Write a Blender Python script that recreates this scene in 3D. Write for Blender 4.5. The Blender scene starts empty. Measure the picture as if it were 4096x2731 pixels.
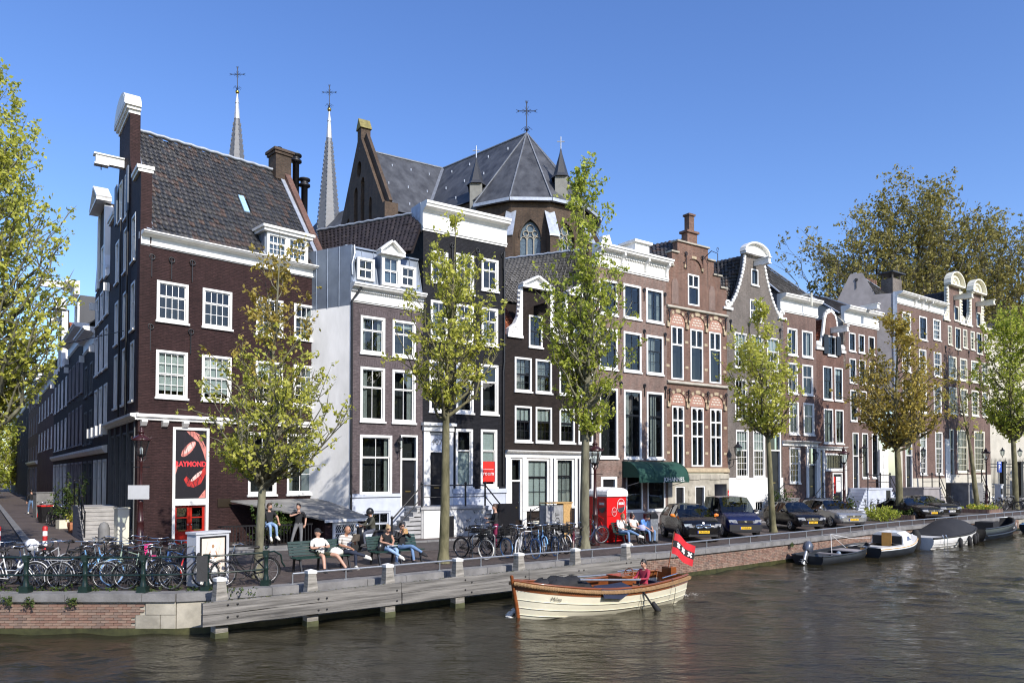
import bpy,math,random
import numpy as np
from mathutils import Vector,Matrix
from mathutils.geometry import tessellate_polygon
R=math.radians
scene=bpy.context.scene
COL=scene.collection
rnd=random.Random(7)
# ---------------------------------------------------------------- camera, sky, sun, exposure
cam=bpy.data.cameras.new('camera')
cam_o=bpy.data.objects.new('camera',cam)
COL.objects.link(cam_o)
cam.sensor_width=36.0
cam.lens=26.367
cam.shift_y=0.1101
cam.clip_start=0.1
cam.clip_end=3000
cam_o.location=(0,0,2.95)
cam_o.rotation_euler=(R(91.5),0,0)
scene.camera=cam_o
SUN_AZ,SUN_EL=143.5,35.0
world=bpy.data.worlds.new('World')
scene.world=world
world.use_nodes=True
wn=world.node_tree.nodes
wl=world.node_tree.links
wn.clear()
wo=wn.new('ShaderNodeOutputWorld')
wb=wn.new('ShaderNodeBackground')
ws=wn.new('ShaderNodeTexSky')
ws.sky_type='NISHITA'
ws.sun_disc=False
ws.sun_elevation=R(SUN_EL)
ws.sun_rotation=R(SUN_AZ)
ws.altitude=0
ws.air_density=1.0
ws.dust_density=0.6
ws.ozone_density=3.0
wh=wn.new('ShaderNodeHueSaturation')
wh.inputs['Saturation'].default_value=1.18
wh.inputs['Hue'].default_value=0.513
wb.inputs['Strength'].default_value=0.15
wl.new(ws.outputs[0],wh.inputs['Color'])
wl.new(wh.outputs[0],wb.inputs['Color'])
wl.new(wb.outputs[0],wo.inputs['Surface'])
sun=bpy.data.lights.new('sun','SUN')
sun.energy=3.6
sun.angle=R(0.5)
sun.color=(1.0,0.94,0.86)
sun_o=bpy.data.objects.new('sun',sun)
COL.objects.link(sun_o)
_sd=Vector((math.sin(R(SUN_AZ))*math.cos(R(SUN_EL)),math.cos(R(SUN_AZ))*math.cos(R(SUN_EL)),math.sin(R(SUN_EL))))
sun_o.rotation_euler=_sd.to_track_quat('Z','Y').to_euler()
sun_o.location=(40,-40,60)
vs=scene.view_settings
vs.view_transform='Standard'
vs.look='None'
vs.exposure=0.6
vs.gamma=1.0
vs.use_curve_mapping=False
scene.render.engine='CYCLES'
scene.cycles.use_denoising=True
scene.cycles.denoising_prefilter='ACCURATE'
scene.cycles.filter_width=1.15
scene.cycles.max_bounces=6
scene.cycles.transparent_max_bounces=12
scene.cycles.caustics_reflective=False
scene.cycles.caustics_refractive=False
# ---------------------------------------------------------------- mesh helpers
class MB:
 def __init__(s,M=None):
  s.v,s.f,s.m,s.s=[],[],[],[]
  s.M=M
 def add(s,vs_,fs,mat=0,sm=False):
  o=len(s.v)
  if s.M is not None:
   M=s.M
   vs_=[tuple(M@Vector(p))for p in vs_]
  s.v+=[tuple(p)for p in vs_]
  s.f+=[tuple(i+o for i in f)for f in fs]
  s.m+=[mat]*len(fs)
  s.s+=[sm]*len(fs)
  return s
 def box(s,x0,x1,y0,y1,z0,z1,mat=0):
  v=[(x0,y0,z0),(x1,y0,z0),(x1,y1,z0),(x0,y1,z0),(x0,y0,z1),(x1,y0,z1),(x1,y1,z1),(x0,y1,z1)]
  return s.add(v,[(0,3,2,1),(4,5,6,7),(0,1,5,4),(1,2,6,5),(2,3,7,6),(3,0,4,7)],mat)
 def hexa(s,v,mat=0):
  return s.add(v,[(0,3,2,1),(4,5,6,7),(0,1,5,4),(1,2,6,5),(2,3,7,6),(3,0,4,7)],mat)
 def quad(s,a,b,c,d,mat=0):
  return s.add([a,b,c,d],[(0,1,2,3)],mat)
 def bar(s,p,q,w,h=None,mat=0,up=(0,0,1)):
  p,q=Vector(p),Vector(q)
  h=h or w
  d=(q-p).normalized()
  u=Vector(up)
  if abs(d.dot(u))>.98:
   u=Vector((1,0,0))
  a=d.cross(u).normalized()*(w/2)
  b=a.cross(d).normalized()*(h/2)
  v=[p-a-b,p+a-b,q+a-b,q-a-b,p-a+b,p+a+b,q+a+b,q-a+b]
  return s.hexa(v,mat)
 def tube(s,pts,r,n=6,mat=0,caps=True,closed=False,flat=1.0):
  pts=[Vector(p)for p in pts]
  k=len(pts)
  rs=r if isinstance(r,(list,tuple))else[r]*k
  rings=[]
  prev=None
  for i in range(k):
   if closed:
    d=pts[(i+1)%k]-pts[i-1]
   else:
    d=pts[min(i+1,k-1)]-pts[max(i-1,0)]
   d=d.normalized()if d.length>1e-9 else Vector((0,0,1))
   if prev is None:
    u=Vector((0,0,1))if abs(d.z)<.9 else Vector((1,0,0))
    a=d.cross(u).normalized()
   else:
    a=(prev-d*prev.dot(d))
    a=a.normalized()if a.length>1e-6 else d.orthogonal().normalized()
   prev=a
   b=d.cross(a)
   rings.append([pts[i]+(a*math.cos(2*math.pi*j/n)+b*math.sin(2*math.pi*j/n)*flat)*rs[i]for j in range(n)])
  return s.loft(rings,mat,caps and not closed,closed)
 def loft(s,rings,mat=0,caps=True,closed=False,sm=True,ringclosed=True):
  n=len(rings[0])
  k=len(rings)
  v=[p for r_ in rings for p in r_]
  f=[]
  jn=n if ringclosed else n-1
  for i in range(k if closed else k-1):
   i2=(i+1)%k
   for j in range(jn):
    j2=(j+1)%n
    f.append((i*n+j,i*n+j2,i2*n+j2,i2*n+j))
  s.add(v,f,mat,sm)
  if caps:
   s.add(list(rings[0]),[tuple(range(n-1,-1,-1))],mat)
   s.add(list(rings[-1]),[tuple(range(n))],mat)
  return s
 def lathe(s,prof,c=(0,0,0),n=12,mat=0,sm=True):
  c=Vector(c)
  rings=[[c+Vector((r_*math.cos(2*math.pi*j/n),r_*math.sin(2*math.pi*j/n),z))for j in range(n)]for r_,z in prof]
  return s.loft(rings,mat,True,sm=sm)
 def ball(s,c,r,n=8,mat=0,sc=(1,1,1)):
  c=Vector(c)
  k=max(4,n//2+1)
  rings=[]
  for i in range(k+1):
   t=math.pi*(i+.001)/(k+.002)
   rings.append([c+Vector((r*sc[0]*math.sin(t)*math.cos(2*math.pi*j/n),r*sc[1]*math.sin(t)*math.sin(2*math.pi*j/n),-r*sc[2]*math.cos(t)))for j in range(n)])
  return s.loft(rings,mat,True)
 def prism(s,poly,y0,y1,holes=(),mat=0,back=True,reveal=None,plane='xz',rmat=None):
  """a 2-D outline (with holes) extruded; plane xz: from y0 to y1, plane xy: from z0 to z1, plane yz: from x0 to x1"""
  def P(a,b,t):
   return(a,t,b)if plane=='xz' else((a,b,t)if plane=='xy' else(t,a,b))
  loops=[list(poly)]+[list(h)for h in holes]
  flat=[p for l in loops for p in l]
  tris=tessellate_polygon([[Vector((a,b,0))for a,b in l]for l in loops])
  s.add([P(a,b,y0)for a,b in flat],[tuple(t)for t in tris],mat)
  if back:
   s.add([P(a,b,y1)for a,b in flat],[tuple(reversed(t))for t in tris],mat)
  for li,l in enumerate(loops):
   n=len(l)
   yb=y1 if(li==0 or reveal is None)else reveal
   v=[P(a,b,y0)for a,b in l]+[P(a,b,yb)for a,b in l]
   s.add(v,[(i,(i+1)%n,n+(i+1)%n,n+i)for i in range(n)],mat if li==0 or rmat is None else rmat)
  return s
 def profx(s,prof,x0,x1,mat=0):
  """a (y, z) profile run along x"""
  n=len(prof)
  v=[(x0,y,z)for y,z in prof]+[(x1,y,z)for y,z in prof]
  s.add(v,[(i,(i+1)%n,n+(i+1)%n,n+i)for i in range(n)],mat)
  t=tessellate_polygon([[Vector((y,z,0))for y,z in prof]])
  s.add([(x0,y,z)for y,z in prof],[tuple(q)for q in t],mat)
  s.add([(x1,y,z)for y,z in prof],[tuple(reversed(q))for q in t],mat)
  return s
 def mesh(s,name,mats):
  me=bpy.data.meshes.new(name)
  me.from_pydata(s.v,[],s.f)
  for m_ in(mats if isinstance(mats,(list,tuple))else[mats]):
   me.materials.append(m_)
  me.polygons.foreach_set('material_index',s.m)
  me.polygons.foreach_set('use_smooth',s.s)
  me.update()
  return me
 def build(s,name,mats,parent=None,M=None):
  return put(name,s.mesh(name,mats),parent,M)
def put(name,me,parent=None,M=None):
 o=bpy.data.objects.new(name,me)
 COL.objects.link(o)
 if parent is not None:
  o.parent=parent
 if M is not None:
  o.matrix_local=M
 return o
def tag(o,label=None,cat=None,group=None,kind=None):
 if label:o['label']=label
 if cat:o['category']=cat
 if group:o['group']=group
 if kind:o['kind']=kind
 return o
def thing(name,label,cat,loc=(0,0,0),rz=0.0,group=None):
 o=bpy.data.objects.new(name,None)
 COL.objects.link(o)
 o.empty_display_size=.3
 o.location=loc
 o.rotation_euler=(0,0,rz)
 return tag(o,label,cat,group)
def copy_tree(o,parent=None):
 c=o.copy()
 COL.objects.link(c)
 if parent is not None:
  c.parent=parent
 for ch in o.children:
  copy_tree(ch,c)
 return c
def text(name,body,size,mat,parent,M,extrude=.003,align='CENTER',bold=0.0,sx=1.0):
 cu=bpy.data.curves.new(name,'FONT')
 cu.body=body
 cu.size=size
 cu.extrude=extrude
 cu.offset=bold
 cu.align_x=align
 cu.align_y='CENTER'
 cu.resolution_u=2
 cu.materials.append(mat)
 o=bpy.data.objects.new(name,cu)
 COL.objects.link(o)
 o.parent=parent
 o.matrix_local=M@Matrix.Diagonal((sx,1,1,1))
 return o
def T(x,y,z):return Matrix.Translation((x,y,z))
def RZ(a):return Matrix.Rotation(a,4,'Z')
def RX(a):return Matrix.Rotation(a,4,'X')
def RY(a):return Matrix.Rotation(a,4,'Y')
FRONT=RX(R(90))
# ---------------------------------------------------------------- materials
def nodes(name):
 m=bpy.data.materials.new(name)
 m.use_nodes=True
 return m,m.node_tree.nodes,m.node_tree.links,m.node_tree.nodes['Principled BSDF']
def coord(n,l,scale=(1,1,1)):
 tc=n.new('ShaderNodeTexCoord')
 mp=n.new('ShaderNodeMapping')
 mp.inputs['Scale'].default_value=scale
 l.new(tc.outputs['Object'],mp.inputs['Vector'])
 return mp.outputs['Vector']
def mixc(n,l,fac,a,b,mode='MIX'):
 x=n.new('ShaderNodeMix')
 x.data_type='RGBA'
 x.blend_type=mode
 for sock,val in((x.inputs[0],fac),(x.inputs[6],a),(x.inputs[7],b)):
  if isinstance(val,bpy.types.NodeSocket):
   l.new(val,sock)
  elif isinstance(val,(int,float)):
   sock.default_value=val
  else:
   sock.default_value=(*val[:3],1)
 return x.outputs[2]
def ramp(n,l,src,stops):
 r_=n.new('ShaderNodeValToRGB')
 e=r_.color_ramp.elements
 while len(e)<len(stops):
  e.new(.5)
 for i,(p,c)in enumerate(stops):
  e[i].position=p
  e[i].color=(*c,1)if not isinstance(c,(int,float))else(c,c,c,1)
 l.new(src,r_.inputs[0])
 return r_.outputs[0]
def noise_(n,l,vec,scale,detail=4,rough=.55):
 t=n.new('ShaderNodeTexNoise')
 t.inputs['Scale'].default_value=scale
 t.inputs['Detail'].default_value=detail
 t.inputs['Roughness'].default_value=rough
 l.new(vec,t.inputs['Vector'])
 return t.outputs[0]
def mat(name,col,rough=.55,metal=0.0,var=.25,vsc=2.5,bump=0.0,bsc=30,stretch=(1,1,1),spec=.5,coat=0.0,var2=None):
 m,n,l,p=nodes(name)
 p.inputs['Roughness'].default_value=rough
 p.inputs['Metallic'].default_value=metal
 p.inputs['Specular IOR Level'].default_value=spec
 p.inputs['Coat Weight'].default_value=coat
 p.inputs['Coat Roughness'].default_value=.05
 v=coord(n,l,stretch)
 if var>0:
  f=noise_(n,l,v,vsc,6,.6)
  f=ramp(n,l,f,[(.3,0.0),(.7,1.0)])
  c2=var2 or tuple(min(1,c*(1+var*.6))for c in col)
  c1=tuple(c*(1-var)for c in col)
  l.new(mixc(n,l,f,c1,c2),p.inputs['Base Color'])
 else:
  p.inputs['Base Color'].default_value=(*col,1)
 if bump>0:
  b=n.new('ShaderNodeBump')
  b.inputs['Strength'].default_value=bump
  b.inputs['Distance'].default_value=.02
  l.new(noise_(n,l,v,bsc,5),b.inputs['Height'])
  l.new(b.outputs[0],p.inputs['Normal'])
 return m
def brick(name,c1,c2,mortar,rough=.8,bw=.21,bh=.064,ms=.006,stain=.35,bump=.5,spec=.3):
 m,n,l,p=nodes(name)
 p.inputs['Roughness'].default_value=rough
 p.inputs['Specular IOR Level'].default_value=spec
 tc=n.new('ShaderNodeTexCoord')
 sx=n.new('ShaderNodeSeparateXYZ')
 l.new(tc.outputs['Object'],sx.inputs[0])
 ad=n.new('ShaderNodeMath')
 l.new(sx.outputs[0],ad.inputs[0]);l.new(sx.outputs[1],ad.inputs[1])
 cx=n.new('ShaderNodeCombineXYZ')
 l.new(ad.outputs[0],cx.inputs[0]);l.new(sx.outputs[2],cx.inputs[1])
 b=n.new('ShaderNodeTexBrick')
 b.inputs['Scale'].default_value=1
 b.inputs['Brick Width'].default_value=bw
 b.inputs['Row Height'].default_value=bh
 b.inputs['Mortar Size'].default_value=ms
 b.inputs['Color1'].default_value=(*c1,1)
 b.inputs['Color2'].default_value=(*c2,1)
 b.inputs['Mortar'].default_value=(*mortar,1)
 l.new(cx.outputs[0],b.inputs['Vector'])
 st=ramp(n,l,noise_(n,l,tc.outputs['Object'],.7,6,.65),[(.3,1-stain),(.62,1.0)])
 col=mixc(n,l,1.0,b.outputs['Color'],st,'MULTIPLY')
 mv=n.new('ShaderNodeMapping');mv.inputs['Scale'].default_value=(2.4,2.4,.16)
 l.new(tc.outputs['Object'],mv.inputs['Vector'])
 col=mixc(n,l,1.0,col,ramp(n,l,noise_(n,l,mv.outputs[0],1.0,6,.7),[(.3,1-stain*.7),(.7,1.08)]),'MULTIPLY')
# brick-to-brick tone
 v2=n.new('ShaderNodeMapping');v2.inputs['Scale'].default_value=(4.76,15.6,1)
 l.new(cx.outputs[0],v2.inputs['Vector'])
 st2=ramp(n,l,noise_(n,l,v2.outputs[0],1.3,2,.5),[(.2,.55),(.8,1.4)])
 l.new(mixc(n,l,1.0,col,st2,'MULTIPLY'),p.inputs['Base Color'])
 bp=n.new('ShaderNodeBump')
 bp.inputs['Strength'].default_value=bump
 bp.inputs['Distance'].default_value=.012
 iv=n.new('ShaderNodeMath');iv.operation='SUBTRACT';iv.inputs[0].default_value=1
 l.new(b.outputs['Fac'],iv.inputs[1])
 nz=n.new('ShaderNodeMath');nz.operation='MULTIPLY_ADD';nz.inputs[1].default_value=.5
 l.new(noise_(n,l,tc.outputs['Object'],9,4),nz.inputs[0]);l.new(iv.outputs[0],nz.inputs[2])
 l.new(nz.outputs[0],bp.inputs['Height'])
 l.new(bp.outputs[0],p.inputs['Normal'])
 return m
def pick_mat(name,cols,rough=.75,var=.3,bump=.3,bsc=40,spec=.3):
 """each loose piece or each object takes its own tone"""
 m,n,l,p=nodes(name)
 p.inputs['Roughness'].default_value=rough
 p.inputs['Specular IOR Level'].default_value=spec
 g=n.new('ShaderNodeNewGeometry');oi=n.new('ShaderNodeObjectInfo')
 a=n.new('ShaderNodeMath');l.new(g.outputs['Random Per Island'],a.inputs[0]);l.new(oi.outputs['Random'],a.inputs[1])
 fr=n.new('ShaderNodeMath');fr.operation='FRACT';l.new(a.outputs[0],fr.inputs[0])
 k=len(cols)
 c=ramp(n,l,fr.outputs[0],[(i/max(1,k-1),c_)for i,c_ in enumerate(cols)])
 v=coord(n,l)
 f=ramp(n,l,noise_(n,l,v,5,5,.6),[(.3,1-var),(.7,1+var*.3)])
 l.new(mixc(n,l,1.0,c,f,'MULTIPLY'),p.inputs['Base Color'])
 if bump:
  b=n.new('ShaderNodeBump');b.inputs['Strength'].default_value=bump;b.inputs['Distance'].default_value=.01
  l.new(noise_(n,l,v,bsc,4),b.inputs['Height']);l.new(b.outputs[0],p.inputs['Normal'])
 return m
def leaf_mat(name,cols,trans=.35):
 m,n,l,p=nodes(name)
 n.remove(p)
 g=n.new('ShaderNodeNewGeometry')
 k=len(cols)
 c=ramp(n,l,g.outputs['Random Per Island'],[(i/max(1,k-1),c_)for i,c_ in enumerate(cols)])
 d=n.new('ShaderNodeBsdfPrincipled');d.inputs['Roughness'].default_value=.55;d.inputs['Specular IOR Level'].default_value=.25
 t=n.new('ShaderNodeBsdfTranslucent')
 mx=n.new('ShaderNodeMixShader');mx.inputs[0].default_value=trans
 l.new(c,d.inputs['Base Color']);l.new(c,t.inputs['Color'])
 l.new(d.outputs[0],mx.inputs[1]);l.new(t.outputs[0],mx.inputs[2])
 l.new(mx.outputs[0],n['Material Output'].inputs['Surface'])
 return m
def glass_mat(name,tint=(.75,.8,.8),rough=.01):
 m,n,l,p=nodes(name)
 n.remove(p)
 fr=n.new('ShaderNodeFresnel');fr.inputs['IOR'].default_value=1.5
 mu=n.new('ShaderNodeMath');mu.operation='MULTIPLY_ADD';mu.inputs[1].default_value=1.15;mu.inputs[2].default_value=.02
 mu.use_clamp=True
 l.new(fr.outputs[0],mu.inputs[0])
 ge=n.new('ShaderNodeNewGeometry');bf=n.new('ShaderNodeMath');bf.operation='SUBTRACT';bf.inputs[0].default_value=1;l.new(ge.outputs['Backfacing'],bf.inputs[1])
 m2=n.new('ShaderNodeMath');m2.operation='MULTIPLY';l.new(mu.outputs[0],m2.inputs[0]);l.new(bf.outputs[0],m2.inputs[1])
 tr=n.new('ShaderNodeBsdfTransparent');tr.inputs['Color'].default_value=(*tint,1)
 gl=n.new('ShaderNodeBsdfGlossy');gl.inputs['Roughness'].default_value=rough;gl.inputs['Color'].default_value=(.9,.9,.9,1)
 v=coord(n,l)
 b=n.new('ShaderNodeBump');b.inputs['Strength'].default_value=.03;b.inputs['Distance'].default_value=.05
 l.new(noise_(n,l,v,2.2,1),b.inputs['Height']);l.new(b.outputs[0],gl.inputs['Normal'])
 mx=n.new('ShaderNodeMixShader')
 l.new(m2.outputs[0],mx.inputs[0]);l.new(tr.outputs[0],mx.inputs[1]);l.new(gl.outputs[0],mx.inputs[2])
 l.new(mx.outputs[0],n['Material Output'].inputs['Surface'])
 return m
def flat(name,col,rough=.5,metal=0,spec=.5,coat=0):
 return mat(name,col,rough,metal,0,spec=spec,coat=coat)
WHITE=mat('white_paint',(.79,.78,.74),.5,var=.15,vsc=2.2,bump=.05,bsc=25,stretch=(1,1,.3))
OFFW=mat('cream_paint',(.74,.71,.58),.5,var=.1,vsc=3,bump=.05)
WSTONE=mat('white_plaster',(.84,.83,.79),.85,var=.2,vsc=1.1,bump=.15,bsc=18,stretch=(1,1,.35),var2=(.90,.89,.86))
LGREY=mat('pale_grey_paint',(.52,.56,.64),.6,var=.15,vsc=2,bump=.06)
GREYPL=mat('grey_plaster',(.30,.28,.28),.85,var=.25,vsc=1.0,bump=.15,bsc=15)
CREAMPL=mat('cream_plaster',(.52,.49,.41),.85,var=.15,vsc=1.0,bump=.1,bsc=15)
LEAD=mat('lead_flashing',(.42,.46,.52),.45,.35,var=.25,vsc=4,bump=.2,bsc=12)
ZINC=mat('zinc_sheet',(.22,.26,.32),.42,.45,var=.2,vsc=1.6,bump=.08,bsc=6)
BLACKP=mat('black_paint',(.012,.012,.014),.32,var=.2,vsc=6)
BLACKM=mat('black_metal',(.014,.014,.016),.42,var=.3,vsc=8,bump=.1)
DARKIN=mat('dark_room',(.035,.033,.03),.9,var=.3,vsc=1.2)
BLIND=mat('white_blind',(.78,.77,.72),.8,var=.06,vsc=4)
CURT=mat('grey_curtain',(.42,.40,.37),.9,var=.2,vsc=6)
GLASS=glass_mat('window_glass')
CGLASS=glass_mat('car_glass',(.35,.38,.38))
SLATE=mat('slate_roof',(.045,.048,.055),.5,var=.35,vsc=.6,bump=.25,bsc=6,stretch=(1,1,.5))
STONE=mat('bluestone',(.20,.20,.20),.75,var=.3,vsc=2.2,bump=.3,bsc=22)
SAND=mat('sandstone',(.40,.37,.30),.85,var=.35,vsc=1.8,bump=.3,bsc=20)
IRON=mat('cast_iron',(.02,.02,.022),.4,.2,var=.3,vsc=8,bump=.1)
GREENI=mat('green_iron',(.008,.022,.018),.3,0,var=.25,vsc=6,bump=.08)
STEEL=mat('galvanised_steel',(.42,.44,.46),.38,.7,var=.2,vsc=8)
CHROME=flat('chrome',(.75,.76,.78),.15,1)
RUBBER=mat('tyre_rubber',(.014,.014,.014),.75,var=.2,vsc=20)
REDD=mat('red_door_paint',(.40,.018,.008),.35,var=.15,vsc=3)
REDS=flat('red_sign',(.62,.02,.012),.5)
LETW=flat('white_lettering',(.85,.85,.83),.6)
LETB=flat('black_lettering',(.012,.012,.012),.6)
# ---------------------------------------------------------------- bodies (grown as one skin each, while the scene is still empty)
SKIN=mat('skin',(.52,.30,.21),.5,var=.1,vsc=8);SKIN2=mat('tanned_skin',(.40,.21,.13),.5,var=.1,vsc=8)
def cloth(n,c,var=.2):return mat(n,c,.85,var=var,vsc=7,bump=.25,bsc=18)
CL={k:cloth('cloth_'+k,c)for k,c in dict(black=(.012,.012,.014),white=(.74,.73,.68),jeans=(.14,.24,.42),pale=(.27,.40,.60),navy=(.022,.03,.055),grey=(.16,.16,.165),olive=(.045,.048,.025),olivejk=(.06,.06,.045),
 blue=(.12,.30,.72),red=(.36,.03,.06),brown=(.14,.075,.035),lilac=(.42,.46,.72),maroon=(.18,.01,.05),slate=(.09,.10,.13)).items()}
SHOE_W=flat('white_shoe',(.76,.74,.66),.6);SHOE_B=flat('black_shoe',(.02,.02,.022),.6)
HAIR_K=flat('black_hair',(.012,.010,.009),.5);HAIR_B=flat('brown_hair',(.045,.025,.014),.55);HAIR_Y=flat('blond_hair',(.42,.30,.16),.5);HAIR_G=flat('grey_hair',(.16,.14,.12),.6);HAIR_R=flat('fair_hair',(.22,.12,.05),.55)
LIP=flat('lips',(.34,.10,.09),.5)
STRIPE,_n,_l,_p=nodes('striped_shirt')
_w=_n.new('ShaderNodeTexWave');_w.bands_direction='Z';_w.inputs['Scale'].default_value=7.0;_w.inputs['Distortion'].default_value=.6
_l.new(coord(_n,_l),_w.inputs['Vector']);_l.new(ramp(_n,_l,_w.outputs[0],[(.28,(.10,.09,.09)),(.36,(.72,.69,.63))]),_p.inputs['Base Color']);_p.inputs['Roughness'].default_value=.85
def V(*a):return Vector(a)
SIT=dict(pel=V(0,0,.53),waist=V(-.03,0,.68),chest=V(-.07,0,.88),neck=V(-.06,0,1.05),head=V(-.03,0,1.20),
 shL=V(-.07,.18,.99),shR=V(-.07,-.18,.99),elL=V(.02,.25,.76),elR=V(.02,-.25,.76),wrL=V(.24,.14,.70),wrR=V(.24,-.14,.70),fiL=V(.36,.10,.70),fiR=V(.36,-.10,.70),
 hipL=V(.02,.10,.51),hipR=V(.02,-.10,.51),knL=V(.45,.13,.52),knR=V(.45,-.13,.52),anL=V(.50,.13,.10),anR=V(.50,-.13,.10),toL=V(.68,.14,.045),toR=V(.68,-.14,.045),face=V(1,0,-.05))
STAND=dict(pel=V(0,0,.93),waist=V(0,0,1.08),chest=V(0,0,1.28),neck=V(0,0,1.47),head=V(.03,0,1.62),shL=V(0,.19,1.40),shR=V(0,-.19,1.40),elL=V(-.02,.26,1.13),elR=V(-.02,-.26,1.13),wrL=V(.06,.27,.90),wrR=V(.06,-.27,.90),
 fiL=V(.10,.26,.78),fiR=V(.10,-.26,.78),hipL=V(0,.09,.90),hipR=V(0,-.09,.90),knL=V(.03,.11,.50),knR=V(.03,-.11,.50),anL=V(0,.12,.09),anR=V(0,-.12,.09),toL=V(.18,.14,.04),toR=V(.18,-.14,.04),face=V(1,0,0))
def body_mesh(name,base,over,top,legs,shoes,skin,sleeve=.6,leglen=2.0,fem=False,fat=1.0):
 J=dict(base);J.update(over)
 k=['pel','waist','chest','neck','shL','elL','wrL','shR','elR','wrR','hipL','knL','anL','toL','hipR','knR','anR','toR','head']
 idx={n:i for i,n in enumerate(k)}
 ed=[('pel','waist'),('waist','chest'),('chest','neck'),('neck','head'),('chest','shL'),('shL','elL'),('elL','wrL'),('chest','shR'),('shR','elR'),('elR','wrR'),('pel','hipL'),('hipL','knL'),('knL','anL'),('anL','toL'),('pel','hipR'),('hipR','knR'),('knR','anR'),('anR','toR')]
 f_=.88 if fem else 1.0
 rad=dict(pel=.135*fat,waist=.122*fat*f_,chest=.145*fat*f_,neck=.056,head=.05,shL=.072*f_,shR=.072*f_,elL=.046*f_,elR=.046*f_,wrL=.031,wrR=.031,hipL=.098,hipR=.098,knL=.064,knR=.064,anL=.044,anR=.044,toL=.036,toR=.036)
 me=bpy.data.meshes.new(name)
 me.from_pydata([tuple(J[n])for n in k],[(idx[a],idx[b])for a,b in ed],[])
 o=bpy.data.objects.new(name,me);COL.objects.link(o)
 o.modifiers.new('s','SKIN');ss=o.modifiers.new('u','SUBSURF');ss.levels=2;ss.render_levels=2
 sv=me.skin_vertices[0].data
 for n in k:
  sv[idx[n]].radius=(rad[n],rad[n]);sv[idx[n]].use_root=(n=='pel')
 dg=bpy.context.evaluated_depsgraph_get()
 out=bpy.data.meshes.new_from_object(o.evaluated_get(dg))
 bpy.data.objects.remove(o)
 vs_=[v.co.copy()for v in out.vertices];fs=[tuple(p.vertices)for p in out.polygons]
 bpy.data.meshes.remove(out)
 mats=[skin,top,legs,shoes,HAIR_K,LIP]
 mid=[]
 for f in fs:
  c=sum((vs_[i]for i in f),Vector())/len(f)
  best,bd_=None,9
  for a,b in ed:
   A,B=J[a],J[b];d=B-A
   t=max(0,min(1,(c-A).dot(d)/max(1e-9,d.length_squared)))
   q=(c-(A+d*t)).length/(rad[a]*(1-t)+rad[b]*t)
   if q<bd_:bd_,best=q,(a,b,t)
  a,b,t=best
  m=1
  if b=='head' or(a=='chest' and b=='neck' and t>.78):m=0
  elif b in('elL','elR'):m=1 if t<sleeve else 0
  elif b in('wrL','wrR'):m=1 if 1+t<sleeve else 0
  elif b in('hipL','hipR')or(a=='pel' and t<.35):m=2
  elif b in('knL','knR'):m=2 if t<leglen else 0
  elif b in('anL','anR'):m=2 if 1+t<leglen and t<.94 else(0 if t<.94 else 3)
  elif b in('toL','toR'):m=3
  mid.append(m)
 mb=MB()
 mb.v=[tuple(v)for v in vs_];mb.f=fs;mb.m=mid;mb.s=[True]*len(fs)
# head with face
 fw=J['face'].normalized();upv=(Vector((0,0,1))-fw*fw.z).normalized();lf=upv.cross(fw)
 hc=J['head']+upv*.02
 def H(x,y,z):return hc+fw*x+lf*y+upv*z
 rings=[]
 for i in range(11):
  t=math.pi*(i+.05)/10.1
  z=-.128*math.cos(t);r_=math.sin(t)
  jaw=1-.22*max(0,-z/.128)**1.5
  rings.append([H(.100*r_*math.cos(q)*(jaw if math.cos(q)<0 else 1)+(.012 if z<0 and math.cos(q)>0 else 0),.078*r_*math.sin(q)*jaw,z)for q in[k_*math.pi/8 for k_ in range(16)]])
 mb.loft(rings,0)
 mb.tube([H(.092,0,.03),H(.118,0,-.018),H(.10,0,-.03)],[.010,.016,.010],6,0)
 for s in(-1,1):
  mb.ball(H(.088,s*.032,.02),.012,6,4)
  mb.tube([H(.086,s*.05,.042),H(.098,s*.018,.046)],.006,4,4)
  mb.ball(H(-.005,s*.078,.0),.026,6,0,sc=(.6,.45,1.1))
 mb.tube([H(.088,-.022,-.062),H(.100,0,-.060),H(.088,.022,-.062)],.007,4,5)
# hands: palm, four bent fingers, thumb
 for s in('L','R'):
  w,e_,ft=J['wr'+s],J['el'+s],J['fi'+s]
  d=(ft-w).normalized();sd_=d.cross(Vector((0,0,1)));sd_=sd_.normalized()if sd_.length>.1 else Vector((0,1,0));nn=sd_.cross(d)
  if nn.z>0:nn=-nn
  mb.tube([w-d*.02,w+d*.03,w+d*.085],[.030,.040,.036],8,0,flat=.55)
  for i,l in enumerate((.062,.072,.068,.052)):
   b0=w+d*.08+sd_*(.028-.0185*i)
   mb.tube([b0,b0+d*l*.5,b0+d*l*.85+nn*.018,b0+d*l*.95+nn*.035],[.0095,.009,.008,.006],5,0)
  b0=w+d*.03+sd_*.033
  mb.tube([b0,b0+sd_*.025+d*.025,b0+sd_*.028+d*.055+nn*.01],[.012,.011,.008],5,0)
# shoes as soles
 for s in('L','R'):
  a,t_=J['an'+s],J['to'+s]
  d=(t_-a);d.z=d.z*.6;L_=d.length;d.normalize()
  up2=(Vector((0,0,1))-d*d.z).normalized();sd_=up2.cross(d)
  c0=a-up2*.045
  mb.loft([[c0+d*x+sd_*y*w_+up2*z for y,z in((-.042,-.035),(-.045,.0),(-.035,h_),(.035,h_),(.045,.0),(.042,-.035))]for x,w_,h_ in((-.07,.7,.05),(-.03,.95,.065),(.06,1.0,.05),(.14,1.05,.025),(.20,.8,.005))],3)
 return mb.mesh(name,mats),J
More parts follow.
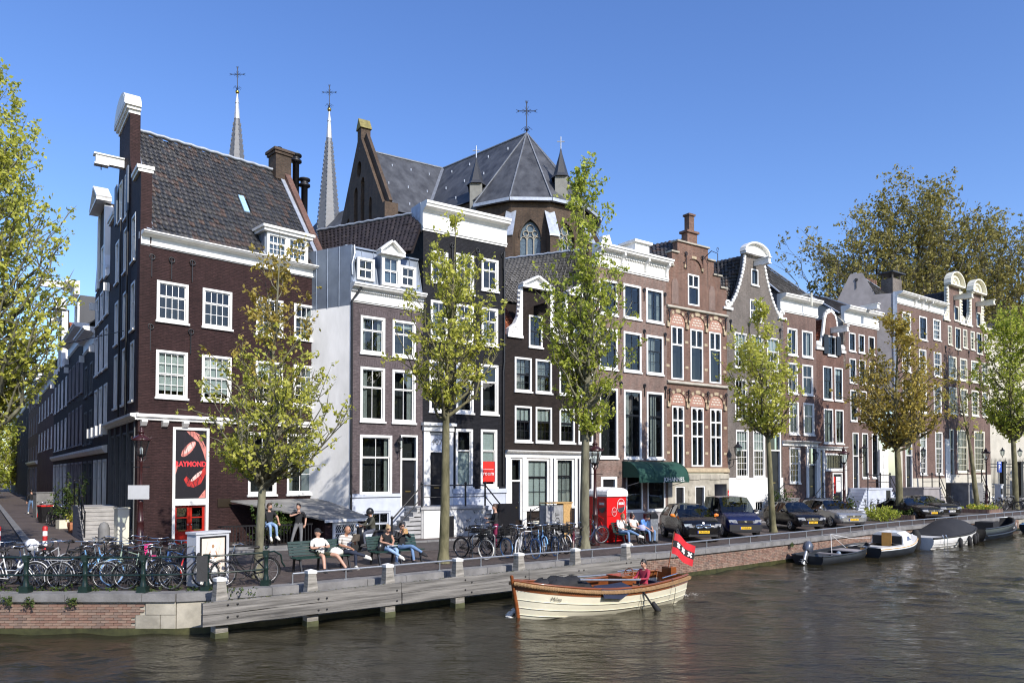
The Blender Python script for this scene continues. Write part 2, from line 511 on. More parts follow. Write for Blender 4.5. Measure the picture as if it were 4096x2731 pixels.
def hair_mesh(J,style,m):
 fw=J['face'].normalized();upv=(Vector((0,0,1))-fw*fw.z).normalized();lf=upv.cross(fw)
 hc=J['head']+upv*.02
 def H(x,y,z):return hc+fw*x+lf*y+upv*z
 b=MB()
 if style=='cap' or style=='helmet':
  s=1.10 if style=='cap' else 1.45
  b.loft([[H(.104*s*math.sin(t)*math.cos(q)-.004,.084*s*math.sin(t)*math.sin(q),.02+.115*s*math.cos(t))for q in[k*math.pi/8 for k in range(16)]]for t in([.02,.35,.7,1.05,1.35,1.5]if style=='cap' else[.02,.35,.7,1.05,1.4,1.75,1.95])])
  if style=='cap':b.loft([[H(.09,y*.07,.03),H(.17,y*.05,.012),H(.17,y*.05,.020),H(.09,y*.07,.04)]for y in(-1,-.3,.3,1)],sm=False)
  return b.mesh('cap' if style=='cap' else 'helmet',m)
 n=16
 def back(q):return(1-math.cos(q))/2
 low={'short':.045,'tuft':.05,'bun':.05,'long':.20,'sides':.04}[style]
 rings=[]
 for i in range(7):
  u=i/6
  ring=[]
  for k in range(n):
   q=k*2*math.pi/n
   zlow=.075-(.075+low)*min(1,back(q)*1.5)
   z=.135+(zlow-.135)*u if u>.0 else .135
   rr=math.sqrt(max(.02,1-(min(.125,max(-.1,z))/.138)**2))
   ring.append(H((.108*rr)*math.cos(q)-.006,.088*rr*math.sin(q),z+.004))
  rings.append(ring)
 b.loft(rings)
 if style=='bun':b.ball(H(-.09,0,.09),.05,8)
 if style=='tuft':b.ball(H(.05,0,.12),.06,8,sc=(1,1,.6))
 if style=='long':
  b.loft([[H(-.06+.04*math.cos(q)*w_,.085*w_*math.sin(q),z)for q in[k*math.pi/5 for k in range(10)]]for z,w_ in((.05,1),(-.1,1.0),(-.22,.8),(-.28,.4))])
 return b.mesh('hair',m)
BODIES={}
def prep(key,base,over,top,legs,shoes,skin=None,hair=None,hm=None,**k):
 me,J=body_mesh('body',base,over,top,legs,shoes,skin or SKIN,**k)
 BODIES[key]=(me,J,hair_mesh(J,hair,hm)if hair else None,hair)
prep('cap_man',SIT,dict(pel=V(.10,0,.50),waist=V(.02,0,.63),chest=V(-.10,0,.82),neck=V(-.13,0,1.0),head=V(-.12,-.02,1.15),shL=V(-.11,.2,.93),shR=V(-.11,-.2,.93),elL=V(.03,.30,.72),elR=V(.03,-.28,.70),wrL=V(.18,.10,.74),wrR=V(.16,-.10,.74),fiL=V(.24,.03,.77),fiR=V(.24,-.04,.77),
 knL=V(.52,.33,.50),knR=V(.48,-.10,.50),anL=V(.78,.52,.10),anR=V(.62,-.12,.10),toL=V(.93,.62,.05),toR=V(.80,-.14,.05),face=V(.75,.75,-.1)),CL['white'],CL['olive'],SHOE_B,sleeve=.75,leglen=.62,hair='cap',hm=CL['black'],fat=1.12)
prep('reader',SIT,dict(head=V(.0,.02,1.19),wrL=V(.26,.16,.82),wrR=V(.30,.02,.66),fiL=V(.36,.12,.90),fiR=V(.40,.04,.62),elL=V(.02,.30,.74),knL=V(.50,.06,.56),knR=V(.44,-.06,.55),anL=V(.48,.08,.10),anR=V(.66,.34,.42),toL=V(.66,.08,.05),toR=V(.80,.44,.36),face=V(.8,.55,-.28)),STRIPE,CL['navy'],SHOE_W,SKIN2,sleeve=.9,leglen=1.94)
prep('blonde',SIT,dict(chest=V(-.01,0,.86),neck=V(.03,0,1.02),head=V(.08,0,1.15),shL=V(-.0,.16,.96),shR=V(.0,-.16,.96),wrL=V(.28,.06,.70),wrR=V(.28,-.06,.70),fiL=V(.36,.02,.68),fiR=V(.36,-.02,.68),anL=V(.44,.12,.10),anR=V(.70,.10,.32),toL=V(.62,.13,.05),toR=V(.86,.14,.27),face=V(1,.1,-.45)),CL['black'],CL['pale'],SHOE_W,sleeve=.0,leglen=1.95,hair='bun',hm=HAIR_Y,fem=True)
prep('eater',SIT,dict(wrL=V(.14,.10,1.04),wrR=V(.16,-.07,.98),fiL=V(.15,.03,1.10),fiR=V(.17,-.01,1.06),elL=V(.08,.28,.84),elR=V(.08,-.26,.82),knL=V(.46,.10,.55),knR=V(.48,.08,.60),anL=V(.56,.12,.10),anR=V(.74,.34,.38),toL=V(.73,.15,.05),toR=V(.88,.42,.30),face=V(1,.15,-.05)),CL['black'],CL['jeans'],SHOE_B,sleeve=1.95,leglen=1.92,hair='short',hm=HAIR_K,fem=True)
prep('fence_man',SIT,dict(elL=V(-.02,.34,.76),elR=V(-.02,-.34,.76),wrL=V(.0,.38,.56),wrR=V(.0,-.38,.56),fiL=V(.09,.38,.50),fiR=V(.09,-.38,.50),knL=V(.36,.14,.46),knR=V(.36,-.10,.47),anL=V(.30,.20,.04),anR=V(.32,-.06,.02),toL=V(.46,.24,-.06),toR=V(.48,-.08,-.07),face=V(.75,.62,-.12)),CL['black'],CL['pale'],SHOE_W,sleeve=.6,leglen=1.94,hair='tuft',hm=HAIR_B)
prep('stander',STAND,dict(elR=V(.20,-.33,1.28),wrR=V(.20,-.06,1.36),fiR=V(.19,.05,1.42),elL=V(-.08,.28,1.14),wrL=V(.02,.26,.92),fiL=V(.08,.22,.85),anL=V(.06,.10,.09),anR=V(.10,-.30,.09),knR=V(.07,-.20,.50),toL=V(.24,.14,.04),toR=V(.28,-.34,.04),face=V(.85,-.55,0)),CL['black'],CL['grey'],SHOE_B,sleeve=.8,leglen=1.95,hair='tuft',hm=HAIR_K)
prep('rider',SIT,dict(pel=V(0,0,.80),waist=V(.02,0,.95),chest=V(.04,0,1.14),neck=V(.07,0,1.32),head=V(.10,0,1.46),shL=V(.04,.2,1.25),shR=V(.04,-.2,1.25),elL=V(.20,.26,1.03),elR=V(.20,-.26,1.03),wrL=V(.44,.20,1.0),wrR=V(.44,-.20,1.0),fiL=V(.54,.18,.99),fiR=V(.54,-.18,.99),hipL=V(.02,.12,.78),hipR=V(.02,-.12,.78),knL=V(.40,.2,.72),knR=V(.40,-.2,.72),anL=V(.36,.2,.30),anR=V(.36,-.2,.30),toL=V(.54,.2,.26),toR=V(.54,-.2,.26)),CL['olivejk'],CL['slate'],SHOE_B,sleeve=2,leglen=1.95,hair='helmet',hm=BLACKM if 'BLACKM' in globals()else None,fat=1.15)
prep('phone_woman',STAND,dict(elR=V(.10,-.24,1.14),wrR=V(.30,-.12,1.20),fiR=V(.40,-.08,1.24),elL=V(.08,.26,1.12),wrL=V(.30,.16,1.08),fiL=V(.40,.12,1.06),face=V(1,.2,-.1)),CL['black'],CL['maroon'],SHOE_B,sleeve=2,leglen=1.95,hair='bun',hm=HAIR_B,fem=True)
prep('white_shirt_man',SIT,dict(chest=V(-.03,0,.87),neck=V(.0,0,1.04),head=V(.06,0,1.17),elL=V(.14,.20,.80),wrL=V(.17,.06,1.0),fiL=V(.15,.02,1.12),elR=V(.05,-.25,.74),wrR=V(.22,-.02,.66),fiR=V(.32,.05,.64),knL=V(.48,.02,.60),knR=V(.46,-.06,.55),anL=V(.66,.40,.40),anR=V(.50,-.06,.10),toL=V(.80,.52,.34),toR=V(.68,-.05,.05),face=V(1,0,-.3)),CL['white'],CL['jeans'],SHOE_W,sleeve=1.5,leglen=1.9,hair='short',hm=HAIR_R)
prep('sun_woman',SIT,dict(chest=V(-.12,0,.85),neck=V(-.14,0,1.02),head=V(-.12,0,1.15),face=V(1,.1,.15),wrL=V(.22,.12,.66),wrR=V(.26,-.05,.68)),CL['white'],CL['black'],SHOE_B,sleeve=.5,leglen=1.95,hair='long',hm=HAIR_K,fem=True)
prep('blue_shirt_man',SIT,dict(chest=V(.04,0,.85),neck=V(.12,0,1.0),head=V(.22,0,1.08),shL=V(.05,.19,.95),shR=V(.05,-.19,.95),elL=V(.22,.24,.74),elR=V(.22,-.24,.74),wrL=V(.44,.08,.60),wrR=V(.42,-.08,.60),fiL=V(.52,.02,.54),fiR=V(.50,-.02,.54),knL=V(.46,.2,.54),knR=V(.46,-.16,.54),face=V(.8,0,-.7)),CL['blue'],CL['jeans'],SHOE_B,sleeve=.8,leglen=1.94,hair='short',hm=HAIR_K)
prep('skipper',SIT,dict(elL=V(.06,.24,.78),elR=V(.06,-.24,.78),wrL=V(.30,.16,.78),wrR=V(.32,-.14,.78),fiL=V(.40,.13,.80),fiR=V(.42,-.11,.80),knL=V(.42,.13,.54),knR=V(.42,-.13,.54),face=V(1,.1,-.1)),CL['red'],CL['brown'],SHOE_B,sleeve=1.9,leglen=1.95,hair='short',hm=HAIR_K)
prep('walker',STAND,dict(knL=V(.2,.1,.52),anL=V(.28,.1,.12),toL=V(.45,.1,.06),anR=V(-.3,-.1,.12),knR=V(-.08,-.1,.5),toR=V(-.15,-.1,.05)),CL['black'],CL['jeans'],SHOE_W,sleeve=1.9,leglen=1.95,hair='short',hm=HAIR_K)
# ---------------------------------------------------------------- brick and tile materials
B_AUB=brick('aubergine_brick',(.054,.028,.027),(.040,.021,.021),(.034,.021,.020),.7,ms=.005,stain=.3,bump=1.0,spec=.15)
B_MAUVE=brick('mauve_brick',(.150,.118,.120),(.115,.088,.092),(.10,.085,.085),.75)
B_BLACK=brick('black_brick',(.020,.020,.024),(.014,.014,.018),(.012,.012,.014),.65,ms=.004,bump=.8,spec=.2)
B_DARK=brick('dark_brown_brick',(.032,.022,.018),(.024,.017,.014),(.018,.014,.012),.7,ms=.004,bump=.7,spec=.2)
B_PINK=brick('pinkish_brick',(.27,.165,.13),(.21,.125,.10),(.26,.23,.20),ms=.009)
B_RED=brick('red_brick',(.23,.112,.078),(.165,.080,.056),(.24,.20,.16),ms=.008)
B_GREY=brick('grey_brown_brick',(.21,.175,.15),(.155,.13,.11),(.20,.185,.17),ms=.009)
B_BROWN=brick('brown_brick',(.215,.125,.10),(.165,.093,.075),(.19,.165,.145),ms=.008)
B_RUST=brick('rust_brick',(.20,.095,.068),(.15,.07,.052),(.17,.14,.12),ms=.008)
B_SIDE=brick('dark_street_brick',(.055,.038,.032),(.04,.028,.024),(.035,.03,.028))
B_CHURCH=brick('church_brick',(.125,.082,.055),(.085,.058,.042),(.11,.09,.07),bw=.24,bh=.08,ms=.01,stain=.45)
TILE_DARK=pick_mat('black_glazed_tile',[(.036,.038,.044),(.052,.052,.056),(.028,.029,.034),(.066,.063,.061),(.040,.041,.047),(.095,.062,.048),(.045,.047,.053),(.033,.034,.039)],.42,.3,.2)
TILE_BROWN=pick_mat('brown_black_tile',[(.040,.032,.034),(.030,.025,.027),(.05,.040,.040)],.5,.3,.2)
TILE_GREY=pick_mat('grey_tile',[(.105,.10,.095),(.07,.067,.064),(.13,.125,.118)],.65,.3,.2)
TILE_ORANGE=pick_mat('orange_tile',[(.30,.085,.035),(.22,.06,.028),(.36,.12,.05),(.16,.06,.035)],.7,.35,.25)
# ---------------------------------------------------------------- house pieces
I4=Matrix.Identity(4)
_pane={}
wrnd=random.Random(11)
def pane_mesh(w,h,m):
 k=(round(w,2),round(h,2),m.name)
 if k not in _pane:
  _pane[k]=MB().box(-w/2,w/2,-.002,.002,-h/2,h/2).mesh('pane',m)
 return _pane[k]
def window(root,holes,s0,s1,z0,z1,cols=3,rt=2,rb=2,split=.5,fr=.10,frm=None,sash=None,blind=0,curt=None,
 sill=True,F=I4,mun=.026,name='window',proud=.025,depth=.12,room=True,dark=None,panes=True,lintel=False):
 """a sash window: frame, sashes and glazing bars (the window), each pane, the sill, a blind or curtains (its sub-parts)"""
 frm=frm or WHITE
 sash=sash or frm
 if holes is not None:
  holes.append([(s0,z0),(s1,z0),(s1,z1),(s0,z1)])
 mb=MB(F)
 for a in((s0,s0+fr,z0,z1),(s1-fr,s1,z0,z1),(s0+fr,s1-fr,z1-fr,z1),(s0+fr,s1-fr,z0,z0+fr*.9)):
  mb.box(a[0],a[1],-proud,depth,a[2],a[3],0)
 a0,a1,b0,b1=s0+fr,s1-fr,z0+fr*.9,z1-fr
 zm=b1-(b1-b0)*split
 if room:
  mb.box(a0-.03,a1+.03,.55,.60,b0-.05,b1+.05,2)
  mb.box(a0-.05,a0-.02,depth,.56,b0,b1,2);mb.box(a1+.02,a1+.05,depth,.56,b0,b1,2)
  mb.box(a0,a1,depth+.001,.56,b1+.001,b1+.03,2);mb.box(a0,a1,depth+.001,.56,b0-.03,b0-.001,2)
 todo=[]
 for(za,zb,rows,yy)in(((zm,b1,rt,.035),(b0,zm,rb,.060))if rt else((b0,b1,rb,.05),)):
  st=.042
  for q in((a0,a0+st,za,zb),(a1-st,a1,za,zb),(a0+st,a1-st,zb-st,zb),(a0+st,a1-st,za,za+st)):
   mb.box(q[0],q[1],yy,yy+.04,q[2],q[3],1)
  x0,x1,y0_,y1_=a0+st,a1-st,za+st,zb-st
  cw,rh=(x1-x0)/cols,(y1_-y0_)/max(1,rows)
  for i in range(1,cols):
   mb.box(x0+i*cw-mun/2,x0+i*cw+mun/2,yy+.004,yy+.034,y0_,y1_,1)
  for j in range(1,rows):
   mb.box(x0,x1,yy+.006,yy+.032,y0_+j*rh-mun/2,y0_+j*rh+mun/2,1)
  for i in range(cols):
   for j in range(max(1,rows)):
    todo.append((x0+(i+.5)*cw,yy+.022,y0_+(j+.5)*rh,cw,rh))
 if room and not curt and not blind:
  q=wrnd.random()
  if q<.16:curt=[(0,.2),(.8,1)]
  elif q<.24:curt=[(.0,.3)]
  elif q<.32:blind=wrnd.uniform(.15,.5)
 w=mb.build(name,[frm,sash,dark or DARKIN],root)
 for(x,y,z,pw,ph)in todo:
  put('pane',pane_mesh(pw,ph,GLASS),w,F@T(x,y,z)@RX(rnd.gauss(0,.006))@RZ(rnd.gauss(0,.006)))
 if sill:
  MB(F).box(s0-.05,s1+.05,-.09,.02,z0-.09,z0-.002).build('sill',frm,w)
 if blind>0:
  b=MB(F)
  zb=b1-(b1-b0)*blind
  k=max(4,int((b1-zb)/.09))
  for i in range(k):
   z=zb+(b1-zb)*i/k
   b.hexa([(a0,.155,z),(a1,.155,z),(a1,.165,z),(a0,.165,z),(a0,.14,z+(b1-zb)/k*.97),(a1,.14,z+(b1-zb)/k*.97),(a1,.15,z+(b1-zb)/k*.97),(a0,.15,z+(b1-zb)/k*.97)])
  b.build('blind',BLIND,w)
 if curt:
  b=MB(F)
  for(c0,c1)in curt:
   n=max(6,int((c1-c0)*(a1-a0)/.05))
   pts=[(a0+(a1-a0)*(c0+(c1-c0)*i/n),.20+.03*math.sin(i*1.9)+.012*math.sin(i*.7))for i in range(n+1)]
   v=[(x,y,b0)for x,y in pts]+[(x,y,b1)for x,y in pts]
   b.add(v,[(i,i+1,n+2+i,n+1+i)for i in range(n)],0,True)
  b.build('curtain',CURT,w)
 return w
def cornice(root,x0,x1,z0,z1,proj,m,F=I4,name='cornice',dent=0,brackets=()):
 h=z1-z0
 p=[(.03,z0),(-.05,z0),(-.05,z0+.05*h),(-.10,z0+.07*h),(-.10,z0+.13*h),(-.05,z0+.15*h),(-.05,z0+.66*h),
  (-.12,z0+.68*h),(-.17,z0+.74*h),(-proj*.85,z0+.79*h),(-proj*.9,z0+.86*h),(-proj,z0+.89*h),(-proj,z1-.02*h),(-proj*.8,z1),(.25,z1+.02)]
 p.append((.25,z0))
 b=MB(F).profx(p,x0,x1)
 o=b.build(name,m,root)
 if dent:
  b=MB(F)
  k=int((x1-x0)/dent)
  for i in range(k):
   x=x0+(i+.5)*(x1-x0)/k
   b.box(x-dent*.28,x+dent*.28,-.16,-.055,z0+.58*h,z0+.655*h)
  d=b.build('dentils',m,o);d['kind']='stuff'
 for x in brackets:
  MB(F).prism([(-.05,z0+.2*h),(-.12,z0+.22*h),(-proj*.5,z0+.55*h),(-proj*.8,z0+.66*h),(-proj*.8,z0+.78*h),(-.05,z0+.78*h)],x-.08,x+.08,plane='yz').build('bracket',m,o)
 return o
def anchor(root,s,z0,z1,F=I4,m=None):
 b=MB(F)
 b.bar((s,-.035,z0),(s,-.035,z1),.06,.03)
 c=[(s+.11*math.sin(t)*(1+.1*t),-.04,z1-.08+.11*math.cos(t))for t in[k*.7 for k in range(-5,6)]]
 b.tube(c,.026,5)
 b.box(s-.07,s+.07,-.05,-.005,z1-.2,z1-.15)
 return b.build('wall_anchor',m or BLACKM,root)
def door(root,holes,s0,s1,z0,z1,col,fr=.09,frm=None,transom=None,glass=False,F=I4,y=.10,double=False,name='door',panels=True):
 frm=frm or WHITE
 top=transom if transom else z1
 if holes is not None:
  holes.append([(s0,z0),(s1,z0),(s1,top),(s0,top)])
 b=MB(F)
 for q in((s0,s0+fr,z0,top),(s1-fr,s1,z0,top),(s0+fr,s1-fr,top-fr,top)):
  b.box(q[0],q[1],-.03,.14,q[2],q[3])
 if transom:
  b.box(s0+fr,s1-fr,-.02,.14,z1,z1+.09)
 b.build('door_frame',frm,root)
 leaves=2 if double else 1
 a0,a1=s0+fr,s1-fr
 w=(a1-a0)/leaves
 d=None
 for k in range(leaves):
  x0,x1=a0+k*w+.004,a0+(k+1)*w-.004
  zt=z1 if transom else z1-fr
  b=MB(F)
  if glass:
   zc=z0+(zt-z0)*.36
   b.box(x0,x1,y,y+.05,z0,zc)
   st=.10
   for q in((x0,x0+st,zc,zt),(x1-st,x1,zc,zt),(x0+st,x1-st,zt-st,zt)):
    b.box(q[0],q[1],y,y+.05,q[2],q[3])
   zm=zc+(zt-zc)*.5
   b.box(x0+st,x1-st,y,y+.05,zm-.025,zm+.025)
   b.box(x0+st,x1-st,y-.015,y-.001,z0+.15,zc-.12)
   b.box(x0,x1,y+.4,y+.44,zc,zt,1)
  else:
   b.box(x0,x1,y,y+.05,z0,zt)
   if panels:
    for(u0,u1)in((.06,.30),(.36,.60),(.66,.95)):
     h=zt-z0
     b.box(x0+.1,x1-.1,y-.02,y-.001,z0+u0*h,z0+u1*h)
     b.box(x0+.16,x1-.16,y-.035,y-.021,z0+(u0+.03)*h,z0+(u1-.03)*h)
  d=b.build(name,[col,DARKIN],root)
  if glass:
   for(u0,u1)in((zc,zm-.025),(zm+.025,zt-st)):
    put('pane',pane_mesh(x1-x0-2*st,u1-u0,GLASS),d,F@T((x0+x1)/2,y+.02,(u0+u1)/2))
  MB(F).ball((x1-.07 if k==0 else x0+.07,y-.045,z0+(z1-z0)*.46),.028,8).build('knob',CHROME,d)
  MB(F).box((x0+x1)/2-.14,(x0+x1)/2+.14,y-.025,y-.001,z0+(z1-z0)*.31,z0+(z1-z0)*.31+.06).build('letter_slot',BRASS,d)
 if transom:
  put('pane',pane_mesh(a1-a0,transom-fr-z1-.09,GLASS),d,F@T((a0+a1)/2,.07,(transom-fr+z1+.09)/2))
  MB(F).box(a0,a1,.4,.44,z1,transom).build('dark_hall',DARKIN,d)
 return d
BRASS=flat('brass',(.45,.33,.12),.3,.9)
_tile={}
def tile_geo(tw,th):
 k=(round(tw,3),round(th,3))
 if k in _tile:
  return _tile[k]
 n=6
 v,f=[],[]
 for(yy,zz)in((-.02,.030),(th*1.08,.006)):
  for i in range(n+1):
   u=i/n
   z=.024*math.cos(2*math.pi*(u-.12))if u<.62 else-.018-.006*math.cos(2*math.pi*(u-.62)/.76)
   v.append(((u-.5)*tw*1.06,yy,zz+z))
 for i in range(n):
  f.append((i,i+1,n+2+i,n+1+i))
 for i in range(n+1):
  x,y,z=v[i]
  v.append((x,y+.004,z-.022))
 o=2*(n+1)
 for i in range(n):
  f.append((o+i,o+i+1,i+1,i))
 _tile[k]=(v,f,n)
 return _tile[k]
_tmesh={}
def roof_tiles(root,P00,P10,P01,P11,m,tw=.27,th=.33,cap=300,skip=None,first='low',name='roof_tile',lift=.02,slab=True,back=None):
 """pantiles over a four-cornered slope (00-10 the eave, 01-11 the ridge): 300 tiles one by one, what is left joined as one part"""
 P00,P10,P01,P11=map(Vector,(P00,P10,P01,P11))
 U=max((P10-P00).length,(P11-P01).length)
 V=max((P01-P00).length,(P11-P10).length)
 nu,nv=max(1,round(U/tw)),max(1,round(V/th))
 nrm=(P10-P00).cross(P01-P00).normalized()
 if nrm.z<0:nrm=-nrm
 def at(u,v):
  return(P00*(1-u)+P10*u)*(1-v)+(P01*(1-u)+P11*u)*v
 if slab:
  b=MB()
  for dz in(.16,.05):
   b.loft([[at(i/8,j/6)-nrm*dz for i in range(9)]for j in range(7)],caps=False,ringclosed=False,sm=False)
  b.build('roof',back or m,root)
 key=(round(U/nu,3),round(V/nv,3),m.name)
 v,f,n=tile_geo(U/nu,V/nv)
 if key not in _tmesh:
  me=bpy.data.meshes.new('roof_tile');me.from_pydata(v,[],f);me.materials.append(m)
  me.polygons.foreach_set('use_smooth',[True]*n+[False]*n);me.update()
  _tmesh[key]=me
 order=[(i,j)for j in range(nv)for i in range(nu)]
 if first=='left':
  order.sort(key=lambda p:(p[0],p[1]))
 if first=='top':
  order.sort(key=lambda p:(-p[1],p[0]))
 va=np.array(v)
 vv,ff,cnt,done=[],[],0,0
 for(i,j)in order:
  u,w=(i+.5)/nu,j/nv
  if skip and skip(u,w):
   continue
  p=at(u,w)
  a=(at((i+1)/nu,w)-at(i/nu,w));b_=(at(u,(j+1)/nv)-p)
  x=a.normalized();y=(b_-x*b_.dot(x)).normalized();z=x.cross(y)
  if z.z<0:
   x=-x;z=x.cross(y)
  z=(z+x*rnd.gauss(0,.02)+y*rnd.gauss(0,.02)).normalized();y=(y-z*y.dot(z)).normalized();x=y.cross(z)
  p=p+z*(lift+rnd.gauss(0,.004))+x*rnd.gauss(0,.005)+y*rnd.gauss(0,.006)
  M=Matrix(((x.x,y.x,z.x,p.x),(x.y,y.y,z.y,p.y),(x.z,y.z,z.z,p.z),(0,0,0,1)))
  if done<cap:
   put(name,_tmesh[key],root,M);done+=1
  else:
   Mn=np.array(M)
   vv.append(va@Mn[:3,:3].T+Mn[:3,3]);ff+=[tuple(q+cnt for q in t)for t in f];cnt+=len(v)
 if vv:
  me=bpy.data.meshes.new('roof_tiles');me.from_pydata(np.concatenate(vv).tolist(),[],ff);me.materials.append(m)
  me.polygons.foreach_set('use_smooth',([True]*n+[False]*n)*len(vv));me.update()
  put('roof_tiles',me,root)['kind']='stuff'
def ridge_cap(root,pts,m=None,r=.13,name='ridge_flashing',wav=.02):
 k=[]
 for a,b in zip(pts[:-1],pts[1:]):
  a,b=Vector(a),Vector(b)
  n=max(2,int((b-a).length/.3))
  k+=[a.lerp(b,i/n)+Vector((0,0,wav*(1 if i%2 else-1)))for i in range(n)]
 k.append(Vector(pts[-1]))
 return MB().tube(k,r,8,flat=.6).build(name,m or LEAD,root)
def house(name,label,A,ang,group='canal houses along the quay'):
 return thing(name,label,'house',(A[0],A[1],0),R(90-ang),group)
def rails(root,path,h=.95,m=None,F=I4,name='railing',low=True,posts=True,r=.025):
 """an iron stoop railing along a path of (x, y, z) foot points"""
 b=MB(F)
 top=[(x,y,z+h)for x,y,z in path]
 b.tube(top,r,6)
 if low:
  b.tube([(x,y,z+h*.45)for x,y,z in path],r*.75,6)
 if posts:
  for x,y,z in path:
   b.tube([(x,y,z),(x,y,z+h+.05)],r*1.25,6)
   b.ball((x,y,z+h+.09),r*2.2,8)
 return b.build(name,m or IRON,root)
def stairs(b,x0,x1,y0,y1,z0,z1,n,axis='x',mat=0):
 """a flight of n steps from z0 to z1 travelling along the axis from the first to the second end"""
 for i in range(n):
  za=z0+(z1-z0)*(i+1)/n
  if axis=='x':
   xa=x0+(x1-x0)*i/n
   b.box(min(xa,x1),max(xa,x1),y0,y1,z0+(z1-z0)*i/n,za-.05,mat)
   xb=x0+(x1-x0)*(i+1)/n
   b.box(min(xa,xb)-.03,max(xa,xb)+.03,y0-.02,y1+.02,za-.05,za,mat)
  else:
   ya=y0+(y1-y0)*i/n
   b.box(x0,x1,min(ya,y1),max(ya,y1),z0+(z1-z0)*i/n,za-.05,mat)
   yb=y0+(y1-y0)*(i+1)/n
   b.box(x0-.02,x1+.02,min(ya,yb)-.03,max(ya,yb)+.03,za-.05,za,mat)
def scroll(b,x,z,r,y0=-.16,y1=.1,mat=0):
 """a carved volute: a coil of stone on the face of a gable"""
 pts=[(x+r*(1-t/9.5)*math.cos(t),(y0+y1)/2,z+r*(1-t/9.5)*math.sin(t))for t in[k*.55 for k in range(15)]]
 b.tube(pts,[r*.3*(1-.03*k)for k in range(len(pts))],6,mat)
 b.ball((x,(y0+y1)/2,z),r*.32,8,mat)
def pediment(root,x0,x1,z0,z1,F=I4,proj=.28,m=None,arc=False,name='pediment',inner=None):
 m=m or WHITE
 b=MB(F)
 c=(x0+x1)/2
 b.box(x0-.04,x1+.04,-proj,.2,z0,z0+.12)
 n=10 if arc else 2
 top=[(x0+(x1-x0)*i/n,z0+.12+(z1-z0-.12)*(math.sin(math.pi*i/n)if arc else(1-abs(1-2*i/n))))for i in range(n+1)]
 if arc:
  top=[(c-(x1-x0)/2*math.cos(math.pi*i/n),z0+.12+(z1-z0-.12)*math.sin(math.pi*i/n))for i in range(n+1)]
 b.prism(top+[(x1,z0+.10),(x0,z0+.10)],-.06,.2)
 for(a,q)in zip(top[:-1],top[1:]):
  dx,dz=q[0]-a[0],q[1]-a[1]
  l=math.hypot(dx,dz)or 1
  nx,nz=-dz/l*.11,dx/l*.11
  b.hexa([(a[0],-proj,a[1]),(q[0],-proj,q[1]),(q[0],.2,q[1]),(a[0],.2,a[1]),(a[0]+nx,-proj,a[1]+nz),(q[0]+nx,-proj,q[1]+nz),(q[0]+nx,.2,q[1]+nz),(a[0]+nx,.2,a[1]+nz)])
 return b.build(name,m,root)
def hoist(root,x,z,L=1.3,F=I4,m=None,name='hoist_beam',w=.22,h=.34):
 b=MB(F)
 b.box(x-w/2,x+w/2,-L,.05,z,z+h)
 b.box(x-w/2-.06,x+w/2+.06,-L-.08,.02,z+h,z+h+.06)
 b.box(x-w/2-.04,x+w/2+.04,-L-.05,-L*.55,z-.07,z)
 o=b.build(name,m or WHITE,root)
 MB(F).tube([(x+.07*math.cos(t),-L*.8,z-.17+.08*math.sin(t))for t in[k*.7 for k in range(9)]],.018,6).build('hook',IRON,o)
 return o
def pipe(root,pts,r=.05,m=None,name='drainpipe',F=I4):
 return MB(F).tube(pts,r,8).build(name,m or STEEL,root)
# ================================================================ THE SETTING: water, ground, streets
QUAY=[(-60,18.64),(-8.3,18.64),(-7.4,18.95),(-5.5,20.2),(.07,24.54),(6.21,28.65),(13.8,34.95),(21.7,42.05),(36.6,53.75),(75,83.0),(160,150)]
WZ=-1.0
def water_mat():
 m,n,l,p=nodes('canal_water')
 p.inputs['Base Color'].default_value=(.020,.017,.008,1)
 p.inputs['Roughness'].default_value=.06
 p.inputs['IOR'].default_value=1.33
 p.inputs['Specular IOR Level'].default_value=.5
 tc=n.new('ShaderNodeTexCoord')
 last=None
 for(sc,rot,st,dist,d)in(((.55,1.0,1),20,.9,.10,3),((1.8,4.6,1),-12,.9,.045,4),((6,15,1),18,.8,.014,4)):
  mp=n.new('ShaderNodeMapping');mp.inputs['Scale'].default_value=sc;mp.inputs['Rotation'].default_value=(0,0,R(rot))
  l.new(tc.outputs['Object'],mp.inputs['Vector'])
  b=n.new('ShaderNodeBump');b.inputs['Strength'].default_value=st;b.inputs['Distance'].default_value=dist
  l.new(noise_(n,l,mp.outputs[0],1.0,d,.55),b.inputs['Height'])
  if last:l.new(last,b.inputs['Normal'])
  last=b.outputs[0]
 l.new(last,p.inputs['Normal'])
 return m
wb_=MB()
wb_.quad((-300,-120,WZ-.07),(400,-120,WZ-.07),(400,300,WZ-.07),(-300,300,WZ-.07))
_wr=np.random.default_rng(2)
WAVES=[(2*math.pi/l,a,l*q,p)for l,a,q,p in zip(_wr.uniform(.32,2.4,34)**1.0,R(62)+_wr.normal(0,.55,34),_wr.uniform(.0028,.0068,34),_wr.uniform(0,6.28,34))]
def sheet(x0,x1,y0,y1,d):
 xs,ys=np.arange(x0,x1+d,d),np.arange(y0,y1+d,d)
 X,Y=np.meshgrid(xs,ys)
 gust=.55+.45*np.sin(X*.21+1.3*np.sin(Y*.17))*np.sin(Y*.26+.8)
 Z=sum(q*np.sin(k*(X*math.cos(a)+Y*math.sin(a))+p)for k,a,q,p in WAVES)*gust+WZ
 nx,ny=len(xs),len(ys)
 i=np.arange((nx-1)*(ny-1));r_=i//(nx-1)*nx+i%(nx-1)
 wb_.add(np.stack([X.ravel(),Y.ravel(),Z.ravel()],1).tolist(),np.stack([r_,r_+1,r_+nx+1,r_+nx],1).tolist(),0,True)
sheet(-16,14,9,27,.085)
sheet(6,30,27,46,.15)
sheet(14,44,12,27,.15)
sheet(30,62,18,62,.28)
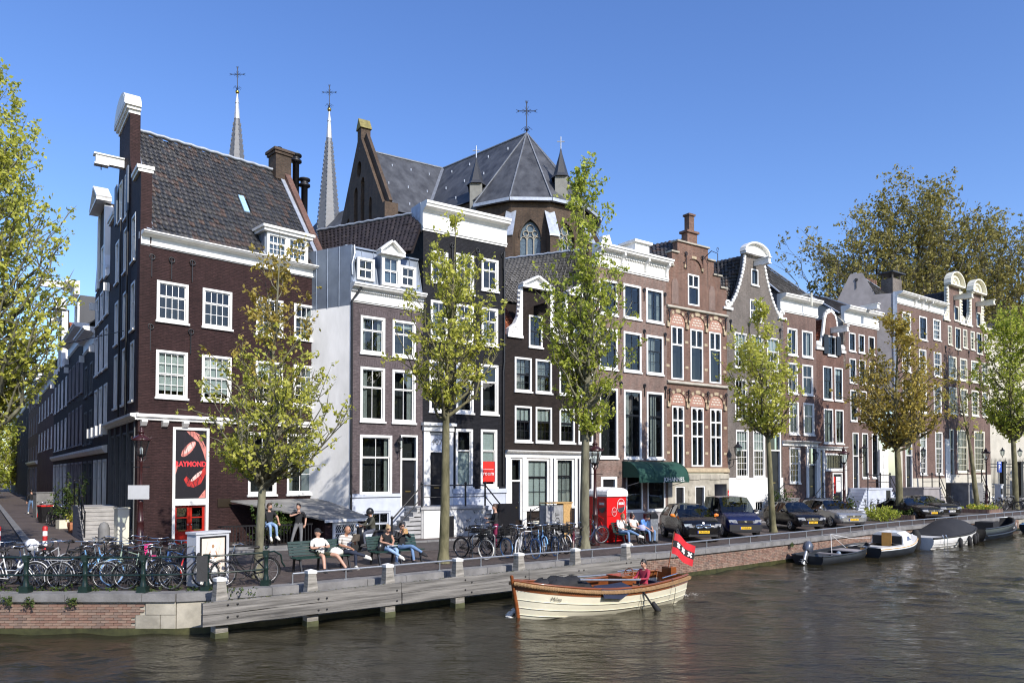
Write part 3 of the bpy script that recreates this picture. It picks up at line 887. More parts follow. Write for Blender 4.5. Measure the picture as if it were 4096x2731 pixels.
tag(wb_.build('water',water_mat()),kind='structure')
def paving(name,c1,c2,bw,bh,mortar,rough=.8,rot=45,stain=.35):
 m,n,l,p=nodes(name)
 p.inputs['Roughness'].default_value=rough
 p.inputs['Specular IOR Level'].default_value=.25
 tc=n.new('ShaderNodeTexCoord')
 mp=n.new('ShaderNodeMapping');mp.inputs['Rotation'].default_value=(0,0,R(rot))
 l.new(tc.outputs['Object'],mp.inputs['Vector'])
 b=n.new('ShaderNodeTexBrick');b.inputs['Scale'].default_value=1
 b.inputs['Brick Width'].default_value=bw;b.inputs['Row Height'].default_value=bh;b.inputs['Mortar Size'].default_value=.006
 b.inputs['Color1'].default_value=(*c1,1);b.inputs['Color2'].default_value=(*c2,1);b.inputs['Mortar'].default_value=(*mortar,1)
 l.new(mp.outputs[0],b.inputs['Vector'])
 s1=ramp(n,l,noise_(n,l,tc.outputs['Object'],.45,7,.65),[(.3,1-stain),(.7,1.1)])
 s2=ramp(n,l,noise_(n,l,tc.outputs['Object'],6,4,.6),[(.3,.8),(.7,1.1)])
 c=mixc(n,l,1,b.outputs['Color'],s1,'MULTIPLY')
 l.new(mixc(n,l,1,c,s2,'MULTIPLY'),p.inputs['Base Color'])
 bp=n.new('ShaderNodeBump');bp.inputs['Strength'].default_value=.5;bp.inputs['Distance'].default_value=.01
 l.new(noise_(n,l,tc.outputs['Object'],14,4),bp.inputs['Height']);l.new(bp.outputs[0],p.inputs['Normal'])
 return m
PAVE=paving('street_bricks',(.125,.098,.085),(.095,.075,.068),.2,.1,(.06,.05,.045))
WALK=paving('pavement_tiles',(.15,.12,.105),(.12,.095,.085),.3,.3,(.07,.06,.055),rot=10)
ROADM=paving('road_bricks',(.115,.10,.092),(.10,.088,.08),.2,.1,(.07,.06,.055),rot=-35)
far=[(160,150),(900,500),(900,1500),(-900,1500),(-900,18.64)]
tag(MB().prism([(x,y)for x,y in QUAY]+far,-.012,-.15,plane='xy').build('ground',PAVE),kind='structure')
def strip(name,pts,z,m,kind='structure',h=.01):
 return tag(MB().prism(pts,z,z-h,plane='xy').build(name,m),kind=kind)
# canal street: a road band between kerbs, set out along the facades
fd=Vector((math.sin(R(55)),math.cos(R(55)),0));fn=Vector((math.cos(R(55)),-math.sin(R(55)),0))
f0=Vector((-15.04,30.1,0))
def along(t,o,z=0):
 p=f0+fd*t+fn*o
 return(p.x,p.y,z)
strip('road',[along(-6,4.4)[:2],along(150,5.4)[:2],along(150,8.2)[:2],along(-6,7.6)[:2]],.0,ROADM,h=.004)
kb=MB()
kerb_o=tag(thing('kerb','grey stone kerb line between the quay road and the house pavement',None),kind='structure')
for i in range(60):
 a,c=along(-6+i*1.2,4.2+i*.0085),along(-6+(i+1)*1.2-.012,4.2+(i+1)*.0085)
 MB().bar((a[0],a[1],.02),(c[0],c[1],.02),.16,.09).build('kerb_stone',STONE,kerb_o)
# the side street on the left
sd=Vector((math.sin(R(-35.6)),math.cos(R(-35.6)),0));sn=Vector((-math.cos(R(-35.6)),math.sin(R(-35.6)),0))
def side(t,o,z=0):
 p=f0+sd*t+sn*o
 return Vector((p.x,p.y,z))
strip('side_road',[tuple(side(-6,3.6).xy),tuple(side(150,3.6).xy),tuple(side(150,9.5).xy),tuple(side(-6,9.5).xy)],.0,ROADM,h=.004)
strip('side_pavement',[tuple(side(-2.5,-.1).xy),tuple(side(150,-.1).xy),tuple(side(150,3.3).xy),tuple(side(-2.5,3.3).xy)],.1,WALK,h=.12)
ks=tag(thing('side_kerb','wide grey stone kerb of the side street pavement',None),kind='structure')
for i in range(64):
 a,c=side(-2.5+i*1.1,3.45),side(-2.5+(i+1)*1.1-.015,3.45)
 MB().bar((a.x,a.y,.045),(c.x,c.y,.045),.3,.13).build('kerb_stone',STONE,ks)
# ---------------------------------------------------------------- the quay walls: coping stones, bricks, corner blocks
QBRICK=pick_mat('quay_bricks',[(.30,.185,.14),(.25,.15,.115),(.34,.23,.175),(.29,.21,.165),(.21,.15,.125)],.85,.4,.4)
QMORT=mat('quay_mortar',(.36,.34,.28),.9,var=.4,vsc=3,bump=.3)
QWET=mat('wet_algae_stone',(.055,.055,.02),.4,var=.5,vsc=5,bump=.3)
COPE=mat('coping_stone',(.21,.205,.20),.8,var=.35,vsc=2.0,bump=.35,bsc=18)
def poly_at(pts,d):
 for a,b in zip(pts[:-1],pts[1:]):
  a,b=Vector((*a,0)),Vector((*b,0))
  L=(b-a).length
  if d<=L:
   return a+(b-a)*(d/L),(b-a).normalized()
  d-=L
 return b,(b-a).normalized()
qw=thing('quay_wall','brick quay wall with grey coping stones rising from the canal','quay wall')
body=MB()
inner=[]
for i,p in enumerate(QUAY):
 a=Vector((*QUAY[max(0,i-1)],0));b=Vector((*QUAY[min(len(QUAY)-1,i+1)],0))
 t=(b-a).normalized();nn=Vector((t.y,-t.x,0))
 inner.append((Vector((*p,0)),nn))
for(p,n1),(q,n2)in zip(inner[:-1],inner[1:]):
 body.hexa([p-n1*.5+Vector((0,0,-2.2)),p-n1*.04+Vector((0,0,-2.2)),q-n2*.04+Vector((0,0,-2.2)),q-n2*.5+Vector((0,0,-2.2)),
  p-n1*.5+Vector((0,0,-.2)),p-n1*.04+Vector((0,0,-.2)),q-n2*.04+Vector((0,0,-.2)),q-n2*.5+Vector((0,0,-.2))])
body.build('wall_core',QMORT,qw)
# wet footing just above the water
ft=MB()
for(p,n1),(q,n2)in zip(inner[:-1],inner[1:]):
 ft.hexa([p-n1*.1+Vector((0,0,-1.6)),p+n1*.05+Vector((0,0,-1.6)),q+n2*.05+Vector((0,0,-1.6)),q-n2*.1+Vector((0,0,-1.6)),
  p-n1*.1+Vector((0,0,-.86)),p+n1*.04+Vector((0,0,-.86)),q+n2*.04+Vector((0,0,-.86)),q-n2*.1+Vector((0,0,-.86))])
ft.build('footing',QWET,qw)
# coping: single stones
d,i=36.0,0
BENDS=[]
_acc=0
for _a,_b in zip(QUAY[:-1],QUAY[1:]):
 _acc+=math.hypot(_b[0]-_a[0],_b[1]-_a[1]);BENDS.append(_acc)
while d<175:
 L=rnd.uniform(1.1,1.9)if d>50 else rnd.uniform(1.4,2.2)
# break the stones at the bends
 for bd0 in BENDS:
  if d+.3<bd0<d+L-.02:L=bd0-d
  elif d+L-.02<=bd0<d+L+.3:L=bd0-d
 p,t=poly_at(QUAY,d+.006);q,t2=poly_at(QUAY,d+L-.006)
 nn=Vector((t.y,-t.x,0));n2=Vector((t2.y,-t2.x,0))
 zt=rnd.gauss(.0,.006);zb=-.2
 e=.015
 b=MB()
 for(f0_,f1_,za,zb_)in((.075,-.42,zb,zt-e),(.06,-.42,zt-e,zt)):
  b.hexa([p+nn*f1_+Vector((0,0,za)),p+nn*f0_+Vector((0,0,za)),q+n2*f0_+Vector((0,0,za)),q+n2*f1_+Vector((0,0,za)),
   p+nn*f1_+Vector((0,0,zb_)),p+nn*f0_+Vector((0,0,zb_)),q+n2*f0_+Vector((0,0,zb_)),q+n2*f1_+Vector((0,0,zb_))])
 b.build('coping_stone',COPE,qw)
 d+=L
# bricks on the two stretches the picture shows
_bk={}
def lay(d0,d1,z0,z1,left,skip=None):
 rh,bw=.066,.215
 rows=int((z1-z0)/rh)
 vv,ff=[],[]
 for r_ in range(rows):
  d=d0+(.5*bw if r_%2 else 0)
  while d<d1-bw:
   z=z0+(r_+.5)*rh
   if not(skip and skip(d,z)):
    p,t=poly_at(QUAY,d+bw/2)
    nn=Vector((t.y,-t.x,0))
    M=Matrix(((t.x,nn.x,0,p.x+nn.x*rnd.uniform(-.004,.004)),(t.y,nn.y,0,p.y+nn.y*rnd.uniform(-.004,.004)),(0,0,1,z),(0,0,0,1)))
    if left[0]>0:
     k=rnd.randrange(6)
     if k not in _bk:
      _bk[k]=MB().hexa([(x*(.5*(bw-.012))+rnd.gauss(0,.003),y,zz*(.5*(rh-.011))+rnd.gauss(0,.0015))for zz in(-1,1)for x,y in((-1,-.08),(1,-.08),(1,.0),(-1,.0))]).mesh('brick',QBRICK)
     put('brick',_bk[k],qw,M);left[0]-=1
    else:
     o=len(vv)
     for zz in(-1,1):
      for x,y in((-1,-.08),(1,-.08),(1,.0),(-1,.0)):
       vv.append(tuple(M@Vector((x*(.5*(bw-.012))+rnd.gauss(0,.003),y,zz*(.5*(rh-.011))))))
     ff.extend(tuple(i_+o for i_ in f_)for f_ in((0,3,2,1),(4,5,6,7),(0,1,5,4),(1,2,6,5),(2,3,7,6),(3,0,4,7)))
   d+=bw
 if vv:
  me=bpy.data.meshes.new('brick_courses');me.from_pydata(vv,[],ff);me.materials.append(QBRICK);me.update()
  put('brick_courses',me,qw)['kind']='stuff'
blocks=[(50.95,51.69,-.52,-.215),(50.7,51.3,-.86,-.535),(51.32,51.69,-.86,-.535),(51.71,52.6,-.86,-.215)]
for(a,b_,z0,z1)in blocks:
 p,t=poly_at(QUAY,a);q,_=poly_at(QUAY,b_)
 nn=Vector((t.y,-t.x,0))
 MB().hexa([p-nn*.1+Vector((0,0,z0)),p+nn*.015+Vector((0,0,z0)),q+nn*.015+Vector((0,0,z0)),q-nn*.1+Vector((0,0,z0)),
  p-nn*.1+Vector((0,0,z1)),p+nn*.015+Vector((0,0,z1)),q+nn*.015+Vector((0,0,z1)),q-nn*.1+Vector((0,0,z1))]).build('corner_block',SAND,qw)
left=[300]
lay(46.6,52.6,-.86,-.205,left,lambda d,z:any(a-.12<d+.1<b+.12 and z0-.03<z<z1+.03 for a,b,z0,z1 in blocks))
lay(42,46.6,-.86,-.205,left)
lay(67.5,108,-.86,-.205,left)
# small plants rooting in the joints
def tuft(c,nn,r,n,seed,m,hang=.3):
 rr=random.Random(seed)
 b=MB()
 for _ in range(n):
  a=rr.uniform(-1.3,1.3);l=rr.uniform(.35,1)*r
  t=Vector((-nn.y,nn.x,0))
  dirv=(t*math.sin(a)*.8+nn*rr.uniform(.2,.8)+Vector((0,0,rr.uniform(-hang,1)))).normalized()
  p=Vector(c)+dirv*l
  w=Vector((rr.gauss(0,1),rr.gauss(0,1),rr.gauss(0,1))).normalized()*rr.uniform(.018,.035)
  u=dirv.cross(w).normalized()*.03
  b.add([p-w,p-u,p+w,p+u],[(0,1,2,3)])
  if rr.random()<.3:
   b.tube([c,p],.004,3,caps=False)
 return b
WEED=leaf_mat('weed_leaves',[(.05,.085,.02),(.075,.11,.03),(.10,.09,.03)],.25)
for k,(d,z)in enumerate([(47.6,-.2),(50.5-2.35,-.24),(51.2-2.9+.9,-.22),(46.9,-.3),(77.5,-.28),(70.2,-.25)]):
 p,t=poly_at(QUAY,d);nn=Vector((t.y,-t.x,0))
 tag(tuft(p+nn*.08+Vector((0,0,z)),nn,.2,60,k,WEED).build('wall_plant',WEED),'small green weed in the brick quay wall, '+['second from the left edge','third from the left edge','nearest the pale corner blocks','at the left edge','below the dark van','right of the timber fender'][k],'plant','weeds growing in the quay wall')
# the far bank and the other side of the side street: rows added out of view to shade the side street and show in the windows
def rowhouses(name,p0,d,nrm,n,w0,seed):
 rr=random.Random(seed)
 b=MB();t=0
 for k in range(n):
  w=w0*rr.uniform(.8,1.3);h=rr.uniform(10.5,14.5)
  F=Matrix(((d.x,-nrm.x,0,p0.x+d.x*t),(d.y,-nrm.y,0,p0.y+d.y*t),(0,0,1,0),(0,0,0,1)))
  b.M=F
  m=rr.randrange(3)
  b.box(0,w-.02,0,9,-.1,h,m)
  b.prism([(0,h+.01),(w-.02,h+.01),(w/2,h+3)],.02,9,mat=4)
  b.box(-.02,w,-.4,.0,h-.8,h,3)
  nc=max(2,int(w/1.9))
  for r_ in range(4):
   for c in range(nc):
    x=(c+.5)*w/nc;z=.9+r_*3.0
    b.box(x-.6,x+.6,-.05,-.001,z,z+1.9,3);b.box(x-.48,x+.48,-.07,-.051,z+.12,z+1.78,4)
  t+=w
 o=b.build(name,[B_BROWN,B_DARK,B_PINK,WHITE,BLACKP])
 return tag(o,kind='stuff')
# ================================================================ THE CANAL HOUSES
# --- 1: the dark corner house with the large tiled roof
h1=house('corner_house','dark aubergine brick corner house with a large black tiled roof and a red shop door',(-15.04,30.10),46.5)
L=8.4
ho=[]
ROW=[(.66,1.93),(2.52,3.80),(4.90,6.20),(6.74,8.03)]
for k,(a,b)in enumerate(ROW):
 window(h1,ho,a,b,9.26,10.9,4,1,2,split=.36)
for k,(a,b)in enumerate(ROW):
 window(h1,ho,a,b,6.11,8.04,4,2,2,split=.5,blind=.88 if k<2 else(.35 if k==2 else 0))
window(h1,ho,4.60,5.93,2.03,4.81,2,1,2,split=.36)
window(h1,ho,6.45,7.80,2.03,4.81,2,1,2,split=.36,curt=[(.0,.22)])
window(h1,ho,5.35,6.35,.45,1.38,3,0,1)
# shop door with the poster above it
door(h1,ho,1.36,2.86,.03,1.76,REDD,fr=.12,transom=None,glass=True,double=True,name='shop_door')
ho[-1]=[(1.36,.03),(2.86,.03),(2.86,4.9),(1.36,4.9)]
b=MB()
for q in((1.36,1.47,1.70,4.9),(2.75,2.86,1.70,4.9),(1.47,2.75,4.79,4.9),(1.47,2.75,1.76,1.92)):
 b.box(q[0],q[1],-.04,.14,q[2],q[3])
b.build('poster_frame',WHITE,h1)
poster=MB().box(1.47,2.75,.04,.08,1.92,4.79).build('poster',flat('poster_black',(.012,.010,.014),.4),h1)
def blob(pts,y,m,name,parent,F=I4):
 return MB(F).prism(pts,y,y+.002).build(name,m,parent)
PK=mat('poster_skin',(.62,.22,.18),.45,var=.45,vsc=3.5);PK2=mat('poster_highlight',(.80,.52,.46),.45,var=.3,vsc=5);PR=mat('poster_lip_red',(.50,.035,.03),.4,var=.45,vsc=5)
def ell(cx,cz,a,b_,rot,n=18,t0=0,t1=2*math.pi):
 o=[]
 for i in range(n):
  t=t0+(t1-t0)*i/(n if t1-t0>6.2 else n-1)
  x,z=a*math.cos(t),b_*math.sin(t)
  o.append((cx+x*math.cos(rot)-z*math.sin(rot),cz+x*math.sin(rot)+z*math.cos(rot)))
 return o
blob([(1.9,4.78),(2.2,4.78),(2.5,4.60),(2.74,4.1),(2.74,3.5),(2.62,3.9),(2.45,4.3),(2.1,4.55)],.036,PK,'poster_print',poster)
blob(ell(2.02,4.0,.42,.16,.85),.036,PK,'poster_print',poster)
blob(ell(2.06,4.05,.33,.09,.85),.033,PK2,'poster_print',poster)
blob([(2.74,3.3),(2.74,2.95),(2.55,2.55),(2.25,2.38),(1.98,2.45),(1.84,2.72),(1.95,2.86),(2.15,2.66),(2.4,2.78),(2.58,3.1)],.036,PR,'poster_print',poster)
blob(ell(2.36,2.86,.32,.075,.75),.033,PK2,'poster_print',poster)
blob([(1.48,2.9),(1.60,3.2),(1.56,3.42),(1.48,3.3)],.036,PK,'poster_print',poster)
blob([(2.74,2.3),(2.74,1.95),(2.45,1.93),(2.58,2.1)],.036,PK,'poster_print',poster)
hb=MB()
for k in range(34):
 x=rnd.uniform(1.5,2.7);z=rnd.uniform(2.0,4.7);l=rnd.uniform(.4,1.3);a=rnd.gauss(-.25,.25)
 x2,z2=min(2.74,max(1.48,x+l*math.sin(a))),min(4.78,max(1.93,z+l*math.cos(a)))
 hb.bar((x,.031,z),(x2,.031,z2),.008+.012*rnd.random(),.002,up=(0,1,0))
hb.build('poster_hair_strands',flat('poster_hair',(.018,.012,.02),.5),poster)['kind']='stuff'
text('poster_lettering','RAYMOND',.30,flat('poster_red',(.75,.05,.06),.4),poster,T(2.12,.028,3.36)@FRONT,.002,bold=.012,sx=.86)
MB().prism([(0,-.1),(L,-.1),(L,12.5),(0,12.5)],0,.3,ho,reveal=.3,back=False).build('front_wall',B_AUB,h1)
cornice(h1,.02,L+.28,12.22,12.78,.42,WHITE)
b=MB().profx([(0,5.12),(-.10,5.14),(-.10,5.22),(-.2,5.26),(-.2,5.36),(0,5.40)],-.1,L)
b.build('belt_course',WHITE,h1)
for x in(.08,.9,1.72,3.2,4.3,6.1,8.1):
 MB().prism([(0,5.12),(-.26,5.12),(-.26,5.05),(-.12,4.9),(0,4.86)],x,x+.22,plane='yz').build('bracket',WHITE,h1)
for s,z0,z1 in((.44,10.98,11.88),(1.22,11.0,11.9),(2.06,11.05,11.95),(.42,7.95,9.02),(2.03,8.0,9.02)):
 anchor(h1,s,z0,z1)
MB().box(3.25,3.85,-.03,0,1.52,1.88).build('name_plaque',flat('bronze_plaque',(.06,.045,.03),.4,.7),h1)
DGREY=mat('dark_shop_paint',(.10,.105,.11),.6,var=.2)
# side front along the side street: frame with x to the right as one stands before it
SL=8.4
sx,sy=math.cos(R(82.1)),math.sin(R(82.1))
FS=Matrix(((-sx,sy,0,sx*SL),(-sy,-sx,0,sy*SL),(0,0,1,0),(0,0,0,1)))
ho=[]
for(a,b_)in((SL-1.98,SL-1.05),(SL-4.1,SL-3.15),(SL-6.5,SL-5.5)):
 for(z0,z1)in((11.9,13.85),(9.0,11.0),(6.02,8.5)):
  window(h1,ho,a,b_,z0,z1,2,1,2,F=FS,split=.4)
for(a,b_)in((SL-2.0,SL-.7),(SL-3.7,SL-2.4),(SL-5.5,SL-4.2),(SL-7.2,SL-5.9)):
 window(h1,ho,a,b_,.55,4.75,2,1,2,F=FS,split=.3,frm=DGREY,fr=.08)
window(h1,ho,SL-4.0,SL-3.1,14.3,16.3,2,1,1,F=FS)
window(h1,ho,SL-5.6,SL-4.75,14.6,16.4,2,1,1,F=FS)
SHUT=mat('blue_grey_shutter',(.10,.13,.18),.6,var=.2,vsc=4)
MB(FS).box(SL-6.35,SL-5.7,-.12,-.07,14.6,16.45).build('shutter',SHUT,h1)
MB(FS).box(SL-3.0,SL-2.55,-.12,-.07,14.35,16.3).build('shutter',SHUT,h1)
gp=[(0,-.1),(SL,-.1),(SL,15.2),(7.1,15.2),(6.6,15.45),(6.15,15.9),(5.75,16.5),(5.5,17.1),(5.5,18.75),(2.6,18.75),(2.6,17.1),(2.3,16.4),(1.9,15.8),(1.6,15.2),(0,15.2)]
MB(FS).prism(gp,0,.42,ho,reveal=.3).build('side_gable_wall',B_AUB,h1)
for(a,b_)in((7.05,SL+.02),(-.02,1.65)):
 MB(FS).box(a,b_,-.1,.46,15.21,15.34).box(a-.04,b_+.04,-.16,.5,15.34,15.48).build('shoulder_cap',WHITE,h1)
b=MB(FS)
b.box(2.58,5.52,-.06,.40,18.76,18.92)
b.box(2.48,5.62,-.15,.42,18.92,19.05)
o1=[(4.05-1.66*math.cos(math.pi*i/14),19.05+.92*math.sin(math.pi*i/14))for i in range(15)]
b.prism(o1,-.22,.42)
o2=[(4.05-1.45*math.cos(math.pi*i/14),19.16+.72*math.sin(math.pi*i/14))for i in range(15)]
b.prism(o2,-.235,-.222)
b.build('arched_pediment',WHITE,h1)
hoist(h1,4.05,16.75,1.15,F=FS,w=.3,h=.36)
MB(FS).profx([(0,5.12),(-.12,5.14),(-.12,5.22),(-.3,5.28),(-.3,5.38),(0,5.42)],0,SL+.1).build('side_belt_course',WHITE,h1)
for z0,z1,x in((.1,5.1,SL-.4),(.1,5.1,SL-2.2),(.1,5.1,SL-3.95),(.1,5.1,SL-5.7),(.1,5.1,SL-7.4)):
 MB(FS).box(x-.09,x+.09,-.08,0,z0,z1).build('shopfront_post',DGREY,h1)
pipe(h1,[(SL-2.6,-.08,5.5),(SL-2.6,-.08,15)],.05,IRON,F=FS)
pipe(h1,[(SL-4.6,-.08,5.5),(SL-4.6,-.08,14.5)],.04,IRON,F=FS)
# roof
e0,e1,r0,r1=(.42,-.12,12.80),(8.22,-.12,12.80),(.95,4.4,18.62),(8.22,4.4,18.62)
def h1skip(u,v):
 x=.4+u*7.8
 return(5.30<x<7.45 and v<.22)or(5.05<x<5.35 and .40<v<.56)or(1.9<x<2.12 and .93<v<.97)
roof_tiles(h1,e0,e1,r0,r1,TILE_DARK,.235,.315,skip=h1skip,first='low')
GLT=flat('glass_roof_tile',(.35,.55,.75),.1,0)
for k in range(4):
 MB().hexa([(x,y-.02,z)for x,y,z in((5.06,1.72+k*.18,15.23+k*.238),(5.32,1.72+k*.18,15.23+k*.238),(5.32,1.88+k*.18,15.45+k*.238),(5.06,1.88+k*.18,15.45+k*.238))]+
  [(x,y-.05,z+.04)for x,y,z in((5.06,1.72+k*.18,15.23+k*.238),(5.32,1.72+k*.18,15.23+k*.238),(5.32,1.88+k*.18,15.45+k*.238),(5.06,1.88+k*.18,15.45+k*.238))]).build('glass_tile',GLT,h1)
MB().add([(.95,4.4,18.6),(8.3,4.4,18.6),(8.3,8.6,12.7),(1.2,8.6,12.7)],[(0,1,2,3)]).build('rear_roof',TILE_DARK,h1)
MB().box(1.2,8.3,8.1,8.3,0,12.7).build('rear_wall',B_SIDE,h1)
ridge_cap(h1,[(.75,4.4,18.75),(8.2,4.4,18.75)],r=.15)
for q in(((.36,-.05,12.9),(.42,.62,13.85),(.62,2.0,15.6),(.95,4.3,18.6)),((8.12,-.1,12.9),(8.12,4.35,18.7))):
 b=MB()
 for a,c in zip(q[:-1],q[1:]):
  b.bar(a,c,.26,.06,up=(0,-.8,.6))
 b.build('verge_flashing',LEAD,h1)
# party wall on the right with the chimney
MB().prism([(-.05,-.1),(4.6,-.1),(4.6,18.9),(4.2,18.9),(-.05,13.05)],8.2,8.52,plane='yz').build('party_wall',B_RUST,h1)
MB().box(8.1,8.7,-.35,.25,12.79,13.15).build('gutter_block',STONE,h1)
ch=MB().box(7.7,8.55,3.95,4.8,18.2,19.5).box(7.63,8.62,3.88,4.87,19.5,19.64).box(7.57,8.68,3.82,4.93,19.64,19.78).build('chimney',B_CHURCH,h1)
MB().lathe([(.11,19.78),(.11,20.0),(.15,20.03)],(8.1,4.4,0),8).build('chimney_pot',IRON,ch)
for(x,y,zt)in((9.15,4.6,19.6),(9.5,4.3,18.3)):
 MB().lathe([(.17,14.5),(.17,zt),(.3,zt+.02),(.3,zt+.12),(.2,zt+.16),(.2,zt+.3),(.3,zt+.33),(.3,zt+.42)],(x,y,0),14).build('flue_pipe',BLACKM,h1)
# dormer
dm=MB()
dm.box(5.30,7.42,.05,2.2,12.80,13.95)
dm.build('dormer',ZINC,h1)
ho2=[]
window(h1,None,5.36,6.38,12.86,13.92,4,1,2,split=.4,F=T(0,-.08,0),room=False,sill=False,blind=.6)
window(h1,None,6.36,7.38,12.86,13.92,4,1,2,split=.4,F=T(0,-.08,0),room=False,sill=False)
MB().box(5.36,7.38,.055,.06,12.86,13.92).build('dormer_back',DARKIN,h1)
MB().box(5.15,7.55,-.25,2.4,13.95,14.08).box(5.07,7.63,-.33,2.4,14.08,14.2).build('dormer_roof',WHITE,h1)
MB().bar((5.22,-.1,12.86),(5.22,1.0,14.0),.2,.06,up=(0,-.8,.6)).build('dormer_flashing',LEAD,h1)
pipe(h1,[(8.55,-.1,12.0),(8.5,-.1,8.0),(8.46,-.1,1.6)],.06,STEEL)
MB().box(8.4,8.75,-.3,.0,11.75,12.1).build('rainwater_head',STEEL,h1)
# --- the shed with the flat sloping roof in the corner
sh=thing('lean_to_shed','low dark brick lean-to with a grey sloping roof and white latticed window','shed',(-7.7,30.9,0),R(43))
MB().box(0,1.95,0,3.2,-.1,1.02).build('wall',B_AUB,sh)
ro=MB()
ro.hexa([(-.12,-.18,1.04),(2.1,-.18,1.04),(2.1,4.2,1.75),(-2.2,4.2,1.75),(-.12,-.18,1.10),(2.1,-.18,1.10),(2.1,4.2,1.81),(-2.2,4.2,1.81)])
ro=ro.build('roof',mat('roofing_felt',(.23,.225,.21),.85,var=.3,vsc=1.2,bump=.2,bsc=20),sh)
for k in range(1,5):
 y=k*.85
 z=1.10+.71*(y+.18)/4.38
 MB().box(-.12-2.05*(y+.18)/4.38,2.1,y,y+.02,z+.002,z+.014).build('seam',STONE,ro)
MB().box(-.1,2.1,-.2,-.16,.96,1.08).build('fascia',WHITE,sh)
w=window(sh,None,.35,1.5,-.02,.95,3,1,1,split=.5,F=T(0,-.06,0),room=False)
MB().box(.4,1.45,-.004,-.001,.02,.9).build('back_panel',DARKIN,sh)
b=MB()
for k in range(-9,12):
 x=.44+k*.095
 for sgn in(1,):
  x0,x1=x,x+.86*.55
  z0,z1=.06,.86
  if x1>1.4:z1=.06+.8*(1.4-x0)/(x1-x0);x1=1.4
  if x0<.44:z0=.06+.8*(.44-x)/(.86*.55);x0=.44
  if x1>x0+.02 and z1>z0:b.bar((x0,-.085,z0),(x1,-.085,z1),.014,.01,up=(0,1,0))
b.build('lattice',WHITE,w)['kind']='stuff'
# --- white plastered end wall between house 1 and 2
dW=Vector((.883,-.469,0))
h2=house('mauve_house','mauve brick house with zinc clad attic, white cornice and plastered end wall',(-7.4,34.25),53)
M2=Matrix.Translation((-7.4,34.25,0))@RZ(R(37))
def L2(x,y,z):return M2.inverted()@Vector((x,y,z))
w0,w1=L2(-8.71-.883*2,34.95+.469*2,0),L2(-7.4,34.25,0)
dd=(w1-w0).normalized();nn2=Vector((dd.y,-dd.x,0))
b=MB()
b.hexa([w0,w1,w1-nn2*.3,w0-nn2*.3]+[p+Vector((0,0,10.7))for p in(w0,w1,w1-nn2*.3,w0-nn2*.3)])
b.build('end_wall',WSTONE,h2)
b=MB()
for k in range(10):
 t0,t1=k/10,(k+1)/10
 p,q=w0.lerp(w1,t0),w0.lerp(w1,t1)
 b.hexa([p+Vector((0,0,10.7)),q+Vector((0,0,10.7)),q-nn2*.25+Vector((0,0,10.7)),p-nn2*.25+Vector((0,0,10.7)),p+Vector((0,0,13.5)),q+Vector((0,0,13.5)),q-nn2*.25+Vector((0,0,13.5)),p-nn2*.25+Vector((0,0,13.5))])
 if k%2==0 and k:
  b.bar(p+nn2*.02+Vector((0,0,10.7)),p+nn2*.02+Vector((0,0,13.5)),.035,.035)
b.build('zinc_cladding',ZINC,h2)
ho=[]
L=3.8
for(a,c)in((.49,1.75),(2.14,3.40)):
 window(h2,ho,a,c,8.57,10.30,2,1,1,split=.36,fr=.11)
 window(h2,ho,a,c,5.41,7.92,2,1,1,split=.36,fr=.11,curt=[(.75,1)]if a>1 else None)
for z in(10.3,7.92):
 for(a,c)in((.49,1.75),(2.14,3.40)):
  ab=MB()
  for k in range(16):
   x0=a-.05+(c-a+.1)*k/16;x1=x0+(c-a+.1)/16-.012
   t=((x0+x1)/2-(a+c)/2)/(c-a)
   ab.hexa([(x0+t*.0,-.012,z+.06-.3*t*t),(x1,-.012,z+.06-.3*t*t),(x1,.01,z+.06-.3*t*t),(x0,.01,z+.06-.3*t*t),(x0+t*.1,-.012,z+.36-.3*t*t),(x1+t*.1,-.012,z+.36-.3*t*t),(x1+t*.1,.01,z+.36-.3*t*t),(x0+t*.1,.01,z+.36-.3*t*t)])
  ab.build('window_arch',mat('arch_brick',(.105,.082,.085),.8,var=.4,vsc=9),h2)
window(h2,ho,.48,2.14,1.97,4.77,2,1,1,split=.36,fr=.12,curt=[(.86,1)])
window(h2,ho,.62,2.07,.06,1.22,3,1,1,split=.5,fr=.1,frm=LGREY)
door(h2,ho,2.58,3.52,1.40,3.62,BLACKP,transom=4.82)
hi=[h for h in ho if min(p[1]for p in h)>1.6]
lo=[h for h in ho if min(p[1]for p in h)<.5]
dr=[h for h in ho if h not in hi and h not in lo]
upper=[(0,2.02),(2.58,2.02),(2.58,4.82),(3.52,4.82),(3.52,1.38),(L,1.38),(L,11.2),(0,11.2)]
g1h=[h for h in hi if min(p[1]for p in h)<2.2]
upper=[(0,2.04),(.48,2.04),(.48,4.77),(2.14,4.77),(2.14,2.04),(2.58,2.04),(2.58,4.82),(3.52,4.82),(3.52,1.40),(L,1.40),(L,11.2),(0,11.2)]
MB().prism(upper,0,.3,[h for h in hi if h not in g1h],reveal=.3,back=False).build('front_wall',B_MAUVE,h2)
low=[(0,-.4),(L,-.4),(L,1.40),(2.58,1.40),(2.58,2.03),(2.14,2.03),(2.14,1.97),(.48,1.97),(.48,2.03),(0,2.03)]
pl=MB().prism(low,-.05,.3,lo,reveal=.3,back=False)
pl.box(-.03,2.6,-.12,-.051,1.88,2.0)
pl.build('plinth',LGREY,h2)
cornice(h2,-.02,L,10.86,11.72,.45,WHITE,dent=.1)
b=MB()
b.hexa([(0,.02,11.72),(L,.02,11.72),(L,.6,11.72),(0,.6,11.72),(0.05,.5,13.5),(L,.5,13.5),(L,.6,13.5),(0.05,.6,13.5)])
for x in(.1,.75,1.35,2.6,3.3,3.75):
 b.bar((x,.0,11.74),(x,.48,13.5),.035,.035)
b.build('zinc_mansard',ZINC,h2)
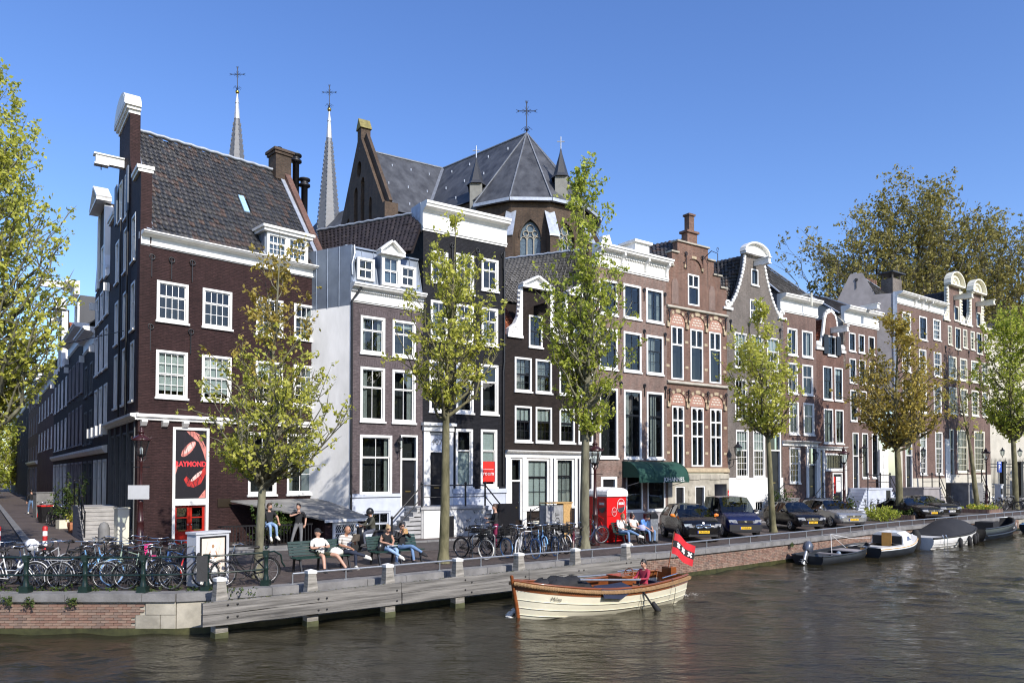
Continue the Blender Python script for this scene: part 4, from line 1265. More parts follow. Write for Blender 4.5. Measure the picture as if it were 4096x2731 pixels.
MB().box(-.1,L,.4,1.2,13.5,13.58).build('attic_edge',ZINC,h2)
window(h2,None,.30,1.18,11.95,12.98,2,1,1,split=.5,F=T(0,-.02,0),room=False,sill=False,fr=.11)
window(h2,None,2.55,3.40,11.95,12.98,2,1,1,split=.5,F=T(0,-.02,0),room=False,sill=False,fr=.11)
for x in(.30,2.55):
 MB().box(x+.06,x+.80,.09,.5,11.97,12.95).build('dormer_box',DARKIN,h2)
window(h2,None,1.42,2.38,11.80,13.25,2,1,1,split=.5,F=T(0,-.3,0),room=False,sill=False,fr=.13)
MB().box(1.46,2.34,-.15,.6,11.82,13.3).build('dormer_box',ZINC,h2)
pediment(h2,1.30,2.5,13.22,13.85,F=T(0,-.25,0))
pipe(h2,[(.18,.05,13.5),(.16,-.05,13.1),(.02,-.05,12.6),(.05,-.05,12.1)],.05,STEEL)
pipe(h2,[(.55,-.3,11.75),(.2,-.2,11.2),(.02,-.1,10.9),(.02,-.1,5.5),(.02,-.1,.5)],.05,IRON)
r=[L2(-4.77,35.35,13.55),L2(-9.6,37.5,13.55),L2(-4.40,37.25,16.0),L2(-10.5,40.2,16.0)]
roof_tiles(h2,r[1],r[0],r[3],r[2],TILE_BROWN,.27,.34)
ridge_cap(h2,[r[3]+Vector((0,0,.08)),r[2]+Vector((0,0,.08))],r=.13)
# carriage lamp on a wall bracket
def wall_lantern(root,x,z,F=I4,s=1.0,arm=.3):
 o=MB(F)
 o.tube([(x,-.02,z-.35*s),(x,-arm,z-.3*s),(x,-arm,z-.2*s)],.02*s,6)
 o.tube([(x,-.02,z-.7*s),(x,-.2*s,z-.6*s),(x,-.25*s,z-.35*s)],.015*s,6)
 o.lathe([(.06*s,z-.2*s),(.07*s,z-.17*s),(.10*s,z-.16*s)],(x,-arm,0),6,sm=False)
 o.lathe([(.17*s,z+.18*s),(.19*s,z+.2*s),(.08*s,z+.32*s),(.05*s,z+.34*s),(.05*s,z+.4*s),(.01,z+.46*s)],(x,-arm,0),6,sm=False)
 for k in range(6):
  a=k*math.pi/3
  o.bar((x+.10*s*math.cos(a),-arm+.10*s*math.sin(a),z-.16*s),(x+.165*s*math.cos(a),-arm+.165*s*math.sin(a),z+.19*s),.015*s)
 l=o.build('wall_lantern',IRON,root)
 MB(F).lathe([(.09*s,z-.15*s),(.15*s,z+.18*s)],(x,-arm,0),6,sm=False).build('lantern_glass',GLASS,l)
 return l
wall_lantern(h2,2.42,4.35)
# --- 3: the black house, number 407
h3=house('black_house','tall black brick house with broad white cornice and stone stoop',(-4.36,36.54),56)
L=4.82
ho=[]
for(a,c,z0,z1,k)in((.42,1.39,12.45,14.0,2),(1.85,2.90,12.1,14.1,2),(3.36,4.39,12.45,14.1,2),(.42,1.39,9.6,11.54,2),(1.85,2.89,9.6,11.54,2),(3.36,4.37,9.6,11.54,2),
 (.36,1.36,6.04,8.56,1),(1.86,2.89,6.04,8.56,1),(3.32,4.39,6.04,8.6,1)):
 window(h3,ho,a,c,z0,z1,k,1,1,split=.34,fr=.12,curt=[(0,.4)]if rnd.random()<.4 else None)
g2=window(h3,ho,1.85,2.85,2.28,5.22,1,1,1,split=.36,fr=.12)
g3=window(h3,ho,3.32,4.32,2.28,5.24,1,1,1,split=.36,fr=.12,blind=.62)
MB().box(1.98,2.72,.16,.18,2.4,4.05).build('screen',BLIND,g2)
sg=MB().box(3.44,4.2,.055,.06,2.55,3.6).build('window_sign',REDS,g3)
text('sign_lettering','Vroom',.30,LETW,g3,T(3.74,.05,2.98)@FRONT,.002)
text('sign_lettering','architectenbureau',.085,LETW,g3,T(3.83,.05,3.2)@FRONT,.002)
door(h3,ho,.34,1.30,1.44,4.02,BLACKP,transom=5.0,fr=.08)
text('house_number','407',.42,flat('number_grey',(.12,.12,.12)),h3,T(.82,.05,4.52)@FRONT,.004)
MB().box(.42,1.22,.058,.066,4.12,4.95).build('number_panel',LGREY,h3)
MB().prism([(0,1.4),(.34,1.4),(.34,5.0),(1.30,5.0),(1.30,2.22),(L,2.22),(L,15.0),(0,15.0)],0,.3,[h for h in ho if h[0][1]>2],reveal=.3,back=False).build('front_wall',B_BLACK,h3)
MB().box(0,.3,.3,5,0,16).build('party_wall',B_BLACK,h3)
b=MB().box(0,L,-.06,.3,-.4,1.38).box(1.40,L,-.06,.3,1.38,2.1).box(1.38,L+.05,-.14,-.061,1.98,2.2)
b.build('plinth',LGREY,h3)
b=MB()
for x in(.02,1.34):
 b.box(x,x+.3,-.14,0,1.42,5.05)
 b.box(x+.08,x+.22,-.16,-.141,1.8,4.8)
b.box(-.02,1.66,-.2,0,5.05,5.32);b.box(-.1,1.74,-.34,0,5.32,5.46)
b.build('door_surround',WHITE,h3)
cornice(h3,-.05,L+.08,14.9,16.3,.5,WHITE)
MB().box(-.06,.28,.2,1.2,14.9,16.34).build('corner_flashing',LEAD,h3)
for s in(1.6,3.1,4.65):anchor(h3,s,13.7,14.5)
pipe(h3,[(4.72,-.08,14.6),(4.72,-.08,8.8),(4.66,-.08,8.3),(4.66,-.08,2.4)],.055,IRON)
MB().box(1.9,2.6,2.0,2.6,16.3,17.0).box(1.85,2.65,1.95,2.65,17.0,17.1).build('chimney',WSTONE,h3)
MB().box(.6,2.0,1.6,2.4,16.35,16.75).build('roof_hatch',LEAD,h3)
# stoop with landing, steps to both sides, graffiti wall and black railings
GRAF=mat('scribbled_stone',(.40,.40,.40),.85,var=.25,vsc=2.5,bump=.15)
st=MB()
st.box(-.95,2.55,-1.75,0,-.4,1.30);st.box(-1.0,2.6,-1.82,0,1.30,1.42)
stairs(st,3.95,2.55,-1.7,-.6,-.2,1.40,8,'x')
stairs(st,-2.5,-.95,-1.7,-.75,-.2,1.40,8,'x')
stoop=st.build('stoop',GRAF,h3)
MB().box(-.85,.9,-1.80,-1.76,-.3,1.25).build('stoop_face',WHITE,stoop)
MB().box(.06,.72,-1.84,-1.80,-.35,.98).build('cellar_door',BLACKP,stoop)
gb=MB()
for k in range(26):
 x,z=rnd.uniform(1.1,2.5),rnd.uniform(.1,1.1)
 pts=[]
 for q in range(rnd.randrange(3,7)):
  x+=rnd.uniform(-.1,.16);z+=rnd.uniform(-.14,.14)
  pts.append((min(2.5,max(1.0,x)),-1.757,min(1.2,max(0,z))))
 gb.tube(pts,rnd.choice([.008,.012,.018]),4,rnd.randrange(3),flat=.25)
gb.build('graffiti',[LETB,flat('green_marker',(.03,.09,.05)),flat('blue_marker',(.05,.1,.16))],stoop)['kind']='stuff'
text('graffiti_tag','DWYS',.3,LETB,stoop,T(1.5,-1.757,.32)@FRONT@RZ(.12),.004)
rails(h3,[(-2.4,-1.7,-.1),(-.9,-1.7,1.42),(.2,-1.7,1.42)],1.0,r=.035)
rails(h3,[(.2,-1.75,1.42),(1.4,-1.75,1.42),(2.5,-1.75,1.42),(3.9,-1.75,-.1)],1.0,r=.035)
MB().box(2.9,4.2,-1.9,-1.85,-.2,1.5).build('bin_screen',BLACKP,h3)
# --- 4: the dark brown house with neck gables
h4=house('neck_gable_house','dark brown house with white scrolled neck gables and orange tiles',(-.37,39.23),55)
L=6.32
ho=[]
for(a,c)in((.62,1.74),(2.0,3.11),(3.64,4.73),(5.0,6.08)):
 window(h4,ho,a,c,7.36,9.16,3,2,2,split=.5,fr=.10,sash=BLACKP,curt=[(0,.8)]if a<3 else None)
 window(h4,ho,a,c,4.68,6.57,3,1,2,split=.42,fr=.10,sash=BLACKP,blind=.38 if a<3 else 0)
for c0 in(2.05,5.15):
 ho_=[]
 window(h4,ho,c0-.5,c0+.42,9.8,11.5,2,1,1,split=.5,fr=.09,sash=BLACKP)
up=[(0,4.2),(L,4.2),(L,10.3),(6.15,10.5),(6.05,12.95),(4.2,12.95),(4.1,10.3),(3.05,10.3),(2.98,12.95),(1.14,12.95),(1.1,10.3),(0,10.3)]
MB().prism(up,0,.35,ho,reveal=.3).build('front_wall',B_DARK,h4)
for c0 in(2.05,5.15):
 pediment(h4,c0-1.02,c0+1.02,12.9,13.55)
 for sg in(-1,1):
  b=MB()
  x=c0+sg*.93
  pr=[(x,10.3),(x+sg*.95,10.3),(x+sg*.9,10.65),(x+sg*.5,10.95),(x+sg*.26,11.4),(x+sg*.18,12.0),(x+sg*.14,12.85),(x,12.9)]
  b.prism(pr,-.06,.25)
  b.box(min(x,x+sg*1.0),max(x,x+sg*1.0),-.12,.28,10.16,10.3)
  scroll(b,x+sg*.55,10.58,.26)
  for k in range(7):
   b.ball((x+sg*(.30-.012*k),.02,11.2+.25*k),.085,6)
  b.build('volute',WHITE,h4)
 hoist(h4,c0,11.62,1.1,m=B_DARK)
# shop front
ho=[]
b=MB()
b.box(0,L,-.02,.3,-.3,1.2)
for(a,c)in((1.2,1.40),(2.9,3.4),(4.62,5.0),(5.0,6.3)):
 pass
window(h4,ho,1.36,2.92,1.10,3.80,3,1,2,split=.36,fr=.14,sash=BLACKP,blind=1.0)
window(h4,ho,3.36,4.66,1.15,3.84,3,1,2,split=.36,fr=.13,sash=BLACKP,curt=[(.0,1)])
door(h4,ho,.34,1.06,.52,2.55,BLACKP,transom=3.80,fr=.09)
MB().prism([(0,-.3),(L,-.3),(L,4.22),(0,4.22)],0,.3,ho,reveal=.3,back=False).build('shop_wall',B_DARK,h4)
b=MB()
for(a,c)in((.02,.30),(1.08,1.34),(2.94,3.12),(3.2,3.34),(4.68,4.86),(5.0,5.16),(5.9,6.25)):
 b.box(a,c,-.09,0,-.1,3.82)
b.box(1.1,3.0,-.12,-.001,.98,1.12)
b.build('shopfront_posts',WHITE,h4)
cornice(h4,0,L,3.78,4.2,.3,WHITE)
MB().box(1.5,2.9,-.5,-.05,.32,.45).build('basement_hood',OFFW,h4)
rails(h4,[(1.0,-.9,0),(1.6,-.9,.25),(3.2,-.9,0)],1.0,posts=True)
M4=Matrix.Translation((-.37,39.23,0))@RZ(R(35))
def L4(x,y,z):return M4.inverted()@Vector((x,y,z))
p0,p1=L4(-.55,41.2,12.65),L4(4.72,43.6,12.65)
roof_tiles(h4,(.02,.2,10.34),(1.3,.2,10.34),(.02,2.3,12.66),(1.3,2.3,12.66),TILE_ORANGE,.25,.32)
roof_tiles(h4,(3.1,.3,10.34),(4.2,.3,10.34),(3.1,2.3,12.66),(4.2,2.3,12.66),TILE_ORANGE,.25,.32)
MB().box(0,L,2.3,2.5,0,12.7).build('rear_wall',B_DARK,h4)
roof_tiles(h4,(-.05,2.2,12.66),(6.3,2.2,12.66),tuple(L4(-.9,46.4,16.2)),tuple(L4(4.45,44.2,16.2)),TILE_GREY,.27,.34)
ridge_cap(h4,[L4(-.9,46.4,16.28),L4(4.45,44.2,16.28)],r=.13)
# --- 5: the three-bay house with the green awning
h5=house('awning_house','three bay pinkish brick house with white cornice and green shop awning',(4.81,42.86),54)
L=5.92
ho=[]
for(a,c)in((.24,1.72),(2.2,3.68),(4.12,5.6)):
 window(h5,ho,a,c,12.22,14.25,2,0,2,split=.5,fr=.13,sash=BLACKP,curt=[(0,.45),(.8,1)]if a>4 else None)
 window(h5,ho,a,c,9.04,11.4,2,1,2,split=.4,fr=.13,sash=BLACKP,curt=[(.05,.3),(.4,.65)]if a>4 else None)
 window(h5,ho,a,c,3.88,7.94,2,1,1,split=.36,fr=.13,sash=BLACKP,mun=.05,curt=[(.3,.75)]if a>4 else([(.05,.4)]if a>2 else None))
door(h5,ho,.35,1.62,.55,2.80,BLACKP,fr=.16)
window(h5,ho,2.35,3.75,.75,3.5,1,0,1,fr=.1,sash=BLACKP)
window(h5,ho,4.15,5.7,.75,3.5,1,0,1,fr=.1,sash=BLACKP)
MB().prism([(0,-.3),(L,-.3),(L,15.05),(0,15.05)],0,.3,ho,reveal=.3,back=False).build('front_wall',B_PINK,h5)
MB().box(2.0,L,-.05,-.002,-.3,.7).build('plinth',GREYPL,h5)
MB().box(0,.3,.3,5,0,15).build('party_wall',B_PINK,h5)
cornice(h5,-.05,L+.15,14.9,16.2,.55,WHITE,brackets=(.15,2.0,4.0,5.8),dent=.14)
for s in(1.95,3.92,5.75):
 for z in(13.4,10.9,7.6):anchor(h5,s,z,z+.75)
MB().prism([(1.4,16.2),(1.5,17.2),(2.05,17.35),(2.5,16.2)],1.0,1.3).build('dormer_cheek',WHITE,h5)
MB().box(2.9,4.1,-.3,.9,16.22,16.75).box(2.75,4.25,-.45,1.0,16.75,16.9).build('cornice_crest',WHITE,h5)
AWN=mat('green_canvas',(.008,.055,.038),.8,var=.15,vsc=5)
aw=MB()
ap=[(-.02-1.35*math.sin(R(90)*k/6),2.75+.95*math.cos(R(90)*k/6))for k in range(7)]
rings=[[(2.05,y,z)for y,z in ap],[(3.4,y,z)for y,z in ap],[(4.75,y,z)for y,z in ap],[(6.3,y,z)for y,z in ap]]
aw.loft(rings,0,False,ringclosed=False)
for x in(2.05,6.3):
 aw.add([(x,y,z)for y,z in ap]+[(x,-.02,2.75)],[tuple(range(len(ap)+1))])
aw.box(2.05,6.3,-1.40,-1.36,2.45,2.76)
awn=aw.build('awning',AWN,h5)
for x in(2.07,3.4,4.75,6.28):
 MB().tube([(x,y-.012,z+.012)for y,z in ap],.014,5).build('awning_rib',AWN,awn)
for x in(2.2,6.1):
 MB().tube([(x,-.05,2.2),(x,-1.34,2.5)],.02,6).build('awning_arm',STEEL,awn)
text('awning_lettering','JOHANNES.',.36,LETW,awn,T(5.0,-1.404,2.62)@FRONT,.002)
# --- 6: the red brick house with stepped gable
h6=house('stepped_gable_house','red brick house with stepped gable, stone bands and tall white mullioned windows',(9.6,46.34),55.5)
L=5.65
ho=[]
YST=mat('yellow_stone',(.42,.34,.22),.8,var=.25,vsc=5)
def pairwin(root,ho,a,c,z0,z1,trans,arched=False):
 """a tall white window of two lights with mullion and transoms"""
 fr=.10
 ho.append([(a,z0),(c,z0),(c,z1),(a,z1)])
 b=MB();m=(a+c)/2
 for q in((a,a+fr,z0,z1),(c-fr,c,z0,z1),(a+fr,c-fr,z1-fr,z1),(a+fr,c-fr,z0,z0+fr)):
  b.box(q[0],q[1],-.02,.14,q[2],q[3])
 b.box(m-.05,m+.05,.0,.12,z0+fr if len(trans)!=1 else trans[0],z1-fr)
 for t in trans:
  b.box(a+fr,c-fr,-.01,.13,t-.055,t+.055)
 b.box(a-.02,c+.02,.55,.6,z0,z1,1);b.box(a-.06,a-.021,.141,.6,z0,z1,1);b.box(c+.021,c+.06,.141,.6,z0,z1,1);b.box(a,c,.141,.6,z1+.001,z1+.04,1)
 if arched:
  for x0,x1 in((a+fr,m-.05),(m+.05,c-fr)):
   n=8;cx,r_=(x0+x1)/2,(x1-x0)/2
   arc=[(cx-r_*math.cos(math.pi*i/n),z1-fr-r_+r_*math.sin(math.pi*i/n))for i in range(n+1)]
   b.prism(arc[:n//2+1]+[(x0,z1-fr+.001)],.03,.1);b.prism(arc[n//2:]+[(x1,z1-fr+.001)][::-1],.03,.1)
 w=b.build('window',[WHITE,DARKIN],root)
 zs=[z0+fr]+list(trans)+[z1-fr]
 for za,zb in zip(zs[:-1],zs[1:]):
  single=len(trans)==1 and za==zs[0]
  for x0,x1 in(((a+fr,c-fr),)if single else((a+fr,m-.05),(m+.05,c-fr))):
   put('pane',pane_mesh(x1-x0,zb-za,GLASS),w,T((x0+x1)/2,.07,(za+zb)/2))
   if zb==zs[-1]or(len(trans)>1 and za==zs[-3 if len(zs)>3 else 0]):
    lb=MB()
    for k in range(1,3):lb.box(x0+(x1-x0)*k/3-.008,x0+(x1-x0)*k/3+.008,.055,.066,za,zb)
    for k in range(1,4):lb.box(x0,x1,.055,.066,za+(zb-za)*k/4-.008,za+(zb-za)*k/4+.008)
    lb.build('leading',IRON,w)
 return w
BAYS=((.30,1.50),(2.04,3.32),(3.82,5.06))
for(a,c)in BAYS:
 pairwin(h6,ho,a+.08,c-.02,8.86,12.2,(11.05,))
 pairwin(h6,ho,a+.12,c,3.42,7.2,(5.35,6.3),True)
pairwin(h6,ho,1.92,2.98,13.7,15.7,(14.9,))
door(h6,ho,.65,1.5,.1,2.2,BLACKP)
door(h6,ho,2.44,3.37,.1,2.2,BLACKP)
ho.append([(4.25,.1),(5.45,.1),(5.45,2.3),(4.25,2.3)])
MB().box(4.2,5.5,1.2,1.25,0,2.4).box(4.2,4.25,.3,1.2,0,2.3).box(5.45,5.5,.3,1.2,0,2.3).build('porch_recess',GREYPL,h6)
out6=[(0,3.0),(L,3.0),(L,15.2),(5.05,15.2),(5.05,15.95),(4.4,15.95),(4.4,16.85),(3.85,16.85),(3.85,17.6),(1.0,17.6),(1.0,16.85),(.5,16.85),(.5,15.95),(.05,15.95),(.05,15.2),(0,15.2)]
MB().prism(out6,0,.4,[h for h in ho if h[0][1]>2.5],reveal=.3).build('front_wall',B_RED,h6)
MB().prism([(0,-.2),(L,-.2),(L,2.98),(0,2.98)],-.06,.3,[h for h in ho if h[0][1]<2.5],reveal=.3,back=False).build('stone_base',SAND,h6)
for k in range(6):
 MB().box(-.02+k*.95,.9+k*.95,-.12,-.061,2.62 if k%2 else 2.6,2.9).build('base_stone',SAND,h6)
for x in(1.95,3.75):
 for z in(.6,1.1,1.6):
  MB().box(x-.13,x+.13,-.1,-.061,z,z+.32).build('base_stone',SAND,h6)
for(z0,z1)in((13.28,13.46),(8.55,8.74),(3.0,3.3)):
 MB().profx([(0,z0),(-.12,z0+.03),(-.16,z0+.08),(-.1,z1),(0,z1+.04)],-.02,L+.02).build('string_course',SAND if z0>4 else YST,h6)
for(x0,x1,z)in((-.04,.62,15.95),(.4,1.1,16.85),(.92,3.95,17.6),(3.78,4.5,16.85),(4.3,5.15,15.95),(5.0,L+.05,15.2)):
 MB().box(x0,x1,-.1,.5,z,z+.1).build('step_cap',SAND,h6)
pn=MB().box(1.92,2.82,.0,.5,17.71,18.36).box(1.8,2.94,-.1,.6,18.36,18.5).box(2.14,2.6,.05,.45,18.5,19.5).box(2.06,2.68,-.02,.52,19.5,19.62)
pn.build('gable_pinnacle',B_RED,h6)
# arches over the bays, tympana with patterned tiles, pilaster brackets, anchors
for zb in(12.2,7.22):
 for(a,c)in BAYS:
  m,rr_=(a+c)/2+.04,(c-a)/2+.05
  ap=[(m-rr_*math.cos(math.pi*k/12),zb+.32+.52*math.sin(math.pi*k/12))for k in range(13)]
  MB().prism(ap+[(m+rr_,zb+.02),(m-rr_,zb+.02)],-.025,.0).build('tympanum',mat('tympanum_brick',(.40,.22,.16),.8,var=.3,vsc=12),h6)
  for k in range(12):
   p,q=ap[k],ap[k+1]
   f_=1.24
   P2=[(m+(p[0]-m)*f_,zb+.32+(p[1]-zb-.32)*1.4),(m+(q[0]-m)*f_,zb+.32+(q[1]-zb-.32)*1.4)]
   MB().prism([p,q,P2[1],P2[0]],-.09,.0).build('arch_stone',YST if k in(0,3,5,6,8,11)and k%3!=1 else B_RED,h6)
  dots=MB()
  for r_ in range(3):
   for k in range(7):
    x=m-.42+k*.14+(.07 if r_%2 else 0)
    if abs(x-m)<.5-r_*.08:dots.box(x-.035,x+.035,-.04,-.026,zb+.2+r_*.17,zb+.28+r_*.17)
  dots.build('white_tiles',OFFW,h6)['kind']='stuff'
 for x in(.08,1.78,3.58,5.35):
  MB().box(x-.12,x+.12,-.12,0,zb-.1,zb+.25).build('pilaster_stone',YST,h6)
  anchor(h6,x,zb+.15,zb+1.0,F=T(0,-.12,0))
for z in(4.2,5.9,9.6,11.2):
 for x in(.08,1.78,3.58,5.4):
  MB().box(x-.14,x+.14,-.02,0,z,z+.16).build('stone_band',YST,h6)
for(x,z)in((.75,14.9),(4.2,14.9)):
 MB().prism([(x-.3,13.6),(x+.3,13.6),(x+.3,z),(x+.15,z+.3),(x-.15,z+.3),(x-.3,z)],-.0,-.03).build('blind_niche',B_PINK,h6)
ap=[(2.45-.72*math.cos(math.pi*k/12),16.0+.7*math.sin(math.pi*k/12))for k in range(13)]
for k in range(12):
 p,q=ap[k],ap[k+1]
 P2=[(2.45+(v_[0]-2.45)*1.25,16.0+(v_[1]-16.0)*1.25)for v_ in(p,q)]
 MB().prism([p,q,P2[1],P2[0]],-.09,.0).build('arch_stone',YST if k in(0,5,6,11)else B_RED,h6)
for x in(1.7,3.25):anchor(h6,x,15.9,17.0,F=T(0,-.05,0))
b=MB()
b.tube([(3.4,-.05,16.9),(3.6,-.5,17.3),(3.85,-.8,17.1),(3.85,-.8,15.6)],.03,6)
b.tube([(3.85+.09*math.cos(t),-.8,17.35+.14*math.sin(t))for t in[k*.8 for k in range(8)]],.02,5)
b.build('flag_bracket',BLACKM,h6)
nb=MB().box(5.52,5.63,-.1,-.061,1.36,1.88).build('house_sign',REDS,h6)
text('sign_lettering','82',.1,LETW,h6,T(5.575,-.102,1.66)@FRONT,.002,sx=.7)
M6=Matrix.Translation((9.6,46.34,0))@RZ(R(34.5))
def L6(x,y,z):return M6.inverted()@Vector((x,y,z))
roof_tiles(h6,L6(8.9,47.3,16.3),L6(10.9,47.2,16.3),L6(9.2,50.7,18.45),L6(11.4,49.2,18.45),TILE_DARK,.3,.34)
roof_tiles(h6,(3.4,.5,15.3),(6.2,.5,15.3),(3.4,3.2,18.1),(7.0,3.2,18.1),TILE_DARK,.3,.34)
# --- 7: grey brick neck gable
h7=house('grey_gable_house','grey brown brick house with tall white scalloped neck gable and arched top',(14.26,49.54),55.5)
L=5.8
ho=[]
for(a,c)in((.75,2.02),(2.5,3.8),(4.2,5.5)):
 window(h7,ho,a,c,10.1,12.45,3,1,2,split=.4,blind=.4 if a>2 else .8)
 window(h7,ho,a,c,6.6,9.32,3,2,2,split=.45)
for(a,c)in((.82,2.12),(2.6,3.87)):
 window(h7,ho,a,c,2.72,5.9,4,2,4,split=.42,fr=.1,blind=.45)
door(h7,ho,4.32,5.62,1.3,4.55,BLACKP,transom=5.88,fr=.12)
for(a,c)in((.95,2.0),(2.7,3.75)):
 window(h7,ho,a,c,.35,1.15,3,0,1,fr=.1)
window(h7,ho,2.38,3.68,13.42,14.88,4,1,1,split=.5)
window(h7,ho,2.55,3.3,15.9,17.0,1,0,1,sash=BLACKP,fr=.08)
c0=2.95
prof=[(0,2.74),(L,2.74),(L,14.0),(5.35,14.3),(4.95,14.9),(4.55,15.7),(4.25,16.5),(4.05,17.3),(3.98,18.0),(1.92,18.0),(1.85,17.3),(1.65,16.5),(1.35,15.7),(.95,14.9),(.5,14.3),(0,14.0)]
lowh=[h for h in ho if h[0][1]<2.73]
prof7=[(0,2.72),(.82,2.72),(.82,5.9),(2.12,5.9),(2.12,2.72),(2.6,2.72),(2.6,5.9),(3.87,5.9),(3.87,2.72),(4.32,2.72),(4.32,5.88),(5.62,5.88),(5.62,2.72)]+[(L,2.72)]+prof[2:]
MB().prism(prof7,0,.35,[h for h in ho if h[0][1]>6],reveal=.3).build('front_wall',B_GREY,h7)
MB().prism([(0,-.2),(L,-.2),(L,2.70),(5.62,2.70),(5.62,1.3),(4.32,1.3),(4.32,2.70),(0,2.70)],-.06,.3,[h for h in ho if h[0][1]<1],reveal=.3,back=False).build('plinth',WHITE,h7)
for sg in(-1,1):
 b=MB()
 pts=[(.05,14.05),(.5,14.32),(.95,14.95),(1.35,15.75),(1.65,16.55),(1.85,17.3),(1.92,17.95)]
 if sg>0:pts=[(2*c0-x,z)for x,z in pts]
 for p,q in zip(pts[:-1],pts[1:]):
  for k in range(3):
   x,z=p[0]+(q[0]-p[0])*k/3,p[1]+(q[1]-p[1])*k/3
   b.ball((x,.02,z),.125,7,sc=(1,1,1.3))
 x=c0-sg*-2.55
 scroll(b,pts[0][0],14.25,.26)
 b.box(pts[0][0]-.45,pts[0][0]+.45,-.14,.3,13.85,14.02)
 b.build('scalloped_edge',WHITE,h7)
pediment(h7,1.7,4.2,17.9,18.7,arc=True,proj=.3)
hoist(h7,2.95,17.2,1.2)
for s in(.35,2.25,4.0,5.65):anchor(h7,s,12.5,13.2)
wall_lantern(h7,.15,4.4,s=1.5,arm=.7)
M7=Matrix.Translation((14.26,49.54,0))@RZ(R(34.5))
def L7(x,y,z):return M7.inverted()@Vector((x,y,z))
roof_tiles(h7,L7(14.0,50.3,14.3),L7(15.6,50.9,14.3),L7(14.0,53.2,17.95),L7(16.3,51.2,17.95),TILE_DARK,.3,.34)
roof_tiles(h7,(5.7,.5,14.2),(5.7,4.5,14.2),(3.4,.5,17.9),(3.4,4.5,17.9),TILE_DARK,.3,.34)
stp=MB()
stp.box(4.1,5.75,-1.3,0,-.1,1.22).box(4.05,5.8,-1.36,0,1.22,1.3)
stairs(stp,2.6,4.1,-1.3,-.3,0,1.25,6,'x')
stp.build('stoop',STONE,h7)
rails(h7,[(2.6,-1.3,.1),(4.15,-1.3,1.3),(5.7,-1.3,1.3)],.95)
# --- 8: brown brick, cornice, grey hipped roof
h8=house('hipped_roof_house','narrow brown brick house with white cornice and grey hipped tile roof',(19.05,52.83),55.5)
L=4.15
ho=[]
for(a,c)in((.7,1.85),(2.4,3.7)):
 window(h8,ho,a,c,11.45,13.38,2,0,1,fr=.11,curt=[(.6,.95)]if a>2 else None)
 window(h8,ho,a,c,8.70,10.9,2,1,1,split=.4,fr=.11)
 window(h8,ho,a+.1,c+.1,5.8,8.1,2,1,1,split=.4,fr=.11,curt=[(.6,.9)]if a>2 else None)
window(h8,ho,.8,2.05,2.3,4.85,3,2,3,split=.45,fr=.1)
door(h8,ho,3.0,4.05,1.3,3.6,BLACKP,transom=4.9)
MB().prism([(0,-.2),(L,-.2),(L,14.5),(0,14.5)],0,.3,ho,reveal=.3,back=False).build('front_wall',B_BROWN,h8)
MB().prism([(.0,12),(0,15.6),(3.2,18.2),(4.5,18.2),(4.5,12)],0,.25,plane='yz').build('end_wall',GREYPL,h8)
cornice(h8,-.12,L+.2,14.45,15.7,.55,WHITE)
cornice(h8,0,L+.05,4.93,5.32,.35,WHITE,name='shopfront_cornice')
for x in(2.85,4.05):MB().box(x-.1,x+.1,-.1,0,1.2,4.93).build('pilaster',WHITE,h8)
roof_tiles(h8,(-.05,.1,15.75),(4.3,.1,15.75),(-.6,3.2,18.9),(2.4,3.2,18.9),TILE_GREY,.28,.34)
ridge_cap(h8,[(-.6,3.2,18.98),(2.4,3.2,18.98)])
MB().bar((4.3,.1,15.85),(2.4,3.2,19.0),.3,.06).bar((-.05,.1,15.85),(-.6,3.2,18.9),.3,.06).build('hip_flashing',LEAD,h8)
wall_lantern(h8,3.4,4.2,s=1.2,arm=.35)
MB().bar((2.5,-.75,15.0),(2.5,-.75,15.9),.1).bar((2.5,-.8,15.9),(2.5,.2,15.95),.1).build('hoist_bracket',OFFW,h8)
stp=MB().box(2.6,4.1,-1.4,0,-.1,1.22)
stairs(stp,1.2,2.6,-1.4,-.3,0,1.25,6,'x')
stp.build('stoop',STONE,h8)
rails(h8,[(1.2,-1.4,.1),(2.7,-1.4,1.25),(4.0,-1.4,1.25)],.95)
# --- 9: small house, orange roof
h9=house('little_gable_house','small brick house with orange roof tiles, curved gable and dark shutters',(22.47,55.18),55)
L=3.58
ho=[]
for(a,c)in((.8,2.1),(2.3,3.5)):
 window(h9,ho,a,c-.1,8.5,11.0,2,1,1,split=.42,fr=.10,sash=BLACKP)
 window(h9,ho,a+.05,c-.05,5.25,7.82,2,1,1,split=.42,fr=.10,sash=BLACKP)
window(h9,ho,1.45,2.55,11.85,13.35,2,0,2,fr=.1,sash=BLACKP)
window(h9,ho,1.0,3.35,3.25,4.5,6,0,2,fr=.13,sash=BLACKP)
door(h9,ho,1.9,3.2,.4,3.05,BLACKP,fr=.1)
c0=2.0
prof=[(0,-.2),(L,-.2),(L,12.3),(3.2,12.4),(2.95,13.0),(2.75,13.9),(2.65,14.5),(2.0+.45,14.95),(2.0,15.15),(1.55,14.95),(1.35,14.5),(1.25,13.9),(1.05,13.0),(.8,12.4),(0,12.3)]
MB().prism(prof,0,.35,ho,reveal=.3).build('front_wall',B_RUST,h9)
b=MB()
ed=prof[3:14]
for p,q in zip(ed[:-1],ed[1:]):
 b.bar((p[0],.12,p[1]+.05),(q[0],.12,q[1]+.05),.5,.14,up=(0,1,0))
b.box(-.1,.85,-.12,.3,12.15,12.35).box(3.15,3.75,-.12,.3,12.15,12.35)
b.ball((.25,.05,12.55),.28,8).ball((3.4,.05,12.55),.28,8)
b.build('gable_coping',WHITE,h9)
hoist(h9,2.0,13.55,1.3)
